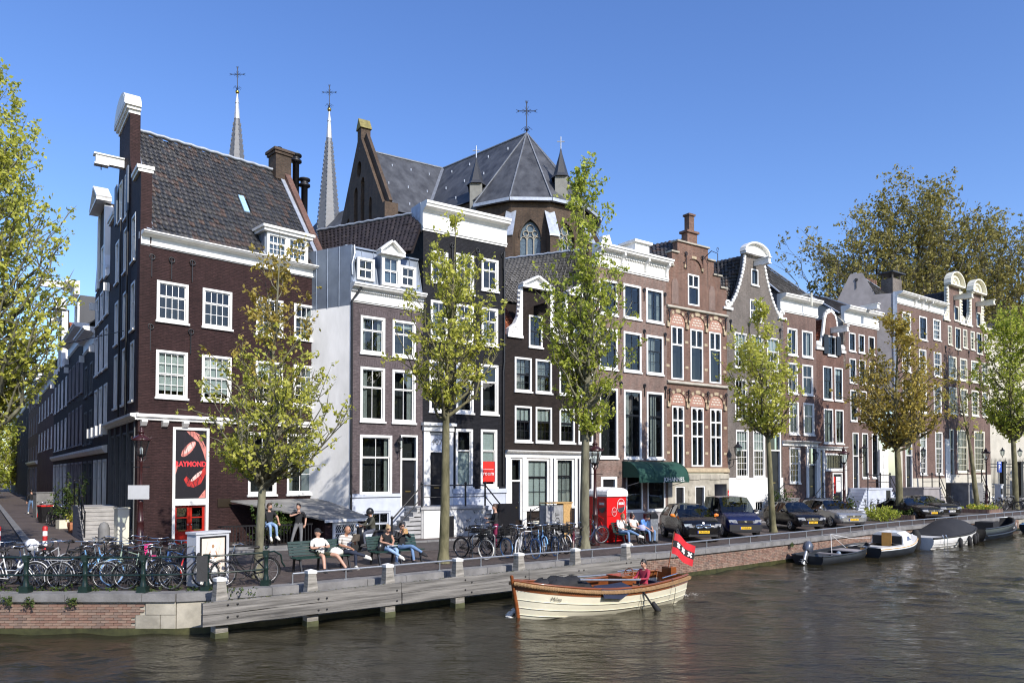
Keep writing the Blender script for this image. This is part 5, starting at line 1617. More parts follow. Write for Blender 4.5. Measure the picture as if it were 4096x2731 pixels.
for x in(1.1,2.75):MB().box(x-.28,x+.28,-.14,-.08,11.9,13.35).build('shutter',BLACKP,h9)
cornice(h9,.1,L+.1,4.7,5.0,.25,WHITE,name='shopfront_cornice')
b=MB()
for x in(.15,.7,3.35,3.6):b.box(x-.1,x+.1,-.1,0,-.1,4.7)
b.build('shopfront_posts',WHITE,h9)
MB().box(.28,.6,-.03,0,.6,4.6).build('side_light',GLASS,h9)
roof_tiles(h9,(.05,.2,12.35),(.05,3.5,12.35),(1.9,.4,14.7),(1.9,3.5,14.7),TILE_ORANGE,.27,.33)
roof_tiles(h9,(3.5,.2,12.35),(3.5,3.5,12.35),(2.1,.4,14.7),(2.1,3.5,14.7),TILE_ORANGE,.27,.33)
pp=MB().box(1.95,2.35,.05,.06,1.5,2.75).build('poster',REDS,h9)
text('poster_lettering','Vroom',.13,LETW,h9,T(2.15,.045,2.1)@FRONT,.002)
MB().box(2.5,3.05,.05,.06,1.6,2.75).build('poster',LETW,h9)
text('poster_lettering','KOEK',.17,LETB,h9,T(2.78,.045,2.4)@FRONT,.002)
MB().box(2.5,2.9,-.6,-.58,.35,.85).build('orange_notice',flat('orange_notice',(.75,.36,.10)),h9)
# --- 10: brick with broad white cornice and hoist
h10=house('broad_cornice_house','reddish brick house with broad white cornice, hoist beam and grey stoop',(25.4,57.23),55)
L=4.78
ho=[]
for k,(a,c)in enumerate(((.72,1.62),(2.08,2.95),(3.5,4.4))):
 window(h10,ho,a,c,12.45,13.88,2,0,2,fr=.09,sash=BLACKP)
 window(h10,ho,a+.05,c+.05,10.0,11.88,2,1,1,fr=.09,sash=BLACKP)
 window(h10,ho,a+.12,c+.15,7.05,9.45,2,1,1,split=.4,fr=.09,sash=BLACKP)
 if k:
  window(h10,ho,a+.3,c+.3,2.65,6.15,2,1,2,split=.4,fr=.09,sash=BLACKP)
door(h10,ho,1.05,1.9,1.85,4.3,BLACKP,transom=6.15)
MB().prism([(0,-.2),(L,-.2),(L,14.6),(0,14.6)],0,.3,ho,reveal=.3,back=False).build('front_wall',B_BROWN,h10)
MB().prism([(0,11),(0,14.6),(1.2,15.9),(3.4,17.1),(4,17.1),(4,11)],0,.3,plane='yz').build('end_wall',CREAMPL,h10)
cornice(h10,.1,L+.2,14.5,15.85,.55,WHITE)
hoist(h10,2.6,15.75,1.35,w=.3,h=.32)
roof_tiles(h10,(.0,.3,15.3),(3.6,.3,15.9),(-.1,3.4,17.5),(3.0,3.4,17.5),TILE_DARK,.3,.34)
MB().bar((.0,.3,15.35),(-.1,3.4,17.6),.3,.08).bar((3.6,.3,15.95),(3.0,3.4,17.6),.3,.08).build('verge_flashing',LEAD,h10)
stp=MB().box(.4,3.7,-1.6,0,-.2,1.78).box(.35,3.75,-1.66,0,1.78,1.88)
stairs(stp,-1.0,.4,-1.5,-.3,0,1.8,8,'x')
stairs(stp,5.2,3.7,-1.5,-.3,0,1.8,8,'x')
stp.build('stoop',LGREY,h10)
MB().box(2.9,3.5,-1.63,-1.6,0,1.7).build('cellar_door',BLACKP,h10)
rails(h10,[(.45,-1.55,1.88),(2.2,-1.55,1.88),(3.6,-1.55,1.88),(5.1,-1.5,.2)],1.0,r=.035)
wall_lantern(h10,2.15,4.7,s=1.3,arm=.35)
MB().box(4.35,5.6,-.35,-.2,-.1,4.9).build('white_panelling',WHITE,h10)
b=MB()
for k in range(3):
 for(z0,z1)in((.4,1.6),(2.0,3.2),(3.4,4.5)):
  b.box(4.45+k*.38,4.72+k*.38,-.38,-.351,z0,z1)
b.build('panel',WHITE,h10)
# --- 11: wide brick house with white cornice, grey gable end and capped chimney
h11=house('wide_brick_house','wide brown brick house with white bracketed cornice, grey gable end and chimney',(29.32+.57*1.2,59.97-.82*1.2),54)
L=8.6
XO=-1.55
ho=[]
def x11(a,c):return a+XO,c+XO
for(a,c,z0,z1)in((3.2,4.6,14.2,16.0),(6.0,7.3,14.05,16.0),(8.4,9.75,14.3,16.05),(3.1,4.5,11.2,13.3),(5.85,7.1,11.2,13.25),(8.4,9.75,11.2,13.25),(3.1,4.5,8.0,10.5),(5.8,7.1,8.0,10.5),(8.3,9.7,8.0,10.5)):
 a,c=x11(a,c)
 window(h11,ho,a,c,z0,z1,3,2,2,split=.5,fr=.11,sash=BLACKP if(z0<14.1 and z0>14)else WHITE,curt=[(.1,.9)]if a>6 and z0>12 else None)
for(a,c)in((5.8,6.95),(8.45,9.75)):
 a,c=x11(a,c)
 window(h11,ho,a,c,2.9,6.5,4,2,5,split=.38,fr=.11)
a,c=x11(3.4,4.5)
door(h11,ho,a,c,1.9,4.4,BLACKP,transom=6.3,fr=.12)
MB().prism([(.9,-.2),(L+.05,-.2),(L+.05,16.6),(.9,16.6)],0,.3,ho,reveal=.3,back=False).build('front_wall',B_BROWN,h11)
MB().box(.88,1.35,-.04,.3,-.1,5.6).box(3.0,L,-.05,-.002,-.2,2.6).build('plinth',CREAMPL,h11)
cornice(h11,.8,L+.15,16.55,17.5,.55,WHITE,brackets=(3.6,4.8,6.0),name='cornice')
# the grey end wall goes back at an angle
M11=Matrix.Translation((29.32+.57*1.2,59.97-.82*1.2,0))@RZ(R(36))
ed_=M11.inverted().to_3x3()@Vector((-.866,.5,0))
Fe=Matrix(((-ed_.x,ed_.y,0,.9+ed_.x*6),(-ed_.y,-ed_.x,0,ed_.y*6),(0,0,1,0),(0,0,0,1)))
MB(Fe).prism([(0,8),(6,8),(6,17.4),(4.45,17.45),(3.5,19.35),(2.6,19.35),(1.6,17.3),(0,16.5)],0,.35).build('end_wall',GREYPL,h11)
MB(Fe).box(5.7,6.0,-.06,.0,8,17.45).build('corner_flashing',LEAD,h11)
anchor(h11,3.05,18.1,18.9,F=Fe)
roof_tiles(h11,(.9+ed_.x*1.6,ed_.y*1.6,17.5),(6.0,1.7,17.5),(.9+ed_.x*2.9,ed_.y*2.9+.2,19.3),(6.0,4.2,19.3),TILE_GREY,.3,.34)
ridge_cap(h11,[(.9+ed_.x*2.9,ed_.y*2.9+.2,19.4),(6.0,4.2,19.4)],r=.12)
c_=MB().box(3.6,5.1,1.7,2.7,17.5,19.4)
for x in(3.75,4.95):
 for y in(1.8,2.6):c_.box(x-.05,x+.05,y-.05,y+.05,19.4,19.85)
ch=c_.build('chimney',B_GREY,h11)
MB().box(3.3,5.4,1.5,2.9,19.85,19.95).box(3.6,5.1,1.65,2.75,19.95,20.03).build('chimney_cap',SLATE,ch)
stp=MB().box(1.2,4.0,-1.7,0,-.2,1.78).box(1.15,4.05,-1.76,0,1.78,1.9)
stairs(stp,5.6,4.0,-1.6,-.4,0,1.8,8,'x')
stp.build('stoop',GREYPL,h11)
rails(h11,[(1.2,-1.65,1.9),(2.7,-1.65,1.9),(3.9,-1.65,1.9),(5.5,-1.55,.2)],1.0,r=.035)
wall_lantern(h11,4.0,4.6,s=1.2,arm=.4)
window(h11,None,6.9,7.9,.35,1.25,3,0,1,fr=.13,F=T(0,-.08,0),room=False,frm=OFFW,sash=WHITE)
MB().box(7.0,7.8,-.049,-.045,.4,1.2).build('dark_panel',DARKIN,h11)
# --- 12: the twin neck gables
h12=house('twin_gable_house','brown brick house with two cream carved neck gables and hoist beams',(37.57+.57*.5,65.97-.82*.5),54)
L=9.2
XO=-.75
ho=[]
for(a,c,z0,z1,k,s_)in((1.62,2.42,14.4,16.1,2,OFFW),(3.0,4.1,14.15,16.1,2,BLACKP),(4.55,5.4,14.4,16.1,2,OFFW),(6.1,6.95,14.4,16.1,2,OFFW),(7.35,8.5,14.15,16.1,2,BLACKP),(8.9,9.7,14.4,16.1,2,OFFW)):
 window(h12,ho,a+XO,c+XO,z0,z1,k,1,3,split=.35,fr=.10,frm=OFFW,sash=s_)
for k,(a,c)in enumerate(((1.7,3.2),(3.85,5.3),(6.1,7.6),(8.3,9.75))):
 window(h12,ho,a+XO,c+XO,11.4,13.4,4,2,2,split=.5,fr=.13,frm=OFFW,blind=.9 if k==2 else 0,curt=[(.1,.9)]if k==0 else None)
 window(h12,ho,a+XO,c+XO,8.3,10.65,4,2,3,split=.45,fr=.13,frm=OFFW)
window(h12,ho,3.1+XO,5.2+XO,3.1,6.9,6,2,4,split=.4,fr=.12,frm=OFFW,curt=[(.3,.7)])
window(h12,ho,6.5+XO,8.7+XO,3.2,6.9,6,2,4,split=.4,fr=.12,frm=OFFW)
door(h12,ho,1.6+XO,2.4+XO,2.2,5.1,BLACKP,transom=6.9,fr=.1,frm=OFFW)
n1,n2=2.9+XO,7.35+XO
window(h12,ho,3.0+XO-.1,3.9+XO-.1,16.7,18.0,1,0,1,fr=.09,frm=OFFW,sash=BLACKP)
window(h12,ho,7.5+XO-.1,8.4+XO-.1,16.7,18.0,1,0,1,fr=.09,frm=OFFW,sash=BLACKP)
wv=1.0
prof=[(0,-.2),(L,-.2),(L,16.6),(n2+wv,16.6),(n2+wv,19.7),(n2-wv,19.7),(n2-wv,16.6),(n1+wv,16.6),(n1+wv,19.7),(n1-wv,19.7),(n1-wv,16.6),(0,16.6)]
prof=[(0,-.2),(L,-.2),(L,16.62),(n2+wv,16.62),(n2+wv,19.7),(n2-wv,19.7),(n2-wv,16.62),(n1+wv,16.62),(n1+wv,19.7),(n1-wv,19.7),(n1-wv,16.62),(0,16.62)]
MB().prism(prof,0,.35,ho,reveal=.3).build('front_wall',B_BROWN,h12)
MB().box(0,.3,.36,3,-.2,16.6).build('end_wall',B_RUST,h12)
for c0 in(n1,n2):
 for sg in(-1,1):
  b=MB()
  x=c0+sg*wv
  b.prism([(x,16.62),(x+sg*1.05,16.62),(x+sg*1.0,16.95),(x+sg*.55,17.3),(x+sg*.35,17.9),(x+sg*.3,18.7),(x+sg*.3,19.6),(x,19.7)],-.05,.25)
  scroll(b,x+sg*.6,16.98,.28)
  for k in range(8):
   b.ball((x+sg*(.28+.06*(k%2)),-.02,17.4+.28*k),.15,6)
  b.box(min(x,x+sg*1.15),max(x,x+sg*1.15),-.14,.3,16.45,16.61)
  b.build('volute',OFFW,h12)
 pediment(h12,c0-1.35,c0+1.35,19.68,20.9,arc=True,proj=.4,m=OFFW)
 b=MB()
 for k in range(9):
  t=math.pi*(k+.5)/9
  b.ball((c0+.75*math.cos(t),-.1,19.95+.6*math.sin(t)),.14,6)
 scroll(b,c0,20.1,.2,-.2,-.05)
 b.build('carved_shell',OFFW,h12)
 hoist(h12,c0+.1,18.5,1.5,m=OFFW,w=.3,h=.36)
for c0 in(n1,n2):
 roof_tiles(h12,(c0-2.0,.4,16.7),(c0-2.0,4.5,16.7),(c0-.1,.4,19.4),(c0-.1,4.5,19.4),TILE_DARK,.3,.34)
 roof_tiles(h12,(c0+2.0,.4,16.7),(c0+2.0,4.5,16.7),(c0+.1,.4,19.4),(c0+.1,4.5,19.4),TILE_DARK,.3,.34)
roof_tiles(h12,(-5.2,3.2,17.6),(.6,3.2,17.6),(-4.8,5.0,19.6),(.6,5.0,19.6),TILE_GREY,.3,.34)
MB().box(-3.6,-1.6,4.6,5.4,18.8,20.0).build('chimney',B_RUST,h12)
b=MB()
for k in range(5):b.lathe([(.14,20.0),(.11,20.7)],(-3.3+k*.36,5.0,0),8)
b.build('chimney_pots',B_RED,h12)
for s in(.35,2.75,4.9,7.1):
 for z in(13.6,10.8):anchor(h12,s,z,z+.6)
MB().box(-.05,L,-.05,-.002,-.2,2.9).build('plinth',CREAMPL,h12)
stp=MB().box(.4,3.2,-1.7,0,-.2,2.05).box(.35,3.25,-1.76,0,2.05,2.18)
stairs(stp,5.0,3.2,-1.6,-.4,0,2.1,10,'x')
stp.build('stoop',STONE,h12)
rails(h12,[(.45,-1.65,2.18),(1.8,-1.65,2.18),(3.1,-1.65,2.18),(4.9,-1.55,.2)],1.0,r=.035)
MB().box(-.55,.3,-.32,-.06,2.2,6.0).build('white_porch',WHITE,h12)
MB().box(-.55,.3,-.30,-.06,-.1,2.19).build('porch_door',BLACKP,h12)
# --- 13: the pale stone building and iron gate at the end
h13=house('stone_hall','pale cream stone hall with slate roof behind the trees and iron gate',(47.5,77.0),62)
L=60
ho=[]
for k in range(8):
 ho.append([(5+k*6,8.2),(6.6+k*6,8.2),(6.6+k*6,10.6),(5+k*6,10.6)])
MB().prism([(-3.5,-.2),(L,-.2),(L,18),(-3.5,18)],0,.5,ho,reveal=.5,back=False).build('front_wall',CREAMPL,h13)
for k in range(8):
 MB().box(5+k*6,6.6+k*6,.35,.4,8.2,10.6).build('window',DARKIN,h13)
MB().profx([(0,11.9),(-.3,12.0),(-.3,12.3),(0,12.4)],-3.5,L).build('string_course',CREAMPL,h13)
MB().profx([(0,17.6),(-.5,17.8),(-.5,18.1),(0,18.2)],-3.5,L).build('cornice',CREAMPL,h13)
MB().hexa([(-3.5,0,18.2),(L,0,18.2),(L,8,18.2),(-3.5,8,18.2),(-3.5,4,21.5),(L,4,21.5),(L,4.1,21.5),(-3.5,4.1,21.5)]).build('roof',SLATE,h13)
gate=thing('iron_gate_fence','tall black iron fence with spiked bars and lanterns before the stone hall','fence',(47.4,74.0,0),R(25))
MB().box(-2,18,-.15,.15,0,.6).build('base_wall',STONE,gate)
for x in(-1.5,1.6,4.4,8.5,12.5):
 b=MB().box(x-.2,x+.2,-.2,.2,.6,4.0).box(x-.28,x+.28,-.28,.28,4.0,4.2)
 p_=b.build('gate_post',IRON,gate)
 wall_lantern(p_,x,5.0,s=1.3,arm=.001)
for z in(.9,3.6,3.9):MB().box(-2,18,-.03,.03,z,z+.07).build('rail',IRON,gate)
for k in range(96):
 x=-1.9+k*.2
 if k<60 or k%2==0:
  MB().tube([(x,0,.6),(x,0,4.3),(x,0,4.55)],[.022,.022,.002],5).build('bar',IRON,gate)
for x in(2.3,3.7,6.4):
 MB().tube([(x+.4*(1-t/9)*math.cos(t),-.03,2.6+.5*(1-t/9)*math.sin(t))for t in[k*.5 for k in range(16)]],.025,5).build('scroll',IRON,gate)
# ================================================================ SIDE STREET HOUSES (left)
def side_frame(t1):
 p=side(t1,0)
 return p
def side_house(name,label,t0,t1,zc,cols,rows,m,style,top=None,frm=None,gf=True):
 p=side(t1,0)
 hh=thing(name,label,'house',(p.x,p.y,0),math.atan2(-sd.y,-sd.x),'houses along the side street')
 Lh=t1-t0
 ho=[]
 frm=frm or WHITE
 for(z0,z1)in rows:
  for k in range(cols):
   wv_=Lh/cols
   cx=(k+.5)*wv_
   w_=min(1.15,wv_*.62)
   window(hh,ho,cx-w_/2,cx+w_/2,z0,z1,2,1,1,split=.4,fr=.11,frm=frm)
 if gf:
  for k in range(cols):
   wv_=Lh/cols
   cx=(k+.5)*wv_
   window(hh,ho,cx-wv_*.36,cx+wv_*.36,.6,3.7,2,1,1,split=.3,fr=.12,frm=frm)
  MB().profx([(0,4.0),(-.12,4.02),(-.25,4.2),(-.25,4.35),(0,4.4)],.05,Lh-.05).build('belt_course',WHITE,hh)
 prof=[(0,-.1),(Lh,-.1),(Lh,zc),(0,zc)]
 c0=Lh/2
 if style=='neck':
  prof=[(0,-.1),(Lh,-.1),(Lh,zc),(c0+1.5,zc),(c0+1.1,zc+1.2),(c0+1.1,top),(c0-1.1,top),(c0-1.1,zc+1.2),(c0-1.5,zc),(0,zc)]
  window(hh,ho,c0-.55,c0+.55,zc+.3,zc+2.0,2,1,1,fr=.1)
 MB().prism(prof,0,.4,ho,reveal=.3).build('front_wall',m,hh)
 MB().box(0,Lh,.41,7.5,0,zc).build('house_body',B_SIDE,hh)
 if style=='neck':
  pediment(hh,c0-1.45,c0+1.45,top-.02,top+1.0,proj=.5)
  for sg in(-1,1):
   b=MB()
   x=c0+sg*1.1
   b.prism([(x,zc),(x+sg*1.0,zc),(x+sg*.8,zc+.5),(x+sg*.4,zc+1.2),(x+sg*.3,top-.3),(x,top-.1)],-.1,.3)
   scroll(b,x+sg*.5,zc+.4,.3)
   b.build('volute',WHITE,hh)
  hoist(hh,c0,top-.9,.7)if t0>20 else None
  roof_tiles(hh,(Lh-.1,.5,zc),(Lh-.1,6,zc),(c0,.5,top-.8),(c0,6,top-.8),TILE_ORANGE,.3,.36)
  roof_tiles(hh,(.1,.5,zc),(.1,6,zc),(c0,.5,top-.8),(c0,6,top-.8),TILE_ORANGE,.3,.36,cap=0)
 else:
  cornice(hh,-.05,Lh+.05,zc-.5,zc+.5,.6,WHITE)
  roof_tiles(hh,(0,.2,zc+.5),(Lh,.2,zc+.5),(0,3.5,zc+3.0),(Lh,3.5,zc+3.0),TILE_GREY,.34,.4,cap=150)
 for k in range(cols+1):
  if style=='bracket' or k in(0,cols):
   MB().box(min(Lh-.1,max(0,k*Lh/cols-.1)),min(Lh,max(.1,k*Lh/cols+.1)),-.28,0,zc-.9,zc-.5).build('bracket',WHITE,hh)
 return hh
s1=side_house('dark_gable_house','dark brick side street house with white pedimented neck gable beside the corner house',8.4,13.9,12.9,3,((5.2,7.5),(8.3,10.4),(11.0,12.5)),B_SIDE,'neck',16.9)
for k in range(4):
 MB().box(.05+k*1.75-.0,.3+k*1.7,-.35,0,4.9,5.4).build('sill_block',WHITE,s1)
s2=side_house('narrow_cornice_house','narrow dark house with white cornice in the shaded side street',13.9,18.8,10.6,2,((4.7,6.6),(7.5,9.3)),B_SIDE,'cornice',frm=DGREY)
s3=side_house('cornice_dormer_house','shaded side street house with slate dormer and hoist above its cornice',18.8,28.2,11.6,4,((4.8,7.2),(8.0,10.2)),B_AUB,'cornice',frm=GREYPL)  # frames greyed, the side street's shade put into their colour
b=MB().box(1.2,3.6,.3,3.5,12.0,15.0);b.build('dormer',SLATE,s3)
window(s3,None,1.4,3.4,12.4,14.6,2,1,1,F=T(0,.2,0),room=False)
cornice(s3,1.0,3.8,15.0,15.9,.6,WHITE,name='dormer_cornice')
hoist(s3,2.4,15.6,2.0)
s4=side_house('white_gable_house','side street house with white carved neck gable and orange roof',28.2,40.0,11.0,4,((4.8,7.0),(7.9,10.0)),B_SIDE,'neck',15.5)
s5=side_house('brick_cornice_house','sunlit brick side street house with white cornice and hoist',40.0,59.0,11.2,5,((5.2,7.0),(8.2,9.8)),B_RUST,'cornice',gf=False)
s6=side_house('red_stepped_house','reddish house near the far end of the side street',59.0,77.0,13.5,4,((4.4,6.0),(7.4,9.3),(10.4,12.2)),B_RED,'cornice',frm=GREYPL)  # frame grey again carries the street's shade in its colour
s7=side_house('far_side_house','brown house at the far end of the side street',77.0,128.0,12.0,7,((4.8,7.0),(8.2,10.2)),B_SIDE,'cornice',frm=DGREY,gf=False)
rowhouses('unseen_side_street_houses',side(-4,12.5),sd,-sn,20,6.5,1)
rowhouses('unseen_bank_houses',Vector((88,42,0)),-Vector((.76,.65,0)),Vector((-.65,.76,0)),20,6.0,2)
# ================================================================ THE CHURCH BEHIND THE HOUSES
church=thing('church','brown brick church with slate roofs, polygonal apse and two slender grey spires','church',(-6.7,72.0,0))
CX,CY=-6.7,72.0
def CP(x,y,z):return(x-CX,y-CY,z)
nd=Vector((-.729,.685,0));nw=Vector((-.685,-.729,0))
td=Vector((-.848,-.53,0));tw_=Vector((.53,-.848,0))
Cr,Ap,Gp=Vector((-6.7,72.0,0)),Vector((1.28,64.5,0)),Vector((-13.9,67.5,0))
ZR,ZE=32.5,25.2
SLATE2=mat('church_slate',(.045,.048,.056),.6,var=.45,vsc=1.3,bump=.2,bsc=8,stretch=(1,1,.18),var2=(.085,.09,.10))
CLEAD=mat('weathered_lead',(.20,.215,.24),.55,.2,var=.35,vsc=3)
def c_(p,z):return(p.x-CX,p.y-CY,z)
far_=Cr+nd*22
b=MB()
b.add([c_(far_,ZR),c_(Ap,ZR),c_(Ap+nw*6,ZE),c_(far_+nw*6,ZE)],[(0,1,2,3)])
b.add([c_(far_,ZR),c_(Ap,ZR),c_(Ap-nw*6,ZE),c_(far_-nw*6,ZE)],[(3,2,1,0)])
b.add([c_(far_,ZR),c_(far_+nw*6,ZE),c_(far_-nw*6,ZE)],[(0,1,2)])
b.build('nave_roof',SLATE2,church)
b=MB()
b.add([c_(Cr-td*8,ZR),c_(Gp,ZR),c_(Gp+tw_*6,ZE),c_(Cr-td*8+tw_*6,ZE)],[(0,1,2,3)])
b.add([c_(Cr-td*8,ZR),c_(Gp,ZR),c_(Gp-tw_*6,ZE),c_(Cr-td*8-tw_*6,ZE)],[(3,2,1,0)])
b.build('transept_roof',SLATE2,church)
b=MB()
n=12
a0=math.atan2(nw.y,nw.x)
av=[Ap+Vector((math.cos(a0+k*math.pi/6),math.sin(a0+k*math.pi/6),0))*6.0 for k in range(7)]
for k in range(6):
 p,q=av[k],av[k+1]
 o1,o2=Ap+(p-Ap)*1.06,Ap+(q-Ap)*1.06
 b.add([c_(o1,24.6),c_(o2,24.6),c_(Ap,ZR+.05)],[(0,1,2)])
 MB().bar(c_(o1,24.7),c_(Ap,ZR+.1),.10,.08).build('hip_flashing',CLEAD,church)
 MB().bar(c_(o1,24.5),c_(o2,24.5),.3,.25).build('gutter',LEAD,church)
# wall with a traceried pointed window
 d=(q-p).normalized();nn=Vector((d.y,-d.x,0));Lw=(q-p).length
 F=Matrix(((d.x,-nn.x,0,p.x-CX),(d.y,-nn.y,0,p.y-CY),(0,0,1,0),(0,0,0,1)))
 c=Lw/2;hw=.82
 arch=[(c-hw,19.0),(c+hw,19.0)]+[(c+hw-2*hw*(1-math.cos(math.pi/3*k_/6)),21.6+2*hw*math.sin(math.pi/3*k_/6))for k_ in range(7)]+[(c-hw+2*hw*(1-math.cos(math.pi/3*k_/6)),21.6+2*hw*math.sin(math.pi/3*k_/6))for k_ in range(5,-1,-1)]
 MB(F).prism([(0,0),(Lw,0),(Lw,24.5),(0,24.5)],0,.5,[arch],reveal=.4,back=False).build('apse_wall',B_CHURCH,church)
 tr=MB(F)
 for x in(c-.27,c+.27):tr.box(x-.04,x+.04,.18,.28,19,21.9)
 for(x,z,r_)in((c,22.35,.3),(c-.36,21.95,.22),(c+.36,21.95,.22)):
  tr.tube([(x+r_*math.cos(t),.23,z+r_*math.sin(t))for t in[k_*math.pi/6 for k_ in range(12)]],.045,5,closed=True)
 for x in(c-.54,c,c+.54):
  tr.tube([(x-.25*math.cos(math.pi*k_/6),.23,21.4+.3*math.sin(math.pi*k_/6))for k_ in range(7)],.04,5)
 w_=tr.build('window',SAND,church)
 MB(F).prism(arch,.3,.32).build('stained_glass',mat('stained_glass',(.10,.14,.17),.25,var=.5,vsc=7),w_)
 rim=[(x+(x-c)*.14,z if z<21.6 else 21.6+(z-21.6)*1.14)for x,z in arch[2:]]
 for u,v_,u2,v2 in zip(arch[2:-1],arch[3:],rim[:-1],rim[1:]):
  MB(F).prism([u,v_,v2,u2],-.06,0).build('arch_rib',B_CHURCH,church)
b.build('apse_roof',SLATE2,church)
for k in range(7):
 d=(av[k]-Ap).normalized()
 s_=Vector((-d.y,d.x,0))
 p=av[k]
 MB().hexa([c_(p-s_*.35-d*.2,0),c_(p+s_*.35-d*.2,0),c_(p+s_*.35+d*1.0,0),c_(p-s_*.35+d*1.0,0),
  c_(p-s_*.35-d*.2,23.6),c_(p+s_*.35-d*.2,23.6),c_(p+s_*.35+d*1.0,21.4),c_(p-s_*.35+d*1.0,21.4)]).build('buttress',B_CHURCH,church)
 MB().hexa([c_(p-s_*.42-d*.1,23.62),c_(p+s_*.42-d*.1,23.62),c_(p+s_*.42+d*1.1,21.42),c_(p-s_*.42+d*1.1,21.42),
  c_(p-s_*.42-d*.1,23.74),c_(p+s_*.42-d*.1,23.74),c_(p+s_*.42+d*1.1,21.54),c_(p-s_*.42+d*1.1,21.54)]).build('buttress_cap',LEAD,church)
MB().tube([c_(Cr,ZR+.05),c_(Ap,ZR+.05)],.10,6).build('ridge_flashing',CLEAD,church)
MB().tube([c_(Cr,ZR+.05),c_(Gp,ZR+.05)],.10,6).build('ridge_flashing',CLEAD,church)
# valley between transept and nave slopes: meets the two eave lines
A_=np.array([[nw.x,nw.y],[tw_.x,tw_.y]])
vv_=np.linalg.solve(A_,np.array([6.0,6.0]))
MB().bar(c_(Cr,ZR+.05),c_(Cr+Vector((vv_[0],vv_[1],0)),ZE+.05),.3,.08).build('valley_flashing',CLEAD,church)
b=MB()
b.hexa([c_(far_+nw*5.8,0),c_(Ap+nw*5.8,0),c_(Ap-nw*5.8,0),c_(far_-nw*5.8,0),c_(far_+nw*5.8,ZE),c_(Ap+nw*5.8,ZE),c_(Ap-nw*5.8,ZE),c_(far_-nw*5.8,ZE)])
b.hexa([c_(Cr-td*7+tw_*5.7,0),c_(Gp+tw_*5.7-td*.3,0),c_(Gp-tw_*5.7-td*.3,0),c_(Cr-td*7-tw_*5.7,0),c_(Cr-td*7+tw_*5.7,ZE),c_(Gp+tw_*5.7-td*.3,ZE),c_(Gp-tw_*5.7-td*.3,ZE),c_(Cr-td*7-tw_*5.7,ZE)])
b.build('church_walls',B_CHURCH,church)
# transept gable with blind lancets
F=Matrix(((tw_.x,-td.x,0,Gp.x-CX-tw_.x*6.4),(tw_.y,-td.y,0,Gp.y-CY-tw_.y*6.4),(0,0,1,0),(0,0,0,1)))
def lancet(c,hw,z0,z1):
 zs=z1-1.6*hw
 return[(c-hw,z0),(c+hw,z0)]+[(c+hw*math.cos(math.pi/2*k/5),zs+1.6*hw*math.sin(math.pi/2*k/5))for k in range(6)]+[(c-hw*math.cos(math.pi/2*k/5),zs+1.6*hw*math.sin(math.pi/2*k/5))for k in range(4,-1,-1)]
gh=[lancet(5.6,.45,20,29.2),lancet(7.3,.45,20,29.6),lancet(3.6,.33,20,26.9),lancet(9.2,.33,20,27.2),lancet(2.0,.28,20,24.6),lancet(10.7,.28,20,25.0),ell(6.4,30.6,.55,.75,0,16)]
MB(F).prism([(0,0),(12.8,0),(12.8,25.3),(12.2,25.6),(6.85,33.3),(6.85,34.3),(5.95,34.3),(5.95,33.3),(.6,25.6),(0,25.3)],0,.9,gh,reveal=.35,back=True).build('gable_wall',B_CHURCH,church)
for h_ in gh:
 MB(F).prism(h_,.34,.36).build('blind_panel',B_CHURCH,church)
MB(F).prism([(5.8,34.3),(7.0,34.3),(6.4,35.3)],-.1,1.0).build('gable_finial',mat('lichen_stone',(.22,.19,.07),.9,var=.4,vsc=3),church)
for sg in(0,1):
 a_,c2=((12.3,25.6),(6.9,33.4))if sg else((.5,25.6),(5.9,33.4))
 MB(F).bar((a_[0],.45,a_[1]),(c2[0],.45,c2[1]),1.1,.3,up=(0,1,0)).build('gable_coping',B_CHURCH,church)
 MB(F).box(a_[0]-.55,a_[0]+.55,-.15,1.05,24.4,25.7).build('kneeler',B_CHURCH,church)
def cross(root,x,y,z,s,F=I4):
 b=MB(F)
 b.tube([(x,y,z),(x,y,z+2.9*s)],.045*s,5)
 b.tube([(x-.8*s,y,z+2.0*s),(x+.8*s,y,z+2.0*s)],.04*s,5)
 for(ox,oz)in((-.8,2.0),(.8,2.0),(0,2.8)):
  for k in(-1,1):
   cx_,cz_=x+ox*s,z+oz*s
   dx,dz=(0,k)if ox else(k,0)
   b.tube([(cx_+(.16*dx*(t/6)-(.12*math.sin(t)*(1 if ox>0 else-1)if ox else 0))*s,y,cz_+(.16*dz*(t/6)-(0 if ox else .12*math.sin(t)))*s)for t in range(6)],.02*s,4)
 for k in range(8):
  t=k*math.pi/4
  b.tube([(x,y,z+2.0*s),(x+.42*s*math.cos(t+.39),y,z+2.0*s+.42*s*math.sin(t+.39))],.018*s,4)
 for k in range(6):
  t=k*math.pi/3
  b.tube([(x,y,z+.15*s),(x+.25*s*math.cos(t),y+.25*s*math.sin(t),z+.55*s),(x+.48*s*math.cos(t),y+.48*s*math.sin(t),z+.35*s)],.022*s,4)
 return b.build('roof_cross',IRON,root)
cross(church,*CP(1.28,64.5,ZR),1.0)
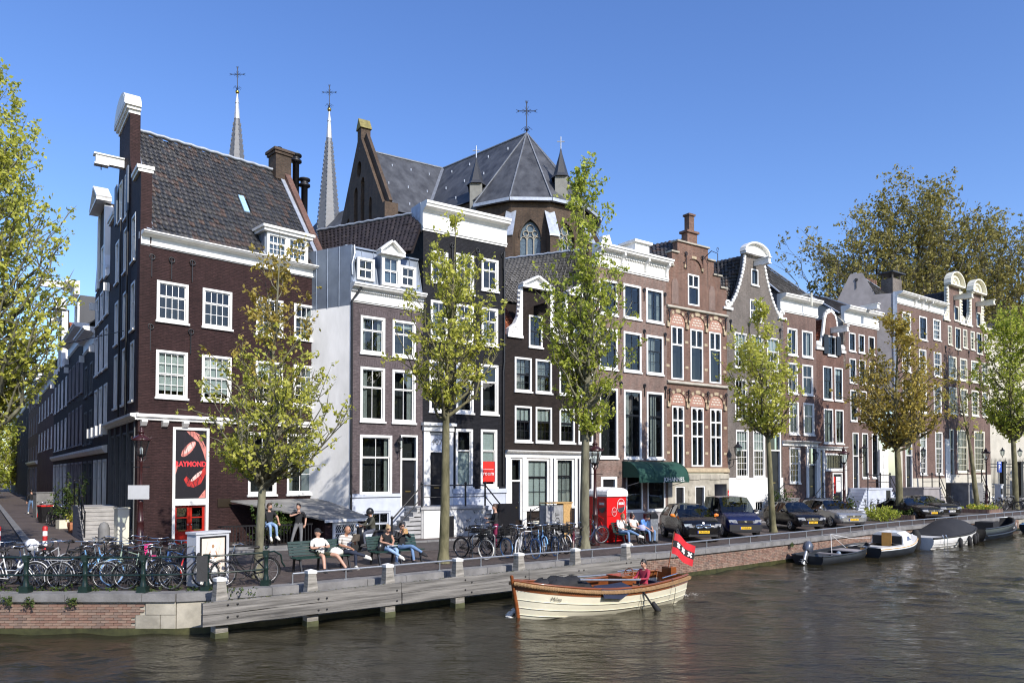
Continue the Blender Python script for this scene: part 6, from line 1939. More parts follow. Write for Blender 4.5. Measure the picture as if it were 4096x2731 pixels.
for(sx_,sy_,zt,zb,rb,s)in((-33.4,90.0,49.2,24,2.75,1.05),(-20.72,84.0,44.1,24,1.98,.95)):
 b=MB()
 b.lathe([(rb,zb),(rb*(zt-(zt-3.2))/(zt-zb),zt-3.2)],CP(sx_,sy_,0),8,sm=False)
 sp=b.build('spire',mat('spire_slate',(.115,.122,.135),.5,var=.3,vsc=2,bump=.4,bsc=10,stretch=(1,1,3)),church)
 r1_=rb*3.2/(zt-zb)
 MB().lathe([(r1_+.02,zt-3.2),(r1_*.6,zt-1.3),(r1_*.6+.05,zt-1.25),(r1_*.35,zt-.4),(.06,zt)],CP(sx_,sy_,0),8,sm=False).build('spire_tip',LEAD,sp)
 MB().ball(CP(sx_,sy_,zt+.12),.24,8).build('gilded_ball',flat('gilding',(.55,.36,.08),.25,1),sp)
 k_=MB()
 for e in range(8):
  t=e*math.pi/4
  for i in range(34):
   z=zb+(zt-3.4-zb)*i/34
   r_=rb*(zt-z)/(zt-zb)+.03
   x,y,_=CP(sx_+r_*math.cos(t),sy_+r_*math.sin(t),0)
   k_.box(x-.035,x+.035,y-.035,y+.035,z,z+.3)
 k_.build('lead_hips',CLEAD,sp)['kind']='stuff'
 cross(sp,*CP(sx_,sy_,zt+.2),s)
for(x,y,zb,zt)in((-2.94,61.0,25.0,28.5),(3.95,60.0,25.2,28.8)):
 dx,dy,_=CP(x,y,0)
 b=MB().box(dx-.5,dx+.5,dy-.5,dy+2.6,zb-.6,zb+1.6)
 dv=b.build('roof_dormer',mat('grey_boards',(.20,.20,.18),.7,var=.2),church)
 b=MB().lathe([(.82,zb+1.6),(.6,zb+1.9),(.12,zt),(.03,zt+.5)],(dx,dy,0),6,sm=False)
 b.hexa([(dx-.7,dy,zb+1.6),(dx+.7,dy,zb+1.6),(dx+.7,dy+2.6,zb+1.6),(dx-.7,dy+2.6,zb+1.6),(dx-.05,dy,zb+2.5),(dx+.05,dy,zb+2.5),(dx+.05,dy+2.6,zb+2.5),(dx-.05,dy+2.6,zb+2.5)])
 b.build('spirelet',SLATE,dv)
 MB().tube([(dx,dy,zt+.4),(dx,dy,zt+1.4)],.05,5).tube([(dx-.3,dy,zt+1.0),(dx+.3,dy,zt+1.0)],.05,5).build('finial',LEAD,dv)
hk=MB()
for(p0,dirv,dn)in((Cr,(Ap-Cr),nw),(Cr,(Gp-Cr),tw_)):
 for u in(.2,.42,.64,.86):
  for v_ in(.2,.55,.85):
   p=p0+dirv*(u+.04*math.sin(9*v_))+dn*6*v_
   z=ZR+(ZE-ZR)*v_
   x,y,_=CP(p.x,p.y,0)
   hk.box(x-.04,x+.04,y-.04,y+.04,z,z+.22)
hk.build('roof_hooks',LEAD,church)['kind']='stuff'
# ================================================================ TREES
BARK=mat('elm_bark',(.135,.125,.085),.95,var=.5,vsc=3.5,bump=.8,bsc=14,stretch=(1,1,.35),var2=(.24,.23,.15))
BARKG=mat('mossy_bark',(.115,.11,.05),.95,var=.5,vsc=4,bump=.8,bsc=14,stretch=(1,1,.35),var2=(.22,.20,.11))
BARKD=mat('plane_bark',(.085,.075,.055),.9,var=.5,vsc=1.2,bump=.4,bsc=6,var2=(.17,.155,.11))
LEAF_Y=leaf_mat('yellow_green_leaves',[(0.456,0.491,0.078),(0.702,0.684,0.132),(0.579,0.579,0.105),(0.298,0.333,0.062),(0.8,0.772,0.211)],.5)
LEAF_G=leaf_mat('spring_green_leaves',[(0.338,0.415,0.06),(0.541,0.592,0.094),(0.439,0.49,0.075),(0.22,0.28,0.047),(0.676,0.659,0.152)],.5)
LEAF_B=leaf_mat('bronze_leaves',[(0.406,0.309,0.073),(0.585,0.455,0.106),(0.488,0.406,0.081),(0.276,0.211,0.054),(0.683,0.569,0.163)],.5)
LEAF_P=leaf_mat('plane_tree_leaves',[(0.225,0.203,0.053),(0.315,0.277,0.075),(0.18,0.165,0.048),(0.39,0.33,0.098),(0.27,0.255,0.068)],.35)
LEAF_S=leaf_mat('shrub_leaves',[(.035,.07,.012),(.06,.10,.02),(.09,.13,.03),(.03,.05,.012)],.25)
def interp(prof,z):
 if z<=prof[0][0]:return prof[0][1]
 for(a,ra),(b_,rb_)in zip(prof[:-1],prof[1:]):
  if z<=b_:return ra+(rb_-ra)*(z-a)/(b_-a)
 return prof[-1][1]
def leaves_mesh(name,centers,n,size,sig,m,rs,flat_=.0):
 C_=np.array(centers)
 idx=rs.integers(0,len(C_),n)
 g=max(1,n//5)
 K_=C_[rs.integers(0,len(C_),g)]+rs.normal(0,sig,(g,3))
 P_=K_[rs.integers(0,g,n)]+rs.normal(0,size*.8,(n,3))
 u=rs.normal(0,1,(n,3));u/=np.linalg.norm(u,axis=1,keepdims=True)
 w=rs.normal(0,1,(n,3));w[:,2]+=flat_
 v=np.cross(u,w);v/=np.linalg.norm(v,axis=1,keepdims=True)+1e-9
 s=(size*rs.uniform(.6,1.3,n))[:,None]
 nrm=np.cross(u,v)
 q=np.empty((n,4,3))
 q[:,0]=P_-u*s;q[:,1]=P_-v*s*.62+nrm*s*.2;q[:,2]=P_+u*s;q[:,3]=P_+v*s*.62+nrm*s*.2
 me=bpy.data.meshes.new(name)
 me.vertices.add(n*4);me.vertices.foreach_set('co',q.reshape(-1).astype(np.float32))
 me.loops.add(n*4);me.loops.foreach_set('vertex_index',np.arange(n*4,dtype=np.int32))
 me.polygons.add(n);me.polygons.foreach_set('loop_start',np.arange(0,n*4,4,dtype=np.int32))
 try:me.polygons.foreach_set('loop_total',np.full(n,4,dtype=np.int32))
 except Exception:pass
 me.materials.append(m);me.update(calc_edges=True);me.validate()
 return me
def tree(name,label,base,H,th,prof,nb,nl,ls,lm,seed,lean=(0,0),r0=.14,bark=None,group=None,sub=6,sig=.17,up=1.0,lm2=None,tip=.97,wob=.12,fork=0):
 rs=np.random.default_rng(seed);rr=random.Random(seed)
 t=thing(name,label,'tree',(base[0],base[1],base[2]if len(base)>2 else 0),0,group)
 def trunk(z):
  k=z/H
  return Vector((lean[0]*k+wob*math.sin(2.3*k*3+seed)*k,lean[1]*k+wob*math.cos(3.1*k*3+seed)*k,z))
 b=MB()
 zs=[0,.12,.4,1.0]+[1.0+(H*tip-1.0)*i/12 for i in range(1,13)]
 def tr(z):return r0*(1.0 if z>.35 else 1.35-z)*max(.06,(1-(z/H)**1.15*.96))if z<th else r0*max(.05,(1-(z/H)**.9))
 b.tube([trunk(z)for z in zs],[tr(z)for z in zs],9,caps=True)
 tk=b.build('trunk',bark or BARK,t)
 br=MB();cents=[];cents2=[]
 zmin,zmax=prof[0][0],prof[-1][0]
 wts=[interp(prof,zmin+(zmax-zmin)*(i+.5)/40)+.1 for i in range(40)]
 for i in range(nb):
  zt=zmin+(zmax-zmin)*(rr.choices(range(40),wts)[0]+rr.random())/40
  R_=interp(prof,zt)*math.sqrt(rr.uniform(.25,1.0))
  az=i*2.399+rr.gauss(0,.3)
  zb_=max(th*rr.uniform(.92,1.05),zt-R_*up*rr.uniform(.8,1.5)-.3)
  if zb_>zt:zb_=zt-.2
  zb_=min(zb_,H*.93)
  p0=trunk(zb_)
  p3=trunk(min(zt,H))+Vector((math.cos(az)*R_,math.sin(az)*R_,0));p3.z=zt
  Lb=(p3-p0).length
  pts=[]
  for k in range(7):
   u=k/6
   p=p0.lerp(p3,u)
   p.z-=math.sin(math.pi*u)*Lb*.08*(1 if R_>.3 else 0)
   p+=Vector((rr.gauss(0,.03),rr.gauss(0,.03),rr.gauss(0,.02)))*Lb*(u>0)*(u<1)
   pts.append(p)
  rb0=min(tr(zb_)*.62,.02+.018*Lb*(r0/.14)**.5)
  br.tube(pts,[max(.006,rb0*(1-.85*k/6))for k in range(7)],5,caps=False)
  for k in range(3,7):cents.append(tuple(pts[k]))
  for k in range(sub):
   u=.25+.75*(k+rr.random())/sub
   i0=min(5,int(u*6));q0=pts[i0].lerp(pts[i0+1],u*6-i0)
   dv=(p3-p0).normalized()*.6+Vector((rr.gauss(0,.7),rr.gauss(0,.7),rr.uniform(-.1,.9)))
   l=(.22*Lb+.22)*rr.uniform(.6,1.15)
   q1=q0+dv.normalized()*l
   qm=q0.lerp(q1,.5)+Vector((rr.gauss(0,.05),rr.gauss(0,.05),.05))*l
   br.tube([q0,qm,q1],[max(.005,rb0*.4*(1-.5*u)),max(.004,rb0*.25),.003],4,caps=False)
   cents+=[tuple(q1),tuple(qm),tuple(q0.lerp(q1,.75))]
 br.build('branch',bark or BARK,t)['kind']='stuff'
 if lm2:
  zc=zmin+(zmax-zmin)*.5
  hi_=[c for c in cents if c[2]+rr.gauss(0,.8)>zc];lo_=[c for c in cents if c not in set(hi_)]
  nh=int(nl*len(hi_)/len(cents))
  if hi_:put('crown',leaves_mesh('crown',hi_,nh,ls,sig,lm2,rs),t)['kind']='stuff'
  if lo_:put('crown',leaves_mesh('crown',lo_,nl-nh,ls,sig,lm,rs),t)['kind']='stuff'
 elif nl:
  put('crown',leaves_mesh('crown',cents,nl,ls,sig,lm,rs),t)['kind']='stuff'
 return t
QG='young elms along the quay'
tree('elm_tree','young elm with bronze top in front of the dark corner house',(-7.27,21.5),10.5,2.7,[(3.0,.8),(3.9,2.1),(4.8,2.35),(5.5,1.75),(6.6,1.15),(8.0,1.05),(9.5,.7),(10.4,.15)],72,8800,.060,LEAF_Y,3,(.55,.1),.13,BARK,QG,lm2=LEAF_B,sig=.09)
tree('elm_tree','mossy trunked elm with sparse yellow leaves before the black house',(-2.28,24.95),11.9,5.0,[(5.3,.4),(6.2,1.2),(7.3,1.9),(8.6,1.85),(9.8,1.25),(11.0,.85),(11.8,.2)],48,5400,.070,LEAF_Y,8,(.3,.1),.175,BARKG,QG,sig=.10)
tree('elm_tree','tallest quay elm, bright green, behind the red toilet cabin',(2.85,29.6),15.6,4.6,[(4.9,.5),(6.2,1.4),(8.0,1.85),(10.5,1.85),(12.2,1.35),(13.8,.8),(15.5,.2)],84,10500,.076,LEAF_G,5,(.15,0),.20,BARK,QG,sig=.12)
tree('elm_tree','rounded green elm between the parked blue van and black hatchback',(13.3,38.25),11.8,5.0,[(5.3,.7),(6.4,1.8),(8.0,2.05),(9.4,1.7),(10.8,.8),(11.7,.15)],50,6300,.086,LEAF_Y,12,(-.7,0),.165,BARKG,QG,sig=.13)
tree('elm_tree','bronze green elm rising from a brick edged planter by the dark cars',(25.8,50.0),14.2,4.8,[(5.0,1.0),(6.6,3.0),(8.8,3.3),(10.5,2.6),(12.3,1.5),(14.1,.2)],78,9000,.108,LEAF_B,21,(-.2,0),.24,BARKG,QG,sig=.2)
tree('elm_tree','leaning thin almost bare elm in the planter with orange flowers',(36.0,58.0),12.2,5.5,[(6.5,.8),(8.5,1.6),(10.5,1.5),(12,.2)],14,260,.09,LEAF_Y,31,(-1.5,0),.2,BARKG,QG,sig=.2,sub=3)
tree('elm_tree','bright green elm by the parking meter near the iron gate',(41.6,62.0),17.8,6.0,[(6.3,1.0),(8.5,2.9),(11.5,3.3),(14.0,2.5),(16.2,1.4),(17.6,.2)],80,9500,.12,LEAF_G,14,(-.4,0),.24,BARKG,QG,sig=.22)
tree('elm_tree','large yellow green elm at the corner of the side street',(-17.5,24.6),17.2,3.6,[(4.6,.5),(5.6,1.3),(6.6,2.2),(7.8,2.5),(9.2,2.5),(11.2,2.7),(12.8,2.0),(14.8,1.5),(16.6,.7),(17.2,.1)],170,27000,.072,LEAF_Y,17,(0,0),.24,BARK,None,sig=.14)
tree('street_tree','farther pale green tree closing the view down the side street',(-78.0,121.0),17,1.0,[(1.0,3.5),(6,5.6),(11,5.4),(14,3.5),(16.8,.5)],60,7000,.26,LEAF_Y,43,(0,0),.3,BARK,None,sig=.5)
tree('street_tree','distant green tree at the end of the side street',(-61.5,86.0),16,1.2,[(1.2,3.2),(5,4.6),(10,4.2),(13,2.8),(15.8,.4)],60,6500,.19,LEAF_G,41,(0,0),.25,BARK,None,sig=.4)
PG='tall plane trees behind the houses'
for(x,y,H,r,sd_,lab)in((37.0,82.0,32.0,8.6,51,'leftmost tall plane tree showing over the little gabled house'),(40.6,84.0,34.5,5.6,52,'tall plane tree behind the chimney of the wide brick house'),(44.4,83.0,37.5,6.5,53,'tallest plane tree behind the left twin gable'),
 (49.2,85.0,36.0,6.6,54,'tall plane tree behind the right twin gable'),(54.6,85.0,34.0,6.8,55,'tall plane tree behind the pale stone hall'),(61.0,88.0,33.0,7.5,56,'rightmost tall plane tree at the edge of the view')):
 tree('plane_tree',lab,(x,y),H,12,[(12.5,r*.8),(16,r),(21,r*1.05),(26,r*1.0),(29.5,r*.85),(H-2.0,r*.55),(H,r*.12)],110,21000,.15,LEAF_P,sd_,(rnd.uniform(-1,1),0),.42,BARKD,PG,sub=9,sig=.34,up=1.1,wob=.5)
# ================================================================ QUAY FURNITURE
# green iron railing along the left quay
fence=thing('quay_railing','dark green iron railing with turned posts along the bicycle parking','railing',(-9.2,18.78,0))
FP=[(-15.0,18.78),(-13.57,18.78),(-12.12,18.78),(-10.65,18.78),(-9.2,18.78),(-7.72,19.03),(-6.52,19.95)]
def fl(p,z=0):return(p[0]+9.2,p[1]-18.78,z)
pm=MB().box(-.11,.11,-.11,.11,0,.16).lathe([(.085,.16),(.075,.22),(.06,.28),(.055,.42),(.07,.45),(.055,.48),(.055,.7),(.065,.74),(.075,.80),(.05,.82)],n=10).box(-.07,.07,-.07,.07,.80,.93).mesh('railing_post',GREENI)
for p in FP:
 put('railing_post',pm,fence,T(*fl(p)))
for z,r_ in((.87,.026),(.43,.024)):
 MB().tube([fl(p,z)for p in FP],r_,7).build('rail',GREENI,fence)
MB().ball(fl(FP[-1],1.0),.05,8).build('post_ball',GREENI,fence)
e=Vector(fl(FP[-1],.87))
MB().tube([e,e+Vector((.15,.2,.02)),e+Vector((.28,.36,-.1)),e+Vector((.3,.4,-.3)),e+Vector((.36,.46,-.42))],.024,7).build('end_scroll',GREENI,fence)
MB().box(1.35,1.62,-.05,-.03,.28,.92).build('rubber_mat',mat('grey_rubber_mat',(.05,.05,.05),.9,bump=.2),fence)
# timber fender: posts with white caps and two courses of planks
WOOD=mat('weathered_timber',(.24,.225,.19),.85,var=.5,vsc=2.4,bump=.5,bsc=14,stretch=(1,1,6),var2=(.40,.375,.33))
PLANK=mat('weathered_plank',(.150,.142,.130),.85,var=.6,vsc=2.2,bump=.8,bsc=9,stretch=(.22,4.0,6.0),var2=(.30,.285,.26))
ALGAE=mat('green_algae_wood',(.07,.075,.03),.7,var=.4,vsc=5,bump=.3)
BOLL=[(-7.08,18.25),(-5.26,19.68),(-3.46,20.98),(-1.62,22.40),(.22,23.9),(2.13,25.35),(4.08,27.0)]
pw_=MB()
pw_.loft([[(x*w,y*w,z)for x,y in((-1,-1),(1,-1),(1,1),(-1,1))]for z,w in((-1.6,.155),(-.66,.15),(-.1,.148),(.36,.105))],sm=False)
pmw=pw_.mesh('post_shaft',WOOD)
pmc=MB().box(-.125,.125,-.125,.125,.361,.435).add([(-.125,-.125,.435),(.125,-.125,.435),(.125,.125,.435),(-.125,.125,.435),(0,0,.475)],[(0,1,4),(1,2,4),(2,3,4),(3,0,4)]).mesh('post_cap',WHITE)
pma=MB().loft([[(x*w,y*w,z)for x,y in((-1,-1),(1,-1),(1,1),(-1,1))]for z,w in((-1.5,.160),(-.86,.158))],sm=False).mesh('algae_band',ALGAE)
ordn=['first fender post from the green railing, white capped','fender post in front of the man in white shirt','fender post before the second bench','fender post between the bench and the bicycle stands','fender post below the white tyred bicycle','fender post with a narrow board behind its cap','last fender post before the red toilet bench']
bd=Vector((4.08+7.08,27.0-18.25,0)).normalized()
ba=math.atan2(bd.y,bd.x)
bn=Vector((bd.y,-bd.x,0))
for(x,y),lab in zip(BOLL,ordn):
 p=thing('fender_post','weathered timber '+lab,'post',(x,y,0),ba+rnd.gauss(0,.05),'white capped timber fender posts')
 put('post_shaft',pmw,p);put('post_cap',pmc,p);put('algae_band',pma,p)
pl=thing('timber_fender','long grey timber fender of bolted planks along the quay','fender',(-7.08,18.25,0),ba)
ends=[-.48]+[2.30*k+.25 for k in(2,4)]+[14.95]
for r_,(z0,z1)in enumerate(((-.365,-.085),(-.655,-.375))):
 for k in range(3):
  a,c=ends[k]+.008+(.02 if r_ and k else 0),ends[k+1]-.008
  b=MB()
  n=8
  rings=[]
  for i in range(n+1):
   x=a+(c-a)*i/n
   s_=-.013*(x-7)/7*0
   j1,j2=rnd.gauss(0,.006),rnd.gauss(0,.006)
   rings.append([(x,-.30+rnd.gauss(0,.004),z0+j1),(x,-.155,z0+j1),(x,-.155,z1+j2),(x,-.30+rnd.gauss(0,.004),z1+j2)])
  b.loft(rings,sm=False)
  o=b.build('plank',PLANK,pl)
  for x in[2.3*q+.1 for q in range(7)]+[2.3*q+.33 for q in range(7)]:
   if a+.1<x<c-.1:
    MB().lathe([(.028,0),(.028,.012),(.012,.016)],n=8).build('bolt',IRON,o,T(x,-.304,(z0+z1)/2+(.04 if int(x*10)%2 else-.05))@RX(R(90)))
moss=MB()
for k in range(220):
 x=rnd.uniform(-.45,14.9)
 moss.ball((x,rnd.uniform(-.29,-.17),-.083),rnd.uniform(.012,.03),5,sc=(1.5,1,.3))
moss.build('moss',ALGAE,pl)['kind']='stuff'
# low pipe rail on the coping
LR=[poly_at(QUAY,d)for d in np.arange(54.6,150,1.55)]
rail=thing('low_pipe_rail','low galvanised pipe rail along the edge of the quay','railing',(0,0,0))
pts=[]
lpm=MB().tube([(0,0,0),(0,0,.27)],.022,6).box(-.05,.05,-.05,.05,0,.015).mesh('rail_post',STEEL)
for p,t in LR:
 nn=Vector((t.y,-t.x,0))
 q=p-nn*.2
 pts.append((q.x,q.y,.28))
 put('rail_post',lpm,rail,T(q.x,q.y,0))
MB().tube(pts,.03,8).build('rail_pipe',STEEL,rail)
# street lamps
LAMPRED=mat('oxblood_iron',(.040,.010,.010),.35,var=.3,vsc=6,bump=.1)
def lamp(label,x,y,h=4.5,rz=0):
 l=thing('street_lamp',label,'street lamp',(x,y,0),rz,'old crowned street lamps')
 MB().lathe([(.20,0),(.20,.35),(.17,.38),(.17,.62),(.19,.66),(.13,.72),(.12,1.2),(.14,1.24),(.10,1.3),(.085,1.9),(.10,1.93),(.10,1.98),(.07,2.02),(.055,h-1.2),(.08,h-1.15),(.05,h-1.1),(.045,h-.98)],n=12).build('lamp_post',LAMPRED,l)
 b=MB()
 z0=h-.9
 for k in range(4):
  a=k*math.pi/2+.78
  b.tube([(.04*math.cos(a),.04*math.sin(a),z0-.25),(.16*math.cos(a),.16*math.sin(a),z0-.15),(.15*math.cos(a),.15*math.sin(a),z0)],.016,5)
 b.tube([(-.32,0,z0-.45),(.32,0,z0-.45)],.014,5)
 b.lathe([(.05,z0-.1),(.16,z0-.02),(.17,z0+.02)],n=6,sm=False)
 for k in range(6):
  a=k*math.pi/3
  b.bar((.15*math.cos(a),.15*math.sin(a),z0),(.29*math.cos(a),.29*math.sin(a),z0+.5),.022)
 l2=b.build('lantern_frame',IRON,l)
 MB().lathe([(.145,z0+.01),(.28,z0+.49)],n=6,sm=False).build('lantern_glass',GLASS,l2)
 MB().lathe([(.05,z0+.02),(.05,z0+.1),(.06,z0+.2),(.03,z0+.26)],n=8).build('bulb',LETW,l2)
 c=MB().lathe([(.33,z0+.5),(.34,z0+.54),(.2,z0+.66),(.10,z0+.7),(.10,z0+.78),(.14,z0+.8),(.06,z0+.86),(.05,z0+.92),(.01,z0+1.0)],n=12)
 for k in range(6):
  a=k*math.pi/3
  c.tube([(.31*math.cos(a),.31*math.sin(a),z0+.52),(.37*math.cos(a),.37*math.sin(a),z0+.58),(.36*math.cos(a),.36*math.sin(a),z0+.66)],[.03,.022,.005],5)
 c.build('lamp_crown',LAMPRED,l)
 return l
lamp('oxblood street lamp beside the dark corner house with a pale sign board',-13.35,27.0,4.55)
lamp('street lamp half hidden behind the tall green elm',3.45,31.2,4.3)
lamp('street lamp in front of the small house with posters',20.35,46.0,4.55)
lamp('street lamp among the bicycles near the iron gate',40.2,63.6,5.1)
sg=thing('traffic_sign','back of a pale grey rectangular traffic sign on the lamp post','sign',(-13.35,26.85,2.05),.05)
MB().box(-.37,.37,-.02,.0,0,.50).build('sign_panel',mat('sign_back',(.50,.51,.52),.5,var=.08),sg)
MB().box(-.37,.37,.0,.02,.40,.44).box(-.37,.37,.0,.02,.05,.09).build('sign_clamp',STEEL,sg)
# traffic wires across the side street
wires=thing('overhead_wire','thin span wire across the side street','wire',(0,0,0))
a=side(3.2,.1,9.2);c=side(26,14,8.4)
MB().tube([a.lerp(c,k/10)+Vector((0,0,-.5*math.sin(math.pi*k/10)))for k in range(11)],.02,4).build('wire',IRON,wires)
# utility box with the film festival poster
ub=thing('utility_box','grey street cabinet with cream film festival poster','street cabinet',(-8.25,19.65,0),R(53))
UBM=mat('cabinet_grey',(.55,.57,.60),.45,var=.1,vsc=4)
MB().box(0,.95,0,.45,0,.12).build('plinth',WSTONE,ub)
MB().box(0,.95,0,.45,.121,1.36).build('cabinet',UBM,ub)
MB().box(-.03,.98,-.03,.48,1.361,1.42).build('cabinet_lid',UBM,ub)
fr_=MB()
for q in((.10,.14,.2,1.3),(.81,.85,.2,1.3),(.14,.81,1.26,1.3),(.14,.81,.2,.24)):fr_.box(q[0],q[1],-.03,-.001,q[2],q[3])
fr_.build('poster_frame',BLACKP,ub)
ps=MB().box(.14,.81,-.012,-.002,.24,1.26).build('poster',mat('poster_cream',(.80,.70,.58),.5,var=.05),ub)
FW=flat('poster_white',(.85,.83,.78));FS_=flat('poster_tan',(.42,.24,.13));FPK=flat('poster_pink',(.72,.45,.42))
def disc(cx,cz,r,y,m,nm='poster_print',sz=1.0):
 return MB().prism(ell(cx,cz,r,r*sz,0,16),y,y+.001).build(nm,m,ps)
for k in range(5):
 MB().bar((.2+.13*k,-.0135,.62+.1*(k%2)),(.32+.13*k,-.0135,1.16-.09*(k%3)),.012,.001,up=(0,1,0)).build('poster_print',FPK,ps)
disc(.47,1.03,.115,-.0145,FW);disc(.47,1.03,.042,-.0160,FS_,sz=1.3)
MB().prism([(.40,.70),(.54,.70),(.56,.86),(.53,.93),(.41,.93),(.38,.86)],-.0160,-.0150).build('poster_print',FW,ps)
for sg_ in(-1,1):
 MB().bar((.47+sg_*.075,-.017,.9),(.47+sg_*.13,-.017,.76),.03,.001,up=(0,1,0)).bar((.47+sg_*.13,-.017,.76),(.47+sg_*.02,-.017,.71),.026,.001,up=(0,1,0)).build('poster_print',FS_,ps)
MB().prism([(.39,.70),(.55,.70),(.60,.28),(.34,.28)],-.0150,-.0140).build('poster_print',FW,ps)
text('poster_lettering','CINEMASIA',.088,flat('poster_maroon',(.30,.04,.05)),ps,T(.475,-.0175,.56)@FRONT,.0008)
text('poster_lettering','FILM FESTIVAL',.04,flat('poster_maroon2',(.30,.04,.05)),ps,T(.475,-.0175,.49)@FRONT,.0008)
# benches
BGREEN=mat('bench_green',(.012,.040,.032),.4,var=.25,vsc=5,stretch=(.4,3,3),bump=.06)
def make_bench():
 t=thing('park_bench','','bench',(0,0,0))
 for k in range(5):
  y=-.24+k*.095
  MB().box(-.95,.95,y-.042,y+.042,.415+.01*k*(k-3)*.25,.445+.01*k*(k-3)*.25).build('slat',BGREEN,t)
 for k in range(5):
  z=.52+k*.085
  y=.225+k*.030
  o=MB().box(-.95,.95,-.014,.014,-.037,.037).build('slat',BGREEN,t,T(0,y,z)@RX(-.34))
 for x in(-.8,0,.8):
  b=MB()
  b.bar((x,-.2,.41),(x,-.34,0),.05,.06);b.bar((x,.18,.41),(x,.24,0),.05,.06)
  b.bar((x,-.27,.395),(x,.22,.39),.05,.05);b.bar((x,.22,.39),(x,.39,.9),.05,.04)
  b.build('leg',BLACKM if x else BLACKM,t)
 return t
b1=make_bench()
def place(o,label,x,y,rz,group=None):
 o['label']=label
 if group:o['group']=group
 o.location=(x,y,0);o.rotation_euler=(0,0,rz)
 return o
QB=R(41)
BG='slatted benches facing the canal'
place(b1,'green slatted bench with the man in white shirt and the bald reader',-5.85,23.1,QB,BG)
b2=copy_tree(b1);place(b2,'green slatted bench with two women in jeans',-3.85,24.95,QB,BG)
b3=copy_tree(b1);place(b3,'dark slatted bench in front of the red toilet cabin',5.15,32.05,R(37),BG)
# red portable toilet
RPL=flat('red_plastic',(.62,.012,.012),.38,spec=.4);WPL=flat('white_plastic',(.82,.81,.79),.4)
tl=thing('portable_toilet','red plastic portable toilet cabin with rounded white roof','toilet',(4.07,32.25,0),R(36))
MB().box(-.04,1.2,-.04,1.15,0,.12).build('base',RPL,tl)
MB().box(0,1.16,0,1.1,.12,1.98).build('cabin',RPL,tl)
b=MB()
prof_=[(0,1.98),(0,2.02)]+[(.58-.60*math.cos(math.pi*k/10),2.06+.30*math.sin(math.pi*k/10)**.6)for k in range(11)]+[(1.16,2.02),(1.16,1.98)]
b.prism([(x*1.06-.035,z)for x,z in prof_],-.06,1.16)
rf=b.build('roof',WPL,tl)
for y in(.25,.5,.75,1.0):
 MB().prism([(x*1.06-.035,z+.012)for x,z in prof_],y-.05,y+.02).build('roof_rib',WPL,rf)
b=MB()
for(x0,z0,x1,z1,w)in((.05,.3,.62,.95,.05),(.62,.95,1.1,.3,.05),(.05,1.15,.5,1.18,.04),(.3,.4,1.1,1.15,.07),(.45,.35,1.12,1.0,.06)):
 b.bar((x0,-.012,z0),(x1,-.012,z1),w,.024,up=(0,1,0))
b.build('moulded_rib',RPL,tl)
b=MB()
for(y0,z0,y1,z1)in((.1,.3,.6,1.0),(.6,1.0,1.0,.3),(.2,1.0,1.0,1.3),(.15,.5,.5,1.05),(.75,.25,.98,.95)):
 b.bar((-.012,y0,z0),(-.012,y1,z1),.06,.024,up=(1,0,0))
b.build('moulded_rib',RPL,tl)
DGR=flat('sticker_dark',(.05,.05,.055));RDS=flat('sticker_red',(.45,.015,.015))
for F in(Matrix.Identity(4),Matrix(((0,1,0,0),(-1,0,0,1.1),(0,0,1,0),(0,0,0,1)))):
 for(cx,cz,r_,big)in((.82,1.58,.24,True),(.42,1.32,.15,False)):
  o=MB(F).prism(ell(cx,cz,r_,r_*1.28,0,20),-.030,-.026).build('sticker',LETW if F==Matrix.Identity(4)or not big else DGR,tl)
  MB(F).prism(ell(cx,cz,r_*.92,r_*1.2,0,20),-.0325,-.0305).build('sticker_print',RDS,o)
  if big:
   MB(F).prism([(cx+(r_*.88)*math.cos(t),cz-.04+r_*1.1*math.sin(t))for t in[math.pi+.35+k*(math.pi-.35)/9 for k in range(10)]],-.0345,-.033).build('sticker_print',DGR,o)
   MB(F).box(cx-.15,cx+.15,-.0365,-.035,cz+.04,cz+.14).build('sticker_print',LETW,o)
   text('sticker_lettering','ATHECO',.075,LETB,o,F@T(cx,-.0375,cz+.09)@FRONT,.0008)
  else:
   text('sticker_lettering','SERVICE',.05,LETW,o,F@T(cx,-.034,cz)@FRONT,.0008)
# litter bin, bicycle stands, board box, planters, meter, sign
bn_=thing('litter_bin','grey dimpled metal litter bin with black hood beside the bench','litter bin',(6.05,32.75,0),R(38))
MB().box(-.24,.24,-.2,.2,.04,1.02).build('bin_body',STEEL,bn_)
b=MB()
for i in range(6):
 for k in range(16):b.ball((-.2+i*.08,-.203,.1+k*.055),.014,5)
b.build('dimples',STEEL,bn_)['kind']='stuff'
MB().prism([(-.24,1.02),(.24,1.02),(.24,1.12),(.1,1.28),(-.24,1.22)],-.22,.22).build('bin_hood',BLACKM,bn_)
def rack(x,y,rz,lab):
 t=thing('bicycle_stand',lab,'bicycle stand',(x,y,0),rz,'hoop stands for bicycles')
 MB().tube([(-.4,0,0),(-.4,0,.72),(-.36,0,.79),(-.28,0,.82),(.28,0,.82),(.36,0,.79),(.4,0,.72),(.4,0,0)],.024,7).build('hoop',STEEL,t)
for(x,y,lab)in((-1.0,26.55,'steel hoop stand nearest the mossy elm trunk'),(.75,28.0,'steel hoop stand in the middle of the bicycle row'),(2.1,29.3,'steel hoop stand beside the tall elm')):
 rack(x,y,R(15),lab)
OSB=mat('chipboard',(.52,.33,.13),.8,var=.35,vsc=14)
bx=thing('board_box','tall chipboard box with grey poster panels beside the shop front','box',(1.9,33.6,0),R(35))
MB().box(.52,1.0,0,.5,0,1.62).build('chipboard_side',OSB,bx)
MB().box(-.45,.52,.02,.5,0,1.55).build('poster_side',mat('grey_poster_board',(.30,.31,.32),.8,var=.4,vsc=4),bx)
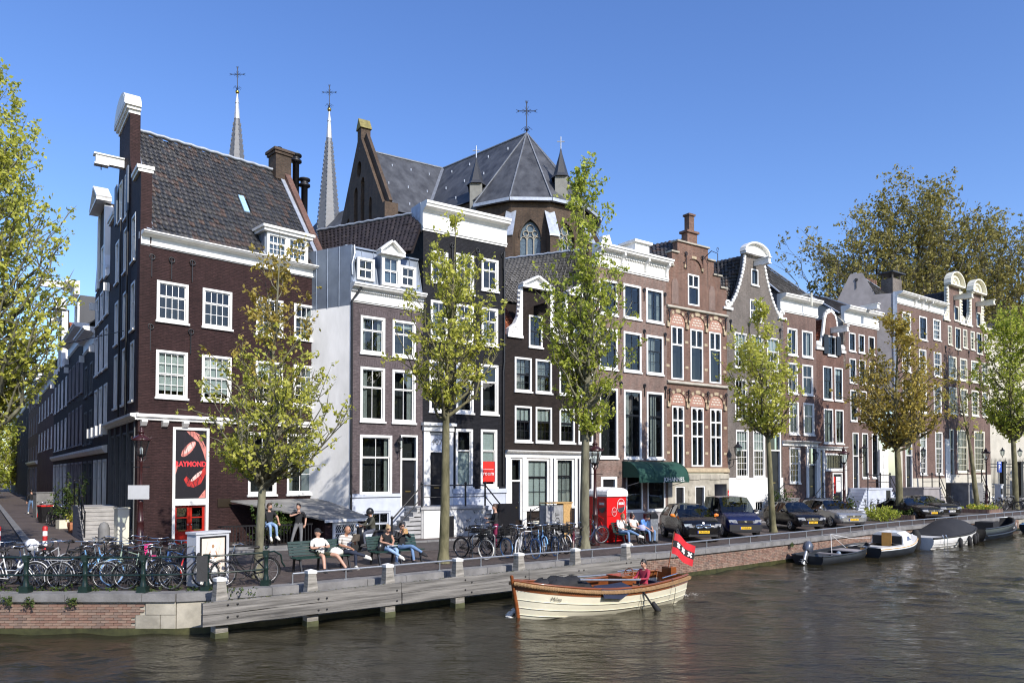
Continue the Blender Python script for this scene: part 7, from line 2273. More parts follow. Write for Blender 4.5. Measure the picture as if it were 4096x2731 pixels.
MB().box(-.48,1.04,-.04,.54,1.63,1.68).build('box_lid',OSB,bx)
text('stencil','LOT',.34,LETB,bx,T(.2,.015,.9)@FRONT@RZ(R(90)),.002)
TERR=mat('terracotta',(.42,.17,.08),.8,var=.3,vsc=5,bump=.2)
def planter(label,cx,cy,L_,W_,rz,flowers=False):
 t=thing('tree_planter',label,'planter',(cx,cy,0),rz,'brick edged planters round the quay trees')
 n=int(L_/.07)
 me=MB().box(-.031,.031,-.05,.05,0,.3).mesh('edge_brick',QBRICK)
 for k in range(n):
  for y in(-W_/2,W_/2):
   put('edge_brick',me,t,T(-L_/2+(k+.5)*.07,y,rnd.gauss(0,.008))@RX(rnd.gauss(0,.04)))
 for k in range(int(W_/.07)-1):
  for x in(-L_/2,L_/2):
   put('edge_brick',me,t,T(x,-W_/2+(k+1)*.07,rnd.gauss(0,.008))@RZ(R(90)))
 MB().box(-L_/2+.05,L_/2-.05,-W_/2+.05,W_/2-.05,0,.22).build('soil',mat('soil',(.045,.035,.025),.95,bump=.4),t)
 rs=np.random.default_rng(int(cx*10))
 c=[(rs.uniform(-L_/2+.1,L_/2-.1),rs.uniform(-W_/2+.1,W_/2-.1),.3+.15*rs.random())for _ in range(60)]
 put('leafy_plants',leaves_mesh('leafy_plants',c,900,.07,.09,LEAF_S if not flowers else LEAF_G,rs),t)['kind']='stuff'
 if flowers:
  b=MB()
  for _ in range(14):b.ball((rs.uniform(-L_/2,L_/2)*.8,rs.uniform(-W_/2,W_/2)*.8,.5),.045,6)
  b.build('yellow_flowers',flat('yellow_petals',(.75,.45,.02)),t)['kind']='stuff'
planter('brick edged planter with green leaves round the bronze elm',25.75,49.55,2.0,2.2,R(38))
planter('brick edged planter with yellow flowers round the leaning elm',35.95,57.6,2.6,2.0,R(38),True)
def shrub(label,x,y,r,h,n,m,seed,z=0,cat='shrub',group=None):
 t=thing('shrub',label,cat,(x,y,z),0,group)
 rs=np.random.default_rng(seed)
 c=[]
 b=MB()
 for k in range(26):
  a=rs.uniform(0,6.28);q=rs.uniform(.2,1)**.5*r;zz=h*rs.uniform(.3,1.0)*(1-.3*q/r)
  p=(q*math.cos(a),q*math.sin(a),zz)
  b.tube([(0,0,0),(p[0]*.4,p[1]*.4,zz*.6),p],[.015,.01,.004],4,caps=False)
  c+=[p,(p[0]*.8,p[1]*.8,zz*.75)]
 b.build('stem',BARK,t)
 put('foliage',leaves_mesh('foliage',c,n,.06,r*.16,m,rs),t)['kind']='stuff'
 return t
shrub('leafy green shrub by the dark railing of the corner house',-10.1,31.6,.8,1.75,1500,LEAF_S,1)
shrub('light green bush spilling over the quay rail behind the silver car',23.6,47.6,.95,1.0,1600,LEAF_G,2)
shrub('dark rose bush below the small gabled house',23.5,53.6,1.1,1.5,1400,LEAF_S,3)
shrub('dark green climber beside the steps of the grey gable house',18.3,50.9,.7,2.3,1300,LEAF_S,4)
shrub('low evergreen by the hipped roof house',21.0,52.6,.9,1.3,1200,LEAF_S,5)
pm_=thing('parking_meter','grey parking meter with blue sign on its pole','parking meter',(41.0,63.2,0),R(35))
MB().box(-.3,.3,-.2,.2,0,2.0).box(-.34,.34,-.24,.24,2.0,2.1).build('meter_body',UBM,pm_)
MB().box(-.2,.2,-.215,-.201,1.25,1.75).box(-.12,.12,-.215,-.201,.6,.95).build('meter_screen',BLACKP,pm_)
MB().tube([(0,0,2.1),(0,0,3.9)],.04,7).build('sign_pole',STEEL,pm_)
sg2=MB().box(-.42,.42,-.06,-.04,3.1,4.0).build('parking_sign',flat('traffic_blue',(.01,.06,.42),.4),pm_)
text('sign_letter','P',.62,LETW,sg2,T(0,-.065,3.48)@FRONT,.002,bold=.01)
MB().box(-.3,.3,-.065,-.06,3.84,3.94).build('sign_line',LETW,sg2)
AMS=[flat('bollard_red',(.45,.02,.02)),LETW]
for(x,y,lab)in((-17.5,25.6,'red and white street bollard at the left edge'),(-15.9,25.6,'red and white street bollard by the kerb of the side street')):
 t=thing('street_bollard',lab,'bollard',(x,y,0),0,'red and white bollards')
 for k in range(6):
  MB().lathe([(.075,k*.17),(.075,k*.17+.17)],n=10).build('band',AMS[k%2],t)
 MB().lathe([(.085,1.02),(.085,1.14),(.05,1.18)],n=10).build('bollard_head',AMS[0],t)
# black garden railing in front of the corner house, where the man sits
gr=thing('garden_railing','low black iron garden railing before the corner house','railing',(-11.3,29.1,0),math.atan2(1.6,3.1))
Lg=3.55
for z in(.1,.88):MB().box(-.1,Lg,-.025,.025,z,z+.06).build('rail',BLACKP,gr)
bm_=MB().box(-.014,.014,-.014,.014,.02,.9).mesh('bar',BLACKP)
for k in range(30):put('bar',bm_,gr,T(k*Lg/29.5,0,0))
MB().box(-.15,Lg+.1,-.12,.12,-.02,.1).build('kerb_stone',STONE,gr)
# steps of the side street house
st_=thing('side_steps','grey stone steps with black iron railing in the side street','steps',tuple(side(5.0,.0)),math.atan2(sd.y,sd.x))
b=MB()
stairs(b,-2.2,.2,.05,1.55,.1,1.5,8,'x',0)
b.box(.2,2.2,.05,1.55,.1,1.5)
b.build('flight',mat('pale_step_stone',(.36,.35,.34),.7,var=.2,vsc=3),st_)
rails(st_,[(-2.0,1.5,.2),(-.9,1.5,.85),(.25,1.5,1.5),(2.1,1.5,1.5)],1.05)
for(t_,o_,r_,h_,lab)in((9.2,1.35,.26,.5,'large terracotta pot with a pale leafy plant in the side street'),(10.1,1.0,.24,.45,'terracotta pot behind the larger one in the side street')):
 p=side(t_,o_,.1)
 t=thing('flower_pot',lab,'flower pot',tuple(p),0,'terracotta pots in the side street')
 MB().lathe([(r_*.7,0),(r_,h_*.7),(r_*.95,h_),(r_*.85,h_),(r_*.8,h_*.8)],n=14).build('pot',TERR,t)
 rs=np.random.default_rng(int(t_*7))
 c=[(rs.normal(0,.14),rs.normal(0,.14),h_+.1+.2*rs.random())for _ in range(25)]
 put('foliage',leaves_mesh('foliage',c,320,.06,.06,LEAF_Y,rs),t)['kind']='stuff'
p=side(13.2,1.1,.1);shrub('tall loose creeper against a shaded side street front',p.x,p.y,.8,3.4,1300,LEAF_S,9,.1)
p=side(12.6,1.5,.1)
t=thing('white_planter','small square white planter on the side street pavement','planter',tuple(p),R(50));MB().box(-.25,.25,-.25,.25,0,.45).build('tub',OFFW,t);MB().box(-.21,.21,-.21,.21,.45,.47).build('soil',DARKIN,t)
p=side(25.0,1.6,.1)
t=thing('street_cabinet','grey scribbled street cabinet far down the side street','street cabinet',tuple(p),R(50));MB().box(-.5,.5,-.3,.3,0,1.6).build('cabinet',STONE,t);MB().box(-.54,.54,-.34,.34,1.6,1.66).build('cabinet_lid',STONE,t)
p=side(18.5,1.9,.1)
t=thing('wheelie_bin','black wheeled bin with red lid in the side street','bin',tuple(p),R(50));MB().hexa([(-.25,-.28,0),(.25,-.28,0),(.25,.28,0),(-.25,.28,0),(-.32,-.36,.95),(.32,-.36,.95),(.32,.36,.95),(-.32,.36,.95)]).build('bin_body',BLACKM,t);MB().box(-.34,.34,-.38,.38,.95,1.03).build('lid',REDS,t)
p=side(7.2,1.9,.1)
t=thing('stone_post','rounded grey stone kerb post by the side street steps','post',tuple(side(1.2,1.0,.0)),0);MB().lathe([(.22,0),(.21,.75),(.14,.95),(.02,1.02)],n=12).build('post',STONE,t)
t=thing('meter_cabinet','narrow white meter cabinet with scribbles beside the lamp post','street cabinet',tuple(side(.6,.45,.0)),R(50));MB().box(-.22,.22,-.18,.18,0,1.55).build('cabinet',OFFW,t);MB().box(-.25,.25,-.21,.21,1.55,1.6).build('lid',OFFW,t)
# grass and weeds at the foot of the railing
rs=np.random.default_rng(5)
c=[(-14.5+8.0*rs.random(),18.95+.22*rs.random(),.02)for _ in range(160)]
tag(put('grass',leaves_mesh('grass',c,1300,.030,.05,LEAF_S,rs)),kind='stuff')
# ================================================================ BICYCLES
SPOKE=flat('spoke_steel',(.22,.22,.23),.35,.6)
WTYRE=flat('white_tyre',(.78,.76,.68),.6);BTYRE=flat('blue_tyre',(.16,.33,.62),.6)
SADDLE=flat('saddle_black',(.018,.016,.015),.5)
RIMM=flat('rim_steel',(.30,.30,.31),.35,.7)
_c={}
def cached(k,fn):
 if k not in _c:_c[k]=fn()
 return _c[k]
def circ(r,n=22,y=0.0):return[(r*math.cos(2*math.pi*i/n),y,r*math.sin(2*math.pi*i/n))for i in range(n)]
def tyre_mesh(m):return cached(('tyre',m.name),lambda:MB().tube(circ(.335),.021,6,closed=True).mesh('tyre',m))
def rim_mesh():return cached('rim',lambda:MB().tube(circ(.305),.011,5,closed=True).mesh('rim',RIMM))
def spokes_mesh():
 def f():
  b=MB()
  for k in range(18):
   a=k*math.pi/9
   b.bar((.02*math.cos(a+.5),.018*(-1)**k,.02*math.sin(a+.5)),(.305*math.cos(a),0,.305*math.sin(a)),.0045)
  b.tube([(0,-.04,0),(0,.04,0)],.022,6)
  return b.mesh('spokes',SPOKE)
 return cached('spokes',f)
def frame_mesh(style,m):
 def f():
  b=MB()
  bb,rw,fw=(-.08,0,.29),(-.56,0,.35),(.58,0,.35)
  hd0,hd1=(.34,0,.72),(.30,0,.92)
  st0,st1=(-.20,0,.74),(-.235,0,.90)
  b.tube([bb,st1],.017,6)
  b.tube([bb,(.1,0,.40),hd0]if style=='step' else[bb,hd0],.018,6)
  if style=='diamond':b.tube([st0,hd1],.016,6)
  elif style=='dutch':b.tube([(-.15,0,.52),(.0,0,.47),(.16,0,.56),(.28,0,.78),hd1],.016,6)
  else:b.tube([(-.15,0,.50),(.12,0,.50),hd0],.016,6)
  b.tube([hd0,hd1],.022,6)
  for y in(-.05,.05):
   b.tube([(bb[0],y*.5,bb[2]),(rw[0],y,rw[2])],.011,5);b.tube([(st0[0],y*.3,st0[2]),(rw[0],y,rw[2])],.010,5)
   b.tube([(hd0[0],y*.6,hd0[2]),(.40,y,.58),(fw[0],y,fw[2])],.012,5)
  return b.mesh('frame',m)
 return cached(('frame',style,m.name),f)
def guards_mesh(m,cx,a0,a1):
 pts=[(cx+.375*math.cos(R(a0+(a1-a0)*i/12)),0,.35+.375*math.sin(R(a0+(a1-a0)*i/12)))for i in range(13)]
 return cached(('guard',m.name,cx),lambda:MB().tube(pts,.026,5,flat=.35).mesh('mudguard',m))
def bars_mesh(style):
 def f():
  b=MB()
  b.tube([(.30,0,.92),(.28,0,1.06)],.012,5)
  if style=='flat':b.tube([(.20,-.30,1.07),(.29,-.12,1.07),(.29,.12,1.07),(.20,.30,1.07)],.012,5)
  else:b.tube([(.06,-.29,1.05),(.20,-.27,1.12),(.30,-.1,1.09),(.30,.1,1.09),(.20,.27,1.12),(.06,.29,1.05)],.012,5)
  return b.mesh('handlebar',CHROME)
 return cached(('bars',style),f)
def grips_mesh():
 return cached('grips',lambda:MB().tube([(.04,-.29,1.045),(.14,-.28,1.09)],.017,6).tube([(.04,.29,1.045),(.14,.28,1.09)],.017,6).ball((.40,0,.86),.05,7).mesh('grip',RUBBER))
def saddle_mesh(m):
 return cached(('saddle',m.name),lambda:MB().tube([(-.36,0,.985),(-.30,0,1.0),(-.22,0,.99),(-.08,0,.985)],[.085,.10,.06,.02],8,flat=.45).tube([(-.235,0,.88),(-.25,0,.98)],.012,5).mesh('saddle',m))
def crank_mesh(m):
 def f():
  b=MB()
  b.tube([(-.58,-.055,.38),(-.3,-.06,.37),(-.06,-.065,.39),(.02,-.065,.33),(-.06,-.065,.22),(-.3,-.06,.29),(-.58,-.055,.32)],.03,5,flat=.5,closed=True)
  b.tube([(-.08,-.10,.29),(.06,-.10,.19)],.011,5);b.tube([(-.08,.08,.29),(-.22,.08,.39)],.011,5)
  b.box(.0,.12,-.18,-.11,.175,.2).box(-.28,-.16,.09,.16,.38,.405)
  b.tube([(-.3,.09,.3),(-.34,.2,.02)],.009,4)
  return b.mesh('chain_case',m)
 return cached(('crank',m.name),f)
def carrier_mesh(m):
 def f():
  b=MB()
  for y in(-.06,0,.06):b.tube([(-.92,y,.76),(-.34,y,.75)],.008,4)
  for x in(-.92,-.62,-.36):b.tube([(x,-.07,.757),(x,.07,.757)],.008,4)
  for y in(-.06,.06):b.tube([(-.85,y,.76),(-.57,y,.36)],.007,4);b.tube([(-.5,y,.76),(-.57,y,.36)],.007,4)
  return b.mesh('carrier',m)
 return cached(('carrier',m.name),f)
def crate_mesh(m):
 def f():
  b=MB()
  x0,x1,y0,y1,z0,z1=.36,.72,-.20,.20,.80,1.04
  b.box(x0,x1,y0,y1,z0,z0+.01)
  for k in range(5):
   z=z0+.01+k*.055
   for q in((x0,x1,y0,y0+.012),(x0,x1,y1-.012,y1),(x0,x0+.012,y0+.012,y1-.012),(x1-.012,x1,y0+.012,y1-.012)):b.box(q[0],q[1],q[2],q[3],z,z+.028)
  for x in(x0+.002,(x0+x1)/2,x1-.022):
   for y in(y0+.001,y1-.011):b.box(x,x+.02,y,y+.010,z0+.01,z1)
  b.tube([(.45,-.1,.8),(.58,-.06,.36)],.008,4);b.tube([(.45,.1,.8),(.58,.06,.36)],.008,4)
  return b.mesh('crate',m)
 return cached(('crate',m.name),f)
FRM={k:flat('frame_'+k,c,.3,.1,coat=.4)for k,c in dict(black=(.014,.014,.015),white=(.78,.78,.76),blue=(.05,.12,.30),skyblue=(.22,.45,.75),red=(.5,.02,.02),silver=(.45,.46,.47),green=(.32,.42,.34),navy=(.02,.035,.09),maroon=(.12,.012,.02),olive=(.16,.13,.06)).items()}
BIKE_G='bicycles parked along the quay'
def bike(label,x,y,rz,style='dutch',col='black',tyre=None,lean=.06,crate=False,steer=0.0,carrier=True,bars='swept',saddle=None,pitch=0.0,guard=None,group=BIKE_G,z=0.0):
 t=thing('bicycle',label,'bicycle',(x,y,z),0,group)
 t.rotation_euler=(lean,pitch,rz)
 m=FRM[col]
 put('frame',frame_mesh(style,m),t)
 for cx,ty in((-.56,tyre[0]if tyre else RUBBER),(.58,tyre[1]if tyre else RUBBER)):
  w=put('wheel',spokes_mesh(),t,T(cx,0,.357)@RY(rnd.uniform(0,3)))
  put('tyre',tyre_mesh(ty),w);put('rim',rim_mesh(),w)
 for q in((-.56,10,200),(.58,20,165)):put('mudguard',guards_mesh(FRM[guard]if guard else m,*q),t)
 put('handlebar',bars_mesh(bars),t,T(.3,0,0)@RZ(steer)@T(-.3,0,0));put('grip',grips_mesh(),t,T(.3,0,0)@RZ(steer)@T(-.3,0,0))
 put('saddle',saddle_mesh(saddle or SADDLE),t)
 put('chain_case',crank_mesh(FRM['black']),t)
 if carrier:put('carrier',carrier_mesh(FRM['silver' if carrier=='silver' else 'black']),t)
 if crate:put('crate',crate_mesh(FRM['black']),t)
 return t
# left group, along and behind the green railing
bike('white low framed bicycle at the left end of the railing',-12.75,19.15,.05,'step','white',lean=-.05)
bike('black bicycle with a bare silver rear carrier behind the railing',-10.95,19.15,.04,'dutch','black',lean=-.08,carrier='silver',guard='silver')
bike('black roadster with chain case behind the middle of the railing',-9.25,19.12,-.02,'dutch','black',lean=-.06)
bike('black city bicycle close to the poster cabinet behind a rubber mat',-8.55,19.5,.16,'diamond','black',lean=-.07,bars='flat')
bike('black swan necked bicycle at the right end of the railing',-7.05,19.95,R(180+37),'dutch','black',lean=.07,bars='swept')
rows=[(-13.3,20.9,1.75,'step','white','white bicycle with a plastic bag on its handlebar',None),(-12.6,20.5,1.45,'diamond','silver','silver bicycle in the second row at the left',None),(-12.0,21.0,1.9,'step','black','black bicycle with glossy saddle in the second row',None),
 (-11.5,20.6,1.4,'step','skyblue','sky blue framed bicycle in the second row',None),(-10.9,20.9,1.7,'dutch','black','black bicycle with raised handlebar behind the black carrier bicycle',None),(-10.3,20.4,1.1,'diamond','green','pale green bicycle beside the pink child seat',(RUBBER,BTYRE)),
 (-9.85,20.8,1.6,'step','black','black bicycle carrying the pink child seat',None),(-9.2,20.6,1.3,'dutch','navy','dark blue bicycle with chrome handlebar in the second row',(RUBBER,BTYRE)),(-8.9,20.2,.9,'diamond','blue','blue framed bicycle with white grips',(BTYRE,RUBBER)),
 (-8.75,21.0,1.5,'diamond','red','red framed bicycle beside the poster cabinet',None),(-9.5,21.5,2.0,'dutch','black','black bicycle with grey saddle near the lamp post',None)]
rows+=[(-13.0,21.6,1.2,'dutch','black','black roadster at the back left of the bicycle crowd',None),(-12.3,20.0,2.4,'diamond','black','black sports bicycle turned towards the kerb',None),(-11.7,21.7,1.5,'dutch','black','tall black roadster at the back beside the kerb',None),(-11.2,20.0,.6,'step','black','black step through bicycle leaning on the railing bicycles',None),
 (-10.6,21.5,1.8,'diamond','black','black bicycle at the back behind the green one',None),(-10.0,20.0,2.6,'dutch','black','black bicycle lying close behind the roadster',None),(-9.6,20.1,1.9,'diamond','silver','silver framed bicycle squeezed beside the pink seat',None),(-12.2,22.3,1.4,'dutch','black','black bicycle half hidden at the kerb end of the crowd',None),(-11.0,22.2,1.7,'step','black','black bicycle behind the raised handlebar bicycle',None),(-10.2,22.0,1.3,'dutch','black','black bicycle beyond the pink child seat',None),(-13.8,20.3,1.9,'dutch','black','black bicycle cut by the left edge of the view',None),(-9.1,21.9,1.8,'step','black','black bicycle in the last row near the cabinet',None),(-12.9,20.0,2.8,'step','navy','navy bicycle squeezed in at the left',None)]
for(x,y,a,s_,c_,lab,ty)in rows:
 bike(lab,x,y,a+math.pi*(rnd.random()<.5),s_,c_,tyre=ty,lean=rnd.uniform(-.1,.1),steer=rnd.uniform(-.6,.6),bars=rnd.choice(['flat','swept']))
PINKP=flat('pink_plastic',(.80,.05,.25),.4)
cs=thing('child_seat','bright pink plastic child seat fixed on a black bicycle','child seat',(-9.85,20.35,.72),1.4)
b=MB()
for x in(-.1,-.035,.035,.1):b.box(x-.02,x+.02,-.02,.02,.03,.32)
for z in(.05,.14,.23,.31):b.box(-.12,.12,-.018,.018,z,z+.035)
b.box(-.12,.12,-.17,0,0,.035)
b.build('seat_shell',PINKP,cs)
bag=thing('plastic_bag','crumpled white plastic bag on a bicycle handlebar','bag',(-13.1,20.5,1.1));
b=MB()
rb=random.Random(4)
b.loft([[(rb.uniform(.6,1.2)*r_*math.cos(t),rb.uniform(.6,1.2)*r_*math.sin(t),z)for t in[k*.7 for k in range(9)]]for z,r_ in((-.22,.10),(-.12,.19),(0,.16),(.08,.07))])
b.build('bag',flat('bag_white',(.75,.76,.78),.4),bag)
# middle group around the hoop stands
mid=[(-1.35,26.25,R(-38),'dutch','black',(RUBBER,WTYRE),True,'white tyred black bicycle with a crate nearest the mossy elm'),(-.55,27.0,R(-50),'step','black',(RUBBER,BTYRE),True,'black bicycle with a wide crate and blue front tyre'),
 (.25,26.15,R(-100),'step','silver',(RUBBER,WTYRE),False,'silver bicycle with white front tyre turned to the canal'),(.55,26.7,R(-62),'diamond','navy',(BTYRE,BTYRE),False,'navy rental bicycle with blue tyres'),
 (1.0,27.5,R(-75),'step','skyblue',None,False,'bright blue framed bicycle in the middle row'),(1.35,27.5,R(110),'dutch','black',(BTYRE,BTYRE),True,'black bicycle with a basket and blue rear tyre'),(1.7,28.2,R(-60),'step','white',None,True,'cream bicycle with a black basket'),
 (2.0,28.5,R(-110),'dutch','black',None,False,'black bicycle seen from behind beside the hoop stand'),(-.9,27.4,R(140),'dutch','black',None,True,'black bicycle with its crate turned to the stoop'),(.1,27.6,R(-80),'diamond','black',None,False,'black bicycle in the second row of the stands'),(.8,28.3,R(100),'dutch','black',None,False,'black bicycle backing on to the blue framed one'),(1.5,29.2,R(-70),'step','black',None,True,'black bicycle with crate close to the tall elm'),(2.35,28.9,R(-95),'step','maroon',(RUBBER,flat('pinkish_tyre',(.42,.33,.30))),False,'maroon bicycle with front carrier beside the tall elm')]
for(x,y,a,s_,c_,ty,cr,lab)in mid:
 bike(lab,x,y,a,s_,c_,tyre=ty,lean=rnd.uniform(-.08,.08),crate=cr,steer=rnd.uniform(-.5,.5))
bike('fallen looking blue grey bicycle leaning against the tall elm',3.15,29.75,R(25),'step','navy',lean=.12,pitch=-.32,z=.02,carrier=False)
# right group near the iron gate
for k in range(13):
 x,y=38.0+k*.62+rnd.uniform(-.15,.15),59.6+k*.47+rnd.uniform(-.5,.5)
 lab=['black bicycle behind the leaning elm','bicycle with upright bars left in the right hand rack','olive framed bicycle lying across the right hand row','dark bicycle in the right hand row','grey bicycle in the right hand row','black bicycle under the lamp in the right hand row','crowded black bicycle in the right hand row','dark bicycle with white saddle in the right hand row','black bicycle in front of the parking meter','dark bicycle under the green elm','silver bicycle beside the meter','black bicycle by the white van','last dark bicycle at the right edge'][k]
 bike(lab,x,y,R(rnd.choice([-55,-40,120,30]))+rnd.gauss(0,.15),rnd.choice(['dutch','step','diamond']),'olive' if k==2 else('silver' if k==10 else 'black'),lean=rnd.uniform(-.1,.1),steer=rnd.uniform(-.5,.5),group='bicycles near the iron gate')
bike('single bicycle with tall handlebar in front of the twin gable stoop',36.2,62.2,R(-60),'dutch','black',group='bicycles near the iron gate')
for(x,y,a,lab)in((26.6,56.2,R(20),'black bicycle against the grey stoop'),(27.3,56.6,R(-60),'black bicycle with front wheel out by the grey stoop'),(28.0,57.0,R(10),'third dark bicycle beside the grey stoop')):
 bike(lab,x,y,a,'dutch','black',group='bicycles beside the grey stoop')
for(t_,o_,a,c_,lab)in((14.2,1.5,R(150),'black','black bicycle with white mudguard stripe in the side street'),(15.4,1.8,R(140),'black','second black bicycle in the side street'),(22.0,1.9,R(110),'red','small red bicycle in the side street')):
 p=side(t_,o_,.1)
 bike(lab,p.x,p.y,a,'dutch',c_,group='bicycles in the side street',z=.1)
# ================================================================ CARS
PLATE_Y=flat('plate_yellow',(.85,.52,.02),.5);PLATE_W=flat('plate_white',(.82,.82,.80),.5);PLATE_B=flat('plate_blue',(.02,.06,.40),.5)
LAMPG=mat('headlamp_glass',(.55,.57,.60),.12,.3,var=.5,vsc=14,coat=1);ORG=flat('orange_mirror',(.85,.22,.02),.35,coat=.6)
DKPL=flat('dark_plastic',(.02,.02,.022),.55)
def car(label,x,y,rz,L,W,H,hn,hc,cowl,wtop,rtop,tail,ht,paint,plate,plate_m=PLATE_Y,wr=.31,group='cars parked along the quay',face='bar',mirrors=None,lowmat=None,gl=.62):
 t=thing('parked_car',label,'car',(x,y,0),rz,group)
 w=W/2
 S=[(L/2,.70,hn*.72,0),(L/2-.03,.82,hn*.86,0),(L/2-.12,.93,hn,0),(L/2-.45,.985,hn+(hc-hn)*.45,0),((L/2-.45+cowl)/2,1.0,hn+(hc-hn)*.8,0)]
 g0=len(S)
 S.append((cowl,1.0,hc,0))
 for u in(.33,.66,1.0):S.append((cowl+(wtop-cowl)*u,1.0,hc+(H-.03-hc)*(u**.93),u))
 g1=len(S)-1
 S.append(((wtop+rtop)/2,1.0,H,1));S.append((rtop,1.0,H-.05,1))
 g2=len(S)-1
 for u in(.5,1.0):S.append((rtop+(tail-rtop)*u,.99,(H-.05)+(ht-H+.05)*u,1-u))
 g3=len(S)-1
 S.append((-L/2+.12,.95,ht*.97,0));S.append((-L/2+.02,.88,ht*.9,0));S.append((-L/2,.78,ht*.7,0))
 rings=[]
 for(sx_,sw,zt,u)in S:
  W_=w*sw
  zb=min(zt-.04,hc-.03)
  wt=W_*(.92-(.92-gl*1.08)*u*min(1,(zt-zb)/(H-hc)))
  low=.24 if abs(sx_)<L/2-.1 else .30
  half=[(0,low),(W_*.80,low),(W_*.965,low+.10),(W_,low+.28 if zt>.7 else low+.2),(W_*.985,zb*.80+.1),(W_*.935,zb),(wt,zt-.035 if u>0 else zt-.02),(wt*.82,zt-.004),(0,zt+.02 if u>0 else zt+.015)]
  rings.append([Vector((sx_,-q,z))for q,z in half]+[Vector((sx_,q,z))for q,z in half[-2:0:-1]])
 n=len(rings[0])
 def side_of(j):return j if j<9 else 16-j
 body=MB();sg_,wsg,rwg=MB(),MB(),MB()
 for i in range(len(rings)-1):
  for j in range(n):
   j2=(j+1)%n
   a,b_,c,d=rings[i][j],rings[i][j2],rings[i+1][j2],rings[i+1][j]
   lo_,hi_=sorted((side_of(j),side_of(j2)))
   tgt=body
   if(lo_,hi_)==(5,6)and g0+1<=i<g3-1:tgt=sg_
   elif lo_>=6 and g0<=i<g1:tgt=wsg
   elif lo_>=6 and g2<=i<g3:tgt=rwg
   tgt.add([a,b_,c,d],[(0,1,2,3)],0,True)
 body.add(rings[0],[tuple(range(n))]);body.add(rings[-1],[tuple(range(n-1,-1,-1))])
 bo=body.mesh('body',[paint])
# weld so the paint shades as one sheet
 import bmesh
 bm=bmesh.new();bm.from_mesh(bo);bmesh.ops.remove_doubles(bm,verts=bm.verts,dist=.001);bmesh.ops.recalc_face_normals(bm,faces=bm.faces);bm.to_mesh(bo);bm.free()
 put('body',bo,t)
 wsg.build('windscreen',CGLASS,t);sg_.build('side_window',CGLASS,t);rwg.build('rear_window',CGLASS,t)
 cab=MB().box(tail+.5,cowl-.1,-w*.82,w*.82,.35,hc-.06)
 for q in(-.36,.36):
  for xx in(cowl-1.35,cowl-2.2):
   if xx>tail+.4:cab.box(xx-.1,xx+.1,q-.22,q+.22,hc-.1,hc+.25).box(xx-.06,xx+.06,q-.12,q+.12,hc+.27,hc+.42)
 cab.tube([(cowl-.55,.36+.17*math.cos(k),hc+.02+.17*math.sin(k))for k in[i*.7 for i in range(9)]],.015,5,closed=True)
 cab.build('seats',DKPL,t)
 for xx,yy in((g2,1),(g2,-1)):
  pass
 pb=MB()
 for sgn in(-1,1):
  xm=(cowl+rtop)/2-.25
  pb.bar((xm,sgn*w*.935,hc-.02),(xm,sgn*w*gl*1.10,H-.06),.09,.03)
 pb.build('door_pillar',DKPL,t)
# wheels
 wx=L/2-.78,-L/2+.78
 for xx in wx:
  for sgn in(-1,1):
   wm=cached(('cwheel',wr),lambda:MB(RX(R(90))).lathe([(wr*.6,-.09),(wr*.96,-.10),(wr,-.06),(wr,.06),(wr*.96,.10),(wr*.6,.09)],n=20).mesh('wheel',RUBBER))
   wo=put('wheel',wm,t,T(xx,sgn*(w-.10),wr))
   def rimm():
    b=MB(RX(R(90)))
    b.lathe([(wr*.62,.055),(wr*.66,.10),(wr*.60,.10),(wr*.58,.07)],n=20)
    for k in range(5):
     a=k*2*math.pi/5
     b.bar((.03*math.cos(a),.03*math.sin(a),.085),(wr*.6*math.cos(a),wr*.6*math.sin(a),.085),.06,.03)
    b.lathe([(.05,.06),(.05,.1)],n=10)
    return b.mesh('rim',STEEL)
   put('rim',cached(('crim',wr),rimm),wo,RZ(0 if sgn<0 else math.pi))
   ab=MB().prism([(xx+(wr+.05)*math.cos(math.pi*k/10),wr+(wr+.05)*math.sin(math.pi*k/10))for k in range(11)],sgn*(w*.80),sgn*(w*.80+.005)).build('wheel_arch',DKPL,t)
# front: lamps, grille, intake, plate
 fx=L/2
 for sgn in(-1,1):
  z0=hn*.86
  y0,y1=(.42,.90)if face!='kidney' else(.48,.92)
  p=[(y0,z0-.09),(y1-.04,z0-.05),(y1,z0+.06),(y0+.10,z0+.07)]
  b=MB()
  f_=[(fx+.0-.30*max(0,q-.55)**2*2.4,sgn*q*w,z)for q,z in p]
  k_=[(a-.10,b2,c)for a,b2,c in f_]
  f2=[(a+.02,b2,c)for a,b2,c in f_]
  b.hexa(k_+f2)if sgn>0 else b.hexa([k_[i]for i in(3,2,1,0)]+[f2[i]for i in(3,2,1,0)])
  b.build('headlamp',LAMPG,t)
  mb_=MB().ball((cowl-.38,sgn*(w+.10),hc+.06),.10,8,sc=(.7,1.25,.8)).bar((cowl-.35,sgn*w*.93,hc+.0),(cowl-.36,sgn*(w+.08),hc+.03),.05)
  mb_.build('wing_mirror',mirrors or paint,t)
  MB().box(fx-.12,fx-.025,sgn*w*.62-.12,sgn*w*.62+.12,.40,.47).build('fog_lamp',LAMPG if face!='van' else DKPL,t)
 g=MB()
 if face=='kidney':
  for sgn in(-1,1):
   g.tube([(fx+.012,sgn*.17+.15*math.copysign(abs(math.cos(a))**.6,math.cos(a)),hn*.83+.062*math.copysign(abs(math.sin(a))**.6,math.sin(a)))for a in[k*math.pi/10 for k in range(20)]],.017,5,closed=True)
  o=g.build('grille',flat('blue_chrome',(.35,.48,.70),.15,.8),t)
  MB().box(fx-.02,fx+.005,-.31,.31,hn*.83-.05,hn*.83+.05).build('grille_insert',DKPL,o)
  MB(T(fx+.0,0,hn*.98)@RY(R(60))).lathe([(.055,0),(.055,.015)],n=14).build('emblem',LETW,t)
 else:
  gz=hn*.84
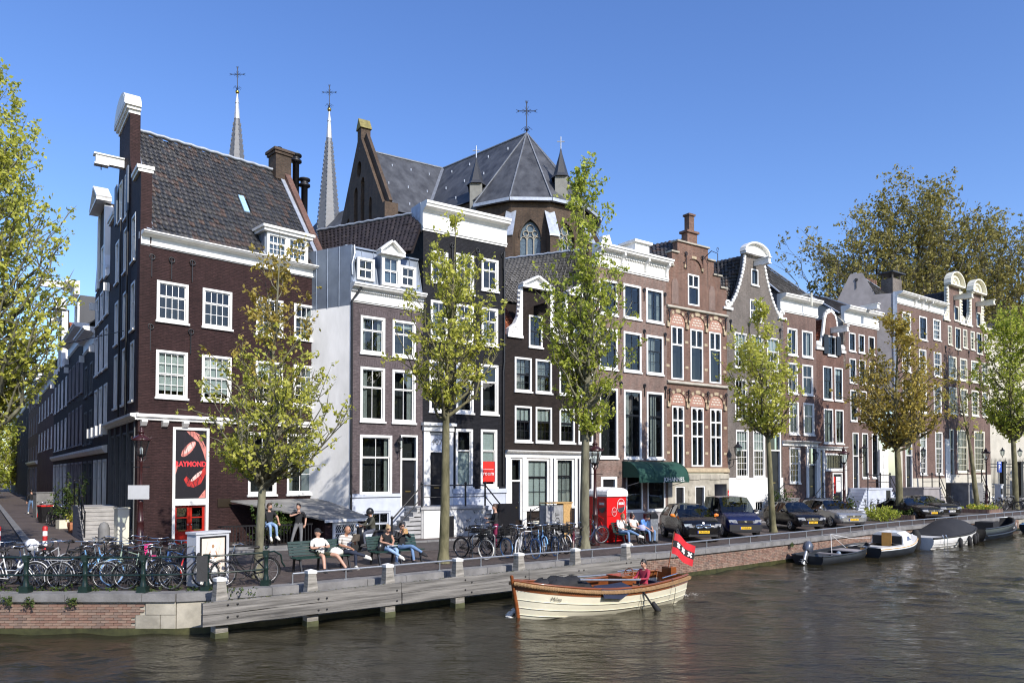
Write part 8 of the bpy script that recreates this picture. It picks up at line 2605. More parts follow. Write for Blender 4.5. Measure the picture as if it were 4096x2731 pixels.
  gw=.34 if face!='wide' else .40
  g.box(fx-.03,fx+.012,-gw,gw,gz-.07,gz+.05)
  o=g.build('grille',DKPL,t)
  for k in range(3):
   MB().box(fx+.012,fx+.020,-gw+.01,gw-.01,gz-.055+k*.038,gz-.043+k*.038).build('grille_bar',CHROME if face in('chrome','wide')else DKPL,o)
  MB(T(fx+.016,0,gz+.0)@RY(R(90))).lathe([(.055,0),(.055,.012)],n=14).build('emblem',CHROME,t)
 MB().box(fx-.04,fx+.008,-w*.72,w*.72,.27,.36).build('lower_intake',DKPL,t)
 if lowmat:MB().box(fx-.06,fx+.03,-w*.86,w*.86,.32,.62).build('bumper',lowmat,t)
 FP_=Matrix(((0,0,1,fx+.034),(1,0,0,0),(0,1,0,.47),(0,0,0,1)))
 pl_=MB().box(fx+.01,fx+.032,-.26,.26,.415,.525).build('number_plate',plate_m,t)
 MB().box(fx+.032,fx+.034,-.26,-.215,.415,.525).build('plate_band',PLATE_B,pl_)
 text('plate_lettering',plate,.105,LETB,pl_,FP_@T(.02,0,0),.001,sx=.92)
 wp=MB()
 for y_ in(-.1,.35):wp.bar((cowl+.02,y_,hc+.02),(cowl-.18,y_-.5,hc+.16),.015)
 wp.build('wiper',DKPL,t)
 return t
def cpaint(n,c,met=0.0):
 return mat(n,c,.2,met,var=.05,coat=.12,spec=.35)
P_BLK=cpaint('black_car_paint',(.006,.006,.008));P_NVY=cpaint('navy_car_paint',(.012,.018,.065));P_SIL=cpaint('silver_car_paint',(.36,.37,.38),.6);P_DK=cpaint('dark_grey_car_paint',(.010,.0095,.0095))
A90=R(-90)
def park(fx,fy,L,da=0):
 a=A90+da
 return fx-math.cos(a)*L/2,fy-math.sin(a)*L/2,a
x,y,a=park(8.2,32.2,4.0,.07)
car('black electric hatchback with orange mirrors and twin blue rimmed grilles',x,y,a,4.0,1.78,1.6,.86,1.06,1.15,.25,-1.35,-1.85,1.05,P_BLK,'ZK-556-D',face='kidney',mirrors=ORG,wr=.34)
x,y,a=park(10.75,34.6,4.3,.02)
car('dark blue high roofed delivery van beside the black electric car',x,y,a,4.3,1.70,1.86,.90,1.14,1.15,.35,-1.95,-2.1,1.2,P_NVY,'74-SLR-6',face='van',lowmat=DKPL,mirrors=DKPL,gl=.74,wr=.31)
x,y,a=park(15.4,38.5,3.97,.12)
car('small black hatchback to the right of the rounded elm',x,y,a,3.97,1.68,1.46,.76,.96,1.0,.15,-1.25,-1.85,.98,P_BLK,'SH-280-S',face='chrome',wr=.31)
x,y,a=park(18.6,40.9,4.7,.12)
car('silver estate car with dark windows',x,y,a,4.7,1.80,1.47,.78,.97,1.1,.25,-1.9,-2.25,.98,P_SIL,'G-232-JN',face='wide',wr=.32)
x,y,a=park(26.9,47.9,4.4,.22)
car('older black saloon with a yellow plate by the brick planter',x,y,a,4.4,1.75,1.38,.72,.92,.9,.1,-1.0,-1.75,.95,P_DK,'JL-LJ-78',face='wide',wr=.30)
x,y,a=park(29.4,50.2,4.8,.22)
car('dark saloon with chrome grille and white plate behind the older saloon',x,y,a,4.8,1.86,1.45,.78,.98,.95,.1,-1.2,-1.95,1.0,P_DK,'WN 18681',PLATE_W,face='wide',wr=.34)
x,y,a=park(45.2,62.0,5.2,-.5)
car('white delivery van at the right edge beside the iron gate',x,y,a,5.2,1.95,2.0,1.05,1.3,1.7,.95,-2.3,-2.5,1.4,cpaint('white_van_paint',(.62,.63,.65)),'VT-41-K',face='van',wr=.34,gl=.8)
# ================================================================ BOATS
VARN=mat('varnished_wood',(.22,.065,.018),.28,var=.35,vsc=2.5,stretch=(.5,4,4),coat=.6)
CREAM=mat('cream_hull',(.76,.72,.56),.3,var=.06,coat=.4)
HULLB=mat('dark_hull',(.028,.032,.038),.45,var=.25,vsc=2);HULLW=mat('white_hull',(.76,.76,.74),.35,var=.08,coat=.3)
ROPE=mat('manila_rope',(.33,.20,.095),.85,var=.3,vsc=12)
NAVYC=mat('navy_canvas',(.012,.018,.045),.85,var=.3,vsc=3);BLKC=mat('black_canvas',(.016,.016,.018),.8,var=.35,vsc=2.2,bump=.5,bsc=3)
def hull_rings(L,B,zs,zk,full=.55,n=22,transom=.0,stemx=.25):
 """stations from the stern to the stem; returns [[ring half points y>=0 from keel to sheer]]"""
 out=[]
 for i in range(n+1):
  u=i/n
  t=(u-.42)
  b=B/2*(max(0,1-(abs(t)/(.58 if t>0 else .42+.42*transom))**(2.3 if t>0 else 2.6)))**(.62 if t>0 else .7)
  if u==0:b=max(b,B/2*transom)
  zz=zs(u)
  kz=zk*(1-.35*(abs(t)*1.7)**3)
  x0=-L/2+L*u
  half=[]
  for k in range(8):
   v=k/7
   yy=b*math.sin(v*math.pi/2)**full*(1-.05*(v>.9))
   z=kz+(zz-kz)*(1-math.cos(v*math.pi/2))**.85
   rake=stemx*(z-kz)/(zz-kz)*max(0,(u-.8)/.2)-.12*(z-kz)/(zz-kz)*max(0,(.12-u)/.12)
   half.append(Vector((x0+rake,yy,z)))
  out.append(half)
 return out
def hull_mesh(rs,k0=0,k1=7,off=0.0,both=True):
 b=MB()
 for sgn in(1,-1):
  rr_=[[Vector((p.x,sgn*(p.y+off*(1 if p.y>.01 else 0)),p.z))for p in h[k0:k1+1]]for h in rs]
  if sgn<0:rr_=[list(reversed(r_))for r_ in rr_]
  b.loft(rr_,0,False,ringclosed=False)
 return b
def sheer_line(rs,sgn,off=0,dz=0,k=7):return[(h[k].x,sgn*(h[k].y+off),h[k].z+dz)for h in rs]
# --- the varnished sloop under way
BP,BS=Vector((.22,20.6,0)),Vector((5.05,24.1,0))
bl=(BP-BS).length
sl=thing('launch_boat','cream clinker launch with varnished wood, thick rope fender and city flag','boat',tuple((BP+BS)/2+Vector((0,0,WZ))),math.atan2((BP-BS).y,(BP-BS).x))
zs=lambda u:.66+.42*max(0,u-.45)**2*3.0+.16*max(0,.35-u)*2
rs_=hull_rings(bl,2.15,zs,-.30,transom=.30)
hull_mesh(rs_,0,6).build('hull',CREAM,sl)
for k in(2,3,4,5):
 for sgn in(1,-1):
  MB().tube([(h[k].x,sgn*(h[k].y+.012),h[k].z-.01)for h in rs_],.012,4).build('clinker_strake',CREAM,sl)
hull_mesh(rs_,6,7,.012).build('top_strake',VARN,sl)
inn=[[Vector((p.x,p.y*.93,p.z))for p in h[3:]]for h in rs_]
b=MB()
for sgn in(1,-1):
 b.loft([[Vector((p.x,sgn*p.y,p.z))for p in(h if sgn>0 else list(reversed(h)))]for h in inn[1:-1]],0,False,ringclosed=False)
b.build('inner_lining',VARN,sl)
fl_=MB()
for sgn in(1,):
 L_=[(h[3].x,h[3].y*.9,.12)for h in rs_[1:-1]];R_=[(h[3].x,-h[3].y*.9,.12)for h in rs_[1:-1]]
 fl_.loft([[Vector(a),Vector(c)]for a,c in zip(L_,R_)],0,False,ringclosed=False)
fl_.build('floor_boards',NAVYC,sl)
for sgn in(1,-1):
 MB().tube(sheer_line(rs_,sgn,.0,.03),.05,6,flat=.7).build('gunwale',VARN,sl)
 pts=sheer_line(rs_,sgn,.075,-.055)
 b=MB()
 P3=[Vector(p)for p in pts]
 fine=[]
 for a,c in zip(P3[:-1],P3[1:]):
  for q in range(5):fine.append(a.lerp(c,q/5))
 fine.append(P3[-1])
 b.tube(fine,.058,7)
 for i,p in enumerate(fine[:-1]):
  d=(fine[i+1]-p).normalized();o_=d.cross(Vector((0,0,1))).normalized()
  b.tube([p+o_*.05+Vector((0,0,.045)),p+o_*.068+d*.03,p+o_*.05+d*.07-Vector((0,0,.045))],.014,4)if sgn*o_.y>0 else b.tube([p-o_*.05+Vector((0,0,.045)),p-o_*.068+d*.03,p-o_*.05+d*.07-Vector((0,0,.045))],.014,4)
 b.build('rope_fender',ROPE,sl)
st_=rs_[-1]
MB().tube([(st_[0].x+.02,0,-.3),(st_[3].x+.03,0,.3),(st_[7].x+.04,0,st_[7].z+.16)],[.06,.06,.05],6,flat=1).build('stem_post',VARN,sl)
hb_=[(h[7].x,h[7].y,h[7].z)for h in rs_]
tr_=rs_[0]
MB().add([tuple(p)for p in tr_]+[(p.x,-p.y,p.z)for p in tr_[::-1]],[tuple(range(16))]).build('transom',VARN,sl)
MB().box(rs_[0][7].x+.03,rs_[0][7].x+.28,-.2,.2,rs_[0][7].z-.05,rs_[0][7].z+.22).build('flag_block',VARN,sl)
text('boat_name','Miles',.15,LETB,sl,Matrix.Identity(4),.001)
nm=[o for o in sl.children if o.name.startswith('boat_name')][0]
h1_,h2_=rs_[20],rs_[18]
pA,pB=[(h[5]+h[6])/2 for h in(h1_,h2_)]
ex=(pB-pA).normalized();up_=(rs_[19][6]-rs_[19][5]).normalized();up_=(up_-ex*up_.dot(ex)).normalized();ez=ex.cross(up_)
c_m=(pA+pB)/2+ez*.05
nm.matrix_local=Matrix(((ex.x,up_.x,ez.x,c_m.x),(ex.y,up_.y,ez.y,c_m.y),(ex.z,up_.z,ez.z,c_m.z),(0,0,0,1)))
# cockpit fittings
MB().box(-1.02,-.58,-.30,.30,.12,.86).box(-1.08,-.54,-.34,.34,.86,.90).build('helm_console',VARN,sl)
b=MB(T(-1.14,0,.88)@RY(R(-20)))
b.tube([(0,.2*math.cos(k*.45),.2*math.sin(k*.45))for k in range(14)],.016,6,closed=True)
for k in range(3):b.tube([(0,0,0),(0,.2*math.cos(k*2.1+.5),.2*math.sin(k*2.1+.5))],.01,4)
b.build('steering_wheel',VARN,sl)
MB().box(-2.2,-1.45,-.62,.62,.12,.46).box(-2.2,-2.08,-.6,.6,.46,.62).build('stern_seat',NAVYC,sl)
MB().box(-.7,.6,.45,.85,.12,.46).box(-.7,.6,-.85,-.45,.12,.46).build('side_seat',NAVYC,sl)
rb=random.Random(3)
b=MB()
for(cx,cy,cz,r_)in((1.75,.05,.75,.42),(1.3,.15,.78,.36),(2.15,-.05,.78,.32),(1.0,.25,.68,.28),(1.6,-.25,.7,.33),(1.9,.25,.8,.26)):
 rings=[]
 for i in range(8):
  tt=math.pi*(i+.02)/7.04
  rings.append([(cx+r_*1.25*math.sin(tt)*math.cos(q)*rb.uniform(.82,1.12),cy+r_*math.sin(tt)*math.sin(q)*rb.uniform(.82,1.12),cz-r_*.8*math.cos(tt)*rb.uniform(.85,1.1))for q in[k*.5236 for k in range(12)]])
 b.loft(rings)
b.build('folded_cover',BLKC,sl)
MB().loft([[(.9,.62,.80),(.9,1.0,.74),(.9,1.12,.50)],[(.3,.62,.78),(.3,1.02,.72),(.25,1.14,.42)],[(-.25,.6,.80),(-.25,1.04,.72),(-.2,1.10,.60)]],caps=False,ringclosed=False).build('draped_cloth',NAVYC,sl)
MB().tube([(1.3,.55,.98),(-1.0,.62,.80)],.035,7).tube([(1.2,-.5,.9),(-.8,-.55,.84)],.03,7).build('mast_pole',STEEL,sl)
for sgn in(1,-1):
 MB().tube([(-1.6,sgn*.95,.84),(-2.5,sgn*.72,.88)],.022,6).build('pole_holder',CHROME,sl)
oar=MB().tube([(-.55,1.0,.76),(-.95,1.25,.05)],.03,6).tube([(-.9,1.22,.22),(-1.2,1.42,-.28)],[.07,.10],8)
oar.build('black_fender',BLKC,sl)
for x in(-.6,-2.0):MB().tube([(x,.98,.8),(x,1.12,.5),(x,1.05,.1),(x,.95,-.1)],.010,4).build('lashing',LETB,sl)
fg=thing('city_flag','red and black flag with three white crosses flying at the stern of the launch','flag',tuple(BS+Vector((-.10,-.08,-.25))),0)
MB().tube([(0,0,0),(.28,.2,1.35)],.016,6).build('flag_pole',VARN,fg)
FRED=flat('flag_red',(.62,.02,.03),.8);FBLK=flat('flag_black',(.02,.02,.02),.8)
def fpt(u,v):
 base=Vector((.14+.13*v,.10+.09*v,.66+.64*v))
 fly=Vector((.70,.12,-.34))
 return base+fly*u+Vector((.03*math.sin(6*u+1.2),-.07*math.sin(6*u),-.12*u*u+.03*math.sin(7*u)))
for(v0,v1,m)in((0,.33,FRED),(.33,.66,FBLK),(.66,1,FRED)):
 b=MB()
 n=12
 b.loft([[fpt(i/n,v0),fpt(i/n,v1)]for i in range(n+1)],caps=False,ringclosed=False)
 b.build('flag_band',m,fg)
for u in(.25,.55,.84):
 b=MB()
 for sgn in(-1,1):
  A,B_=fpt(u-.07,.495-sgn*.10),fpt(u+.07,.495+sgn*.10)
  off_=Vector((.3,-.9,0)).normalized()*.012
  for s_ in(-1,1):
   b.bar(A+off_*s_,B_+off_*s_,.055,.004,up=(.3,-.9,0))
 b.build('flag_cross',LETW,fg)
# broken water at the bow and along the side
fm=MB()
FOAM=mat('foam',(.75,.73,.66),.4,var=.35,vsc=9)
d_=(BP-BS).normalized();s_=Vector((d_.y,-d_.x,0))
for k in range(420):
 u=rnd.random()**1.6
 p=BP+Vector((0,0,WZ+.012))-d_*(u*3.4-.2)+s_*(.12+1.15*min(1,u*3.0)**.6+rnd.gauss(0,.05+.05*u))
 r_=rnd.uniform(.012,.05)*(1-.6*u)
 fm.ball(tuple(p+Vector((0,0,rnd.uniform(0,.03)*(1-u)))),r_*.7,5,sc=(2.2,1.4,.35))
for k in range(160):
 u=rnd.random()
 p=BS+Vector((0,0,WZ+.008))-d_*(u*1.8-.4)+s_*rnd.gauss(.2,.3)
 fm.ball(tuple(p),rnd.uniform(.01,.035)*(1-.7*u),5,sc=(1.8,1.3,.4))
tag(fm.build('foam',FOAM),kind='stuff')
# --- moored boats
def moored(name,label,A,B,**k):
 A,B=Vector((*A,WZ)),Vector((*B,WZ))
 t=thing(name,label,'boat',tuple((A+B)/2),math.atan2((B-A).y,(B-A).x),'small boats moored along the quay')
 return t,(B-A).length
# dark dinghy with outboard
d1,L1=moored('moored_dinghy','dark steel dinghy with tilted grey outboard motor',(13.0,33.0),(17.1,36.6))
rg=hull_rings(L1,1.75,lambda u:.38+.30*max(0,u-.4)**2*2,-.2,transom=.75,stemx=.3)
hull_mesh(rg).build('hull',HULLB,d1)
b=MB()
for sgn in(1,-1):b.loft([[Vector((p.x,sgn*p.y*.95,p.z))for p in(h[3:]if sgn>0 else h[3:][::-1])]for h in rg[1:-1]],0,False,ringclosed=False)
b.build('inner_hull',HULLB,d1)
for sgn in(1,-1):MB().tube(sheer_line(rg,sgn,.02,.0),.035,6).build('gunwale',HULLB,d1)
MB().loft([[Vector((h[3].x,h[3].y*.9,.05)),Vector((h[3].x,-h[3].y*.9,.05))]for h in rg[1:-1]],caps=False,ringclosed=False).build('floor_boards',GREYPL,d1)
MB().add([tuple(p)for p in rg[0]]+[(p.x,-p.y,p.z)for p in rg[0][::-1]],[tuple(range(16))]).build('transom',HULLB,d1)
MB().box(.6,1.7,-.62,.62,.34,.38).build('fore_deck',GREYPL,d1);MB().box(-.6,-.3,-.7,.7,.26,.31).build('thwart',GREYPL,d1)
OUTB=flat('outboard_grey',(.09,.105,.14),.35,.2,coat=.5)
om=MB(T(-L1/2-.12,0,.55)@RY(R(28)))
om.loft([[(x*sx_,y*sx_,z)for x,y in((-.20,-.15),(.16,-.17),(.16,.17),(-.20,.15))]for z,sx_ in((.02,.85),(.1,1.0),(.36,.95),(.46,.6))],sm=True)
o_=om.build('outboard_motor',OUTB,d1)
MB(T(-L1/2-.12,0,.55)@RY(R(28))).loft([[(x*s_,y*s_,z)for x,y in((-.12,-.05),(.08,-.05),(.08,.05),(-.12,.05))]for z,s_ in((.02,1.2),(-.5,.9),(-.62,1.0))]).tube([(-.22,0,-.56),(.14,0,-.56)],[.03,.06],8).box(-.2,.1,-.1,.1,-.46,-.44).build('outboard_leg',STEEL,o_)
b=MB()
for k in range(3):
 a=k*2.094
 b.bar((-.24,0,-.56),(-.25,.12*math.cos(a),-.56+.12*math.sin(a)),.06,.01)
b.M=None
MB(T(-L1/2-.12,0,.55)@RY(R(28))).add(b.v,b.f).build('propeller',STEEL,o_)
MB().tube([(.1,.3,.05),(.05,.33,1.15)],.015,5).tube([(.05,.33,1.15),(.3,-.4,1.0),(1.4,-.9,.98)],.012,4).tube([(.05,.33,1.15),(1.3,.2,.45)],.012,4).build('mooring_line',LETW,d1)
MB().ball((.55,.2,.22),.12,8).build('ball_fender',flat('fender_blue',(.18,.24,.32),.4),d1)
# white and black cabin boat
d2,L2_=moored('cabin_boat','small black hulled motor boat with white cabin and orange cabin door',(16.7,35.6),(20.6,38.9))
rg=hull_rings(L2_,1.95,lambda u:.50+.36*max(0,u-.35)**2*2,-.2,transom=.8,stemx=.35)
hull_mesh(rg,0,6).build('hull',HULLB,d2);hull_mesh(rg,6,7,.01).build('top_strake',HULLW,d2)
MB().add([tuple(p)for p in rg[0]]+[(p.x,-p.y,p.z)for p in rg[0][::-1]],[tuple(range(16))]).build('transom',HULLB,d2)
for sgn in(1,-1):MB().tube(sheer_line(rg,sgn,.02,-.07,7),.028,5).build('rubbing_strake',mat('pale_wood',(.50,.30,.10),.5),d2)
dk=MB().loft([[Vector((h[7].x,h[7].y*.98,h[7].z-.01)),Vector((h[7].x,0,h[7].z+.05)),Vector((h[7].x,-h[7].y*.98,h[7].z-.01))]for h in rg[10:]],caps=False,ringclosed=False)
for sgn in(1,-1):
 dk.loft([[Vector((h[7].x,sgn*h[7].y*.98,h[7].z)),Vector((h[7].x,sgn*h[7].y*.72,h[7].z+.01))][::sgn]for h in rg[:11]],caps=False,ringclosed=False)
dk.build('deck',HULLW,d2)
cb=MB().loft([[Vector((x,y*s_,z0+z))for y,z in((-.78,0),(-.72,.40),(-.45,.56),(.45,.56),(.72,.40),(.78,0))]for x,s_,z0 in((-.15,1.0,.52),(.2,1.0,.54),(.95,.92,.56),(1.25,.75,.40))],sm=False)
cb.build('cabin',HULLW,d2)
MB().box(-.20,-.155,-.70,.70,.50,.92).build('cabin_bulkhead',BLKC,d2);MB().box(-.24,-.201,-.23,.23,.42,1.06).build('cabin_door',mat('orange_door',(.55,.28,.07),.4,var=.2),d2)
for sgn in(1,-1):MB().hexa([(.35,sgn*.765,.68),(.95,sgn*.70,.70),(.95,sgn*.68,.70),(.35,sgn*.74,.68),(.42,sgn*.735,.88),(.88,sgn*.67,.88),(.88,sgn*.65,.88),(.42,sgn*.71,.88)]).build('cabin_window',flat('blue_glass',(.06,.09,.22),.1),d2)
MB().box(-1.6,-.25,-.72,.72,.10,.14).box(-1.7,-.9,-.5,.5,.40,.46).build('cockpit_seat',HULLW,d2)
MB().box(-L2_/2-.18,-L2_/2-.12,-.14,.14,.2,.45).build('motor_bracket',mat('ply_board',(.42,.24,.08),.6),d2)
MB().tube([(1.3,.95,.6),(1.35,1.02,.0)],[.09,.10],8).build('black_fender',BLKC,d2)
# white boat under black cover
d3,L3_=moored('covered_boat','white clinker boat under a black canvas cover with hanging black fenders',(21.4,39.9),(27.3,44.9))
rg=hull_rings(L3_,2.3,lambda u:.62+.35*max(0,u-.4)**2*2,-.25,transom=.8,stemx=.3)
hull_mesh(rg).build('hull',HULLW,d3)
for k in(3,4,5):
 for sgn in(1,-1):MB().tube([(h[k].x,sgn*(h[k].y+.01),h[k].z)for h in rg],.012,4).build('clinker_strake',HULLW,d3)
for sgn in(1,-1):MB().tube(sheer_line(rg,sgn,.03,-.03),.05,6).build('rubbing_strake',BLKC,d3)
MB().add([tuple(p)for p in rg[0]]+[(p.x,-p.y,p.z)for p in rg[0][::-1]],[tuple(range(16))]).build('transom',HULLW,d3)
top={4:.03,6:.22,8:.50,10:.70,12:.78,14:.74,16:.64,18:.48,20:.22,21:.06}
cv=MB()
cv.loft([[Vector((h[7].x,h[7].y*f_,h[7].z+.02+(top[i]*(1-f_**2.2))+.02*math.sin(i*3+f_*9)))for f_ in(1.0,.75,.4,.12)]+[Vector((h[7].x,-h[7].y*f_,h[7].z+.02+(top[i]*(1-f_**2.2))))for f_ in(.12,.4,.75,1.0)]for i,h in enumerate(rg)if i in top],caps=True,ringclosed=False)
cv.build('canvas_cover',BLKC,d3)
MB().loft([[Vector((h[7].x,h[7].y*.97,h[7].z)),Vector((h[7].x,-h[7].y*.97,h[7].z))]for h in rg[:5]],caps=False,ringclosed=False).build('stern_deck',HULLW,d3)
MB().lathe([(.16,-.25),(.24,.1),(.24,.55),(.12,.75)],(-L3_/2-.2,-.1,.25),10).build('covered_outboard',BLKC,d3)
for i in(8,12,15,17):
 h=rg[i]
 MB().tube([(h[7].x,-h[7].y-.10,h[7].z-.1),(h[7].x,-h[7].y-.13,h[7].z-.22),(h[7].x,-h[7].y-.12,h[7].z-.62),(h[7].x,-h[7].y-.1,h[7].z-.70)],[.03,.11,.11,.03],8).build('black_fender',BLKC,d3)
MB().tube([(-L3_/2+.6,-1.12,.75),(-L3_/2+.6,-1.2,.55),(-L3_/2+.6,-1.2,0)],.018,5).tube([(-L3_/2+.95,-1.15,.75),(-L3_/2+.95,-1.23,.55),(-L3_/2+.95,-1.23,0)],.018,5).build('boarding_ladder',CHROME,d3)
# black aluminium work boat
d4,L4_=moored('black_tour_boat','black open motor boat with white lettering on its bow and light hull interior',(27.0,44.6),(33.3,50.6))
rg=hull_rings(L4_,2.4,lambda u:.72+.30*max(0,u-.3)**2*2,-.25,transom=.85,full=.42,stemx=.35)
hull_mesh(rg).build('hull',BLACKP,d4)
MB().add([tuple(p)for p in rg[0]]+[(p.x,-p.y,p.z)for p in rg[0][::-1]],[tuple(range(16))]).build('transom',BLACKP,d4)
b=MB()
for sgn in(1,-1):b.loft([[Vector((p.x,sgn*p.y*.96,p.z))for p in(h[4:]if sgn>0 else h[4:][::-1])]for h in rg[1:-1]],0,False,ringclosed=False)
b.build('inner_hull',STEEL,d4)
for sgn in(1,-1):
 MB().tube(sheer_line(rg,sgn,.0,.02),.05,6).build('gunwale',STEEL if sgn>0 else BLACKM,d4)
 MB().tube([(h[6].x,sgn*(h[6].y+.04),h[6].z-.2)for h in rg],.06,6).build('rubbing_strake',BLACKM,d4)
MB().loft([[Vector((h[3].x,h[3].y*.9,.1)),Vector((h[3].x,-h[3].y*.9,.1))]for h in rg[1:-1]],caps=False,ringclosed=False).build('floor_boards',GREYPL,d4)
MB().box(-.9,.5,-.5,.5,.1,.95).build('covered_console',BLKC,d4)
MB().box(-2.3,-1.6,-.9,.9,.1,.5).build('bench_seat',BLKC,d4)
h=rg[18]
def side_text(body,i,size,dz,sx=1.0,name='hull_lettering',m=LETW,k=5):
 a,c=rg[i-1][k],rg[i+1][k]
 ex=Vector((c.x-a.x,-(c.y-a.y),c.z-a.z)).normalized()
 up_=rg[i][k+1]-rg[i][k];up_=Vector((up_.x,-up_.y,up_.z));up_=(up_-ex*up_.dot(ex)).normalized();ez=ex.cross(up_)
 p=Vector((rg[i][k].x,-rg[i][k].y,rg[i][k].z+dz))+ez*.06
 text(name,body,size,m,d4,Matrix(((ex.x,up_.x,ez.x,p.x),(ex.y,up_.y,ez.y,p.y),(ex.z,up_.z,ez.z,p.z),(0,0,0,1))),.004,bold=.012,sx=sx)
side_text('TENZING',17,.62,.10,.52)
side_text('68-29',14,.14,.16)
tx=-L4_/2-.03
FT=Matrix(((0,0,-1,tx),(-1,0,0,0),(0,1,0,.12),(0,0,0,1)))
text('hull_lettering','PROTECT NATURE. JUST LIKE A CAN OF TENZING. NICE.',.075,LETW,d4,FT,.002)
MB().prism([(0,.62),(-.3,.42),(-.1,.40),(-.06,.2),(.06,.2),(.1,.40),(.3,.42)],tx-.004,tx,plane='yz').build('hull_emblem',LETW,d4)
# the blue boat at the right edge
d5,L5_=moored('blue_deck_boat','blue and white motor boat cut by the right edge of the view',(34.6,49.6),(40.5,54.6))
rg=hull_rings(L5_,2.3,lambda u:.60+.3*max(0,u-.4)**2*2,-.25,transom=.85)
hull_mesh(rg).build('hull',HULLB,d5)
MB().loft([[Vector((h[7].x,h[7].y,h[7].z)),Vector((h[7].x,0,h[7].z+.06)),Vector((h[7].x,-h[7].y,h[7].z))]for h in rg],caps=False,ringclosed=False).build('deck',flat('deck_blue',(.12,.32,.60),.5),d5)
MB().add([tuple(p)for p in rg[0]]+[(p.x,-p.y,p.z)for p in rg[0][::-1]],[tuple(range(16))]).build('transom',HULLB,d5)
MB().loft([[Vector((x,y*s_,z0))for y in(-.8,.8)]for x,s_,z0 in((-.6,1,.62),(.0,1,1.3),(.5,.9,1.3),(1.2,.7,.75))],caps=False,ringclosed=False).build('windscreen_hood',HULLW,d5)
MB().tube([(-1.5,-.9,.65),(-1.5,-.9,1.1),(1.5,-.95,1.15)],.02,5).build('hand_rail',CHROME,d5)
# ================================================================ PEOPLE
def person(key,label,x,y,z,rz):
 me,J,hm,st=BODIES[key]
 t=thing('person',label,'person',(x,y,z),rz)
 put('body',me,t)
 if hm:put({'cap':'cap','helmet':'helmet'}.get(st,'hair'),hm,t)
 return t,J
FC=R(-51)
SX,SY=math.cos(R(41)),math.sin(R(41))
def on_bench(bx,by,u,v=.12):
 return bx+SX*u-SY*v*1.0,by+SY*u+SX*v
x,y=on_bench(-5.85,23.1,.00);person('cap_man','man in white T-shirt, olive shorts and black cap lounging with a phone',x,y,-.03,FC)
x,y=on_bench(-5.85,23.1,.92)
t,J=person('reader','bald man in striped T-shirt and dark jeans reading a book, legs crossed',x,y,-.03,FC)
def held(name,label,cat,root,c,mb,m,rz=0):
 p=Matrix.Translation(root.location)@RZ(root.rotation_euler.z)@Vector(c)
 o=thing(name,label,cat,tuple(p),root.rotation_euler.z+rz)
 mb.build(name+'_body',m,o)
 return o
PAPER=flat('paper',(.72,.66,.50),.8)
bk=held('book','open paperback held by the bald man','book',t,(.40,.10,.88),MB().hexa([(0,-.16,0),(.012,-.16,0),(.02,0,0),(.008,0,0),(.05,-.15,.21),(.062,-.15,.21),(.03,0,.22),(.018,0,.22)]).hexa([(.008,0,0),(.02,0,0),(.012,.16,0),(0,.16,0),(.018,0,.22),(.03,0,.22),(.062,.15,.21),(.05,.15,.21)]),flat('book_cover',(.10,.08,.06),.5),.3)
MB().hexa([(-.006,-.15,.005),(.0,-.15,.005),(.007,0,.005),(0,0,.005),(.044,-.14,.22),(.05,-.14,.22),(.018,0,.23),(.012,0,.23)]).build('pages',PAPER,bk)
x,y=on_bench(-5.85,23.1,.55)
jk=thing('jacket','folded white jacket lying on the bench beside the reader','jacket',(x,y,.44),R(41))
rb=random.Random(2)
MB().loft([[(.24*s_*math.cos(q)*rb.uniform(.85,1.15),.17*s_*math.sin(q)*rb.uniform(.8,1.2),z+rb.uniform(-.015,.015))for q in[k*.5236 for k in range(12)]]for z,s_ in((0,.9),(.05,1.05),(.12,.9),(.18,.6),(.22,.2))]).build('folds',CL['white'],jk)
x,y=on_bench(-3.85,24.95,-.28);t,J=person('blonde','blond woman in black top and pale jeans bent over a magazine',x,y,-.03,FC)
for s in(0,):MB().box(J['head'].x+.075,J['head'].x+.10,-.065,.065,J['head'].z+.01,J['head'].z+.05).build('sunglasses',BLACKP,t)
held('magazine','folded magazine on the lap of the blond woman','magazine',t,(.36,0,.64),MB().box(-.1,.12,-.14,.14,0,.02),flat('magazine_paper',(.55,.57,.60),.4),.3)
x,y=on_bench(-3.85,24.95,-.55,.02)
hbg=thing('handbag','black leather handbag beside the blond woman','handbag',(x,y,.44),R(41));MB().loft([[(.16*s_*math.cos(q),.08*s_*math.sin(q),z)for q in[k*.6283 for k in range(10)]]for z,s_ in((0,.9),(.1,1.05),(.2,.8),(.25,.4))]).tube([(-.1,0,.22),(-.04,0,.38),(.04,0,.38),(.1,0,.22)],.008,5).build('bag',BLACKP,hbg)
x,y=on_bench(-3.85,24.95,.32);t,J=person('eater','dark haired woman in black sweater and jeans eating a sandwich',x,y,-.03,FC)
MB().box(J['head'].x+.085,J['head'].x+.11,-.065,.065,J['head'].z+.02,J['head'].z+.06).build('sunglasses',BLACKP,t)
held('sandwich','wrapped sandwich in a brown paper box held to the mouth','sandwich',t,(.13,.02,1.07),MB().box(-.02,.07,-.08,.08,-.08,.03).box(-.03,.05,-.07,.07,.04,.09),flat('bread_wrap',(.50,.30,.12),.8))
tf=Vector((math.cos(math.atan2(1.6,3.1)),math.sin(math.atan2(1.6,3.1)),0))
person('fence_man','bearded man in black vest and pale jeans sitting on the black garden railing',-9.65,29.90,.44,R(-52))
bd_=[o for o in COL.objects if o.name.startswith('person')][-1]
J=BODIES['fence_man'][1]
fw=J['face'].normalized()
MB().ball(tuple(J['head']+fw*.065+Vector((0,0,-.055))),.062,8,sc=(.8,.9,.75)).build('beard',HAIR_B,bd_)
person('stander','dark haired man in black polo and grey trousers standing by the garden railing',-8.55,30.1,0,R(-75))
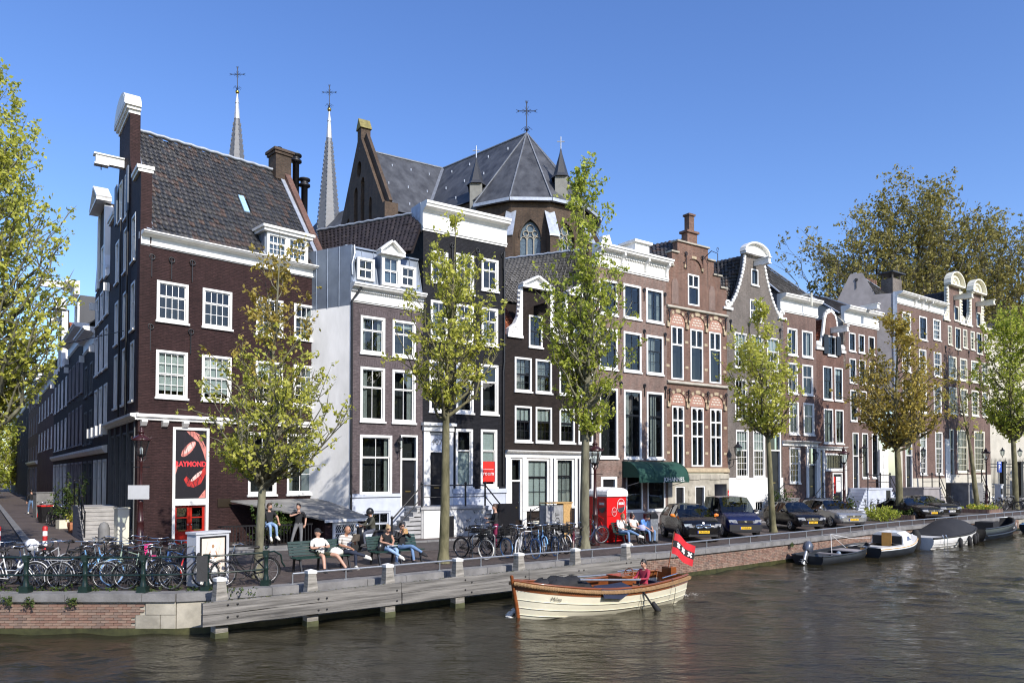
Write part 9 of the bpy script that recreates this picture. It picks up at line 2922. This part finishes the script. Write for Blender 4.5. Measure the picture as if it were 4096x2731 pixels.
t,J=person('rider','rider in olive jacket and black helmet sitting on a scooter',-5.35,28.8,0,R(-150))
sc_=thing('motor_scooter','dark motor scooter parked behind the second bench','scooter',(-5.35,28.8,0),R(-150))
b=MB()
b.loft([[(x,y*w_,z)for y,z in((-.16,z0),(-.17,(z0+z1)/2),(-.10,z1),(.10,z1),(.17,(z0+z1)/2),(.16,z0))]for x,w_,z0,z1 in((-.75,.6,.45,.72),(-.5,1.1,.32,.78),(-.1,1.1,.25,.76),(.05,.9,.22,.45),(.45,.9,.22,.34))])
b.loft([[(x,y*w_,z)for y in(-.2,.2)for z in((z0,z1)if y<0 else(z1,z0))]for x,w_,z0,z1 in((.42,1,.24,.98),(.52,.9,.26,1.02),(.60,.4,.4,.95))])
b.build('body',BLACKP,sc_)
MB().tube([(.45,-.32,1.02),(.52,-.1,1.06),(.52,.1,1.06),(.45,.32,1.02)],.018,6).ball((.60,0,.98),.09,8).build('handlebar',CHROME,sc_)
MB().box(-.7,.0,-.13,.13,.74,.80).build('seat',SADDLE,sc_)
for x in(-.55,.62):
 MB(RX(R(90))).lathe([(.14,-.05),(.23,-.05),(.23,.05),(.14,.05)],(0,0,0),14).build('wheel',RUBBER,sc_,T(x,0,.23))
person('phone_woman','woman with hair bun in dark coat looking at her phone behind the bicycles',-.65,29.6,0,R(-165))
SX3,SY3=math.cos(R(37)),math.sin(R(37))
def on3(u,v=.12):return 5.15+SX3*u-SY3*v,32.05+SY3*u+SX3*v
x,y=on3(-.55);person('white_shirt_man','fair haired man in white shirt and jeans rubbing his face, legs crossed',x,y,-.03,R(-53))
x,y=on3(.22);t,J=person('sun_woman','woman with long black hair and sunglasses sitting in white top',x,y,-.03,R(-53))
MB().box(J['head'].x+.085,J['head'].x+.11,-.065,.065,J['head'].z+.02,J['head'].z+.06).build('sunglasses',BLACKP,t)
held('shoulder_bag','lilac blue cloth bag on the lap of the woman with sunglasses','bag',t,(.30,.12,.58),MB().loft([[(.2*s_*math.cos(q),.15*s_*math.sin(q),z)for q in[k*.6283 for k in range(10)]]for z,s_ in((0,.8),(.08,1.05),(.18,.85),(.24,.3))]),CL['lilac'])
x,y=on3(.80);person('blue_shirt_man','man in bright blue polo and jeans leaning forward on the bench',x,y,-.03,R(-53))
# the skipper of the launch sits behind the wheel
M_=Matrix.Translation(sl.location)@RZ(sl.rotation_euler.z)
p=M_@Vector((-1.72,.05,.02))
t,J=person('skipper','man in red shirt and glasses steering the varnished launch',p.x,p.y,p.z-.06,sl.rotation_euler.z)
MB().box(J['head'].x+.085,J['head'].x+.10,-.06,.06,J['head'].z+.025,J['head'].z+.05).build('glasses',BLACKP,t)
p=side(30,2.0,.1)
person('walker','distant pedestrian in dark jacket and jeans down the side street',p.x,p.y,.1,R(140))
# ---------------------------------------------------------------- lettering becomes plain mesh
_dg=bpy.context.evaluated_depsgraph_get()
for o in[o for o in scene.objects if o.type=='FONT']:
 me=bpy.data.meshes.new_from_object(o.evaluated_get(_dg))
 nm_,par,mw,cu=o.name,o.parent,o.matrix_local.copy(),o.data
 bpy.data.objects.remove(o)
 n_=put('tmp',me,par,mw)
 n_.name=nm_
 bpy.data.curves.remove(cu)
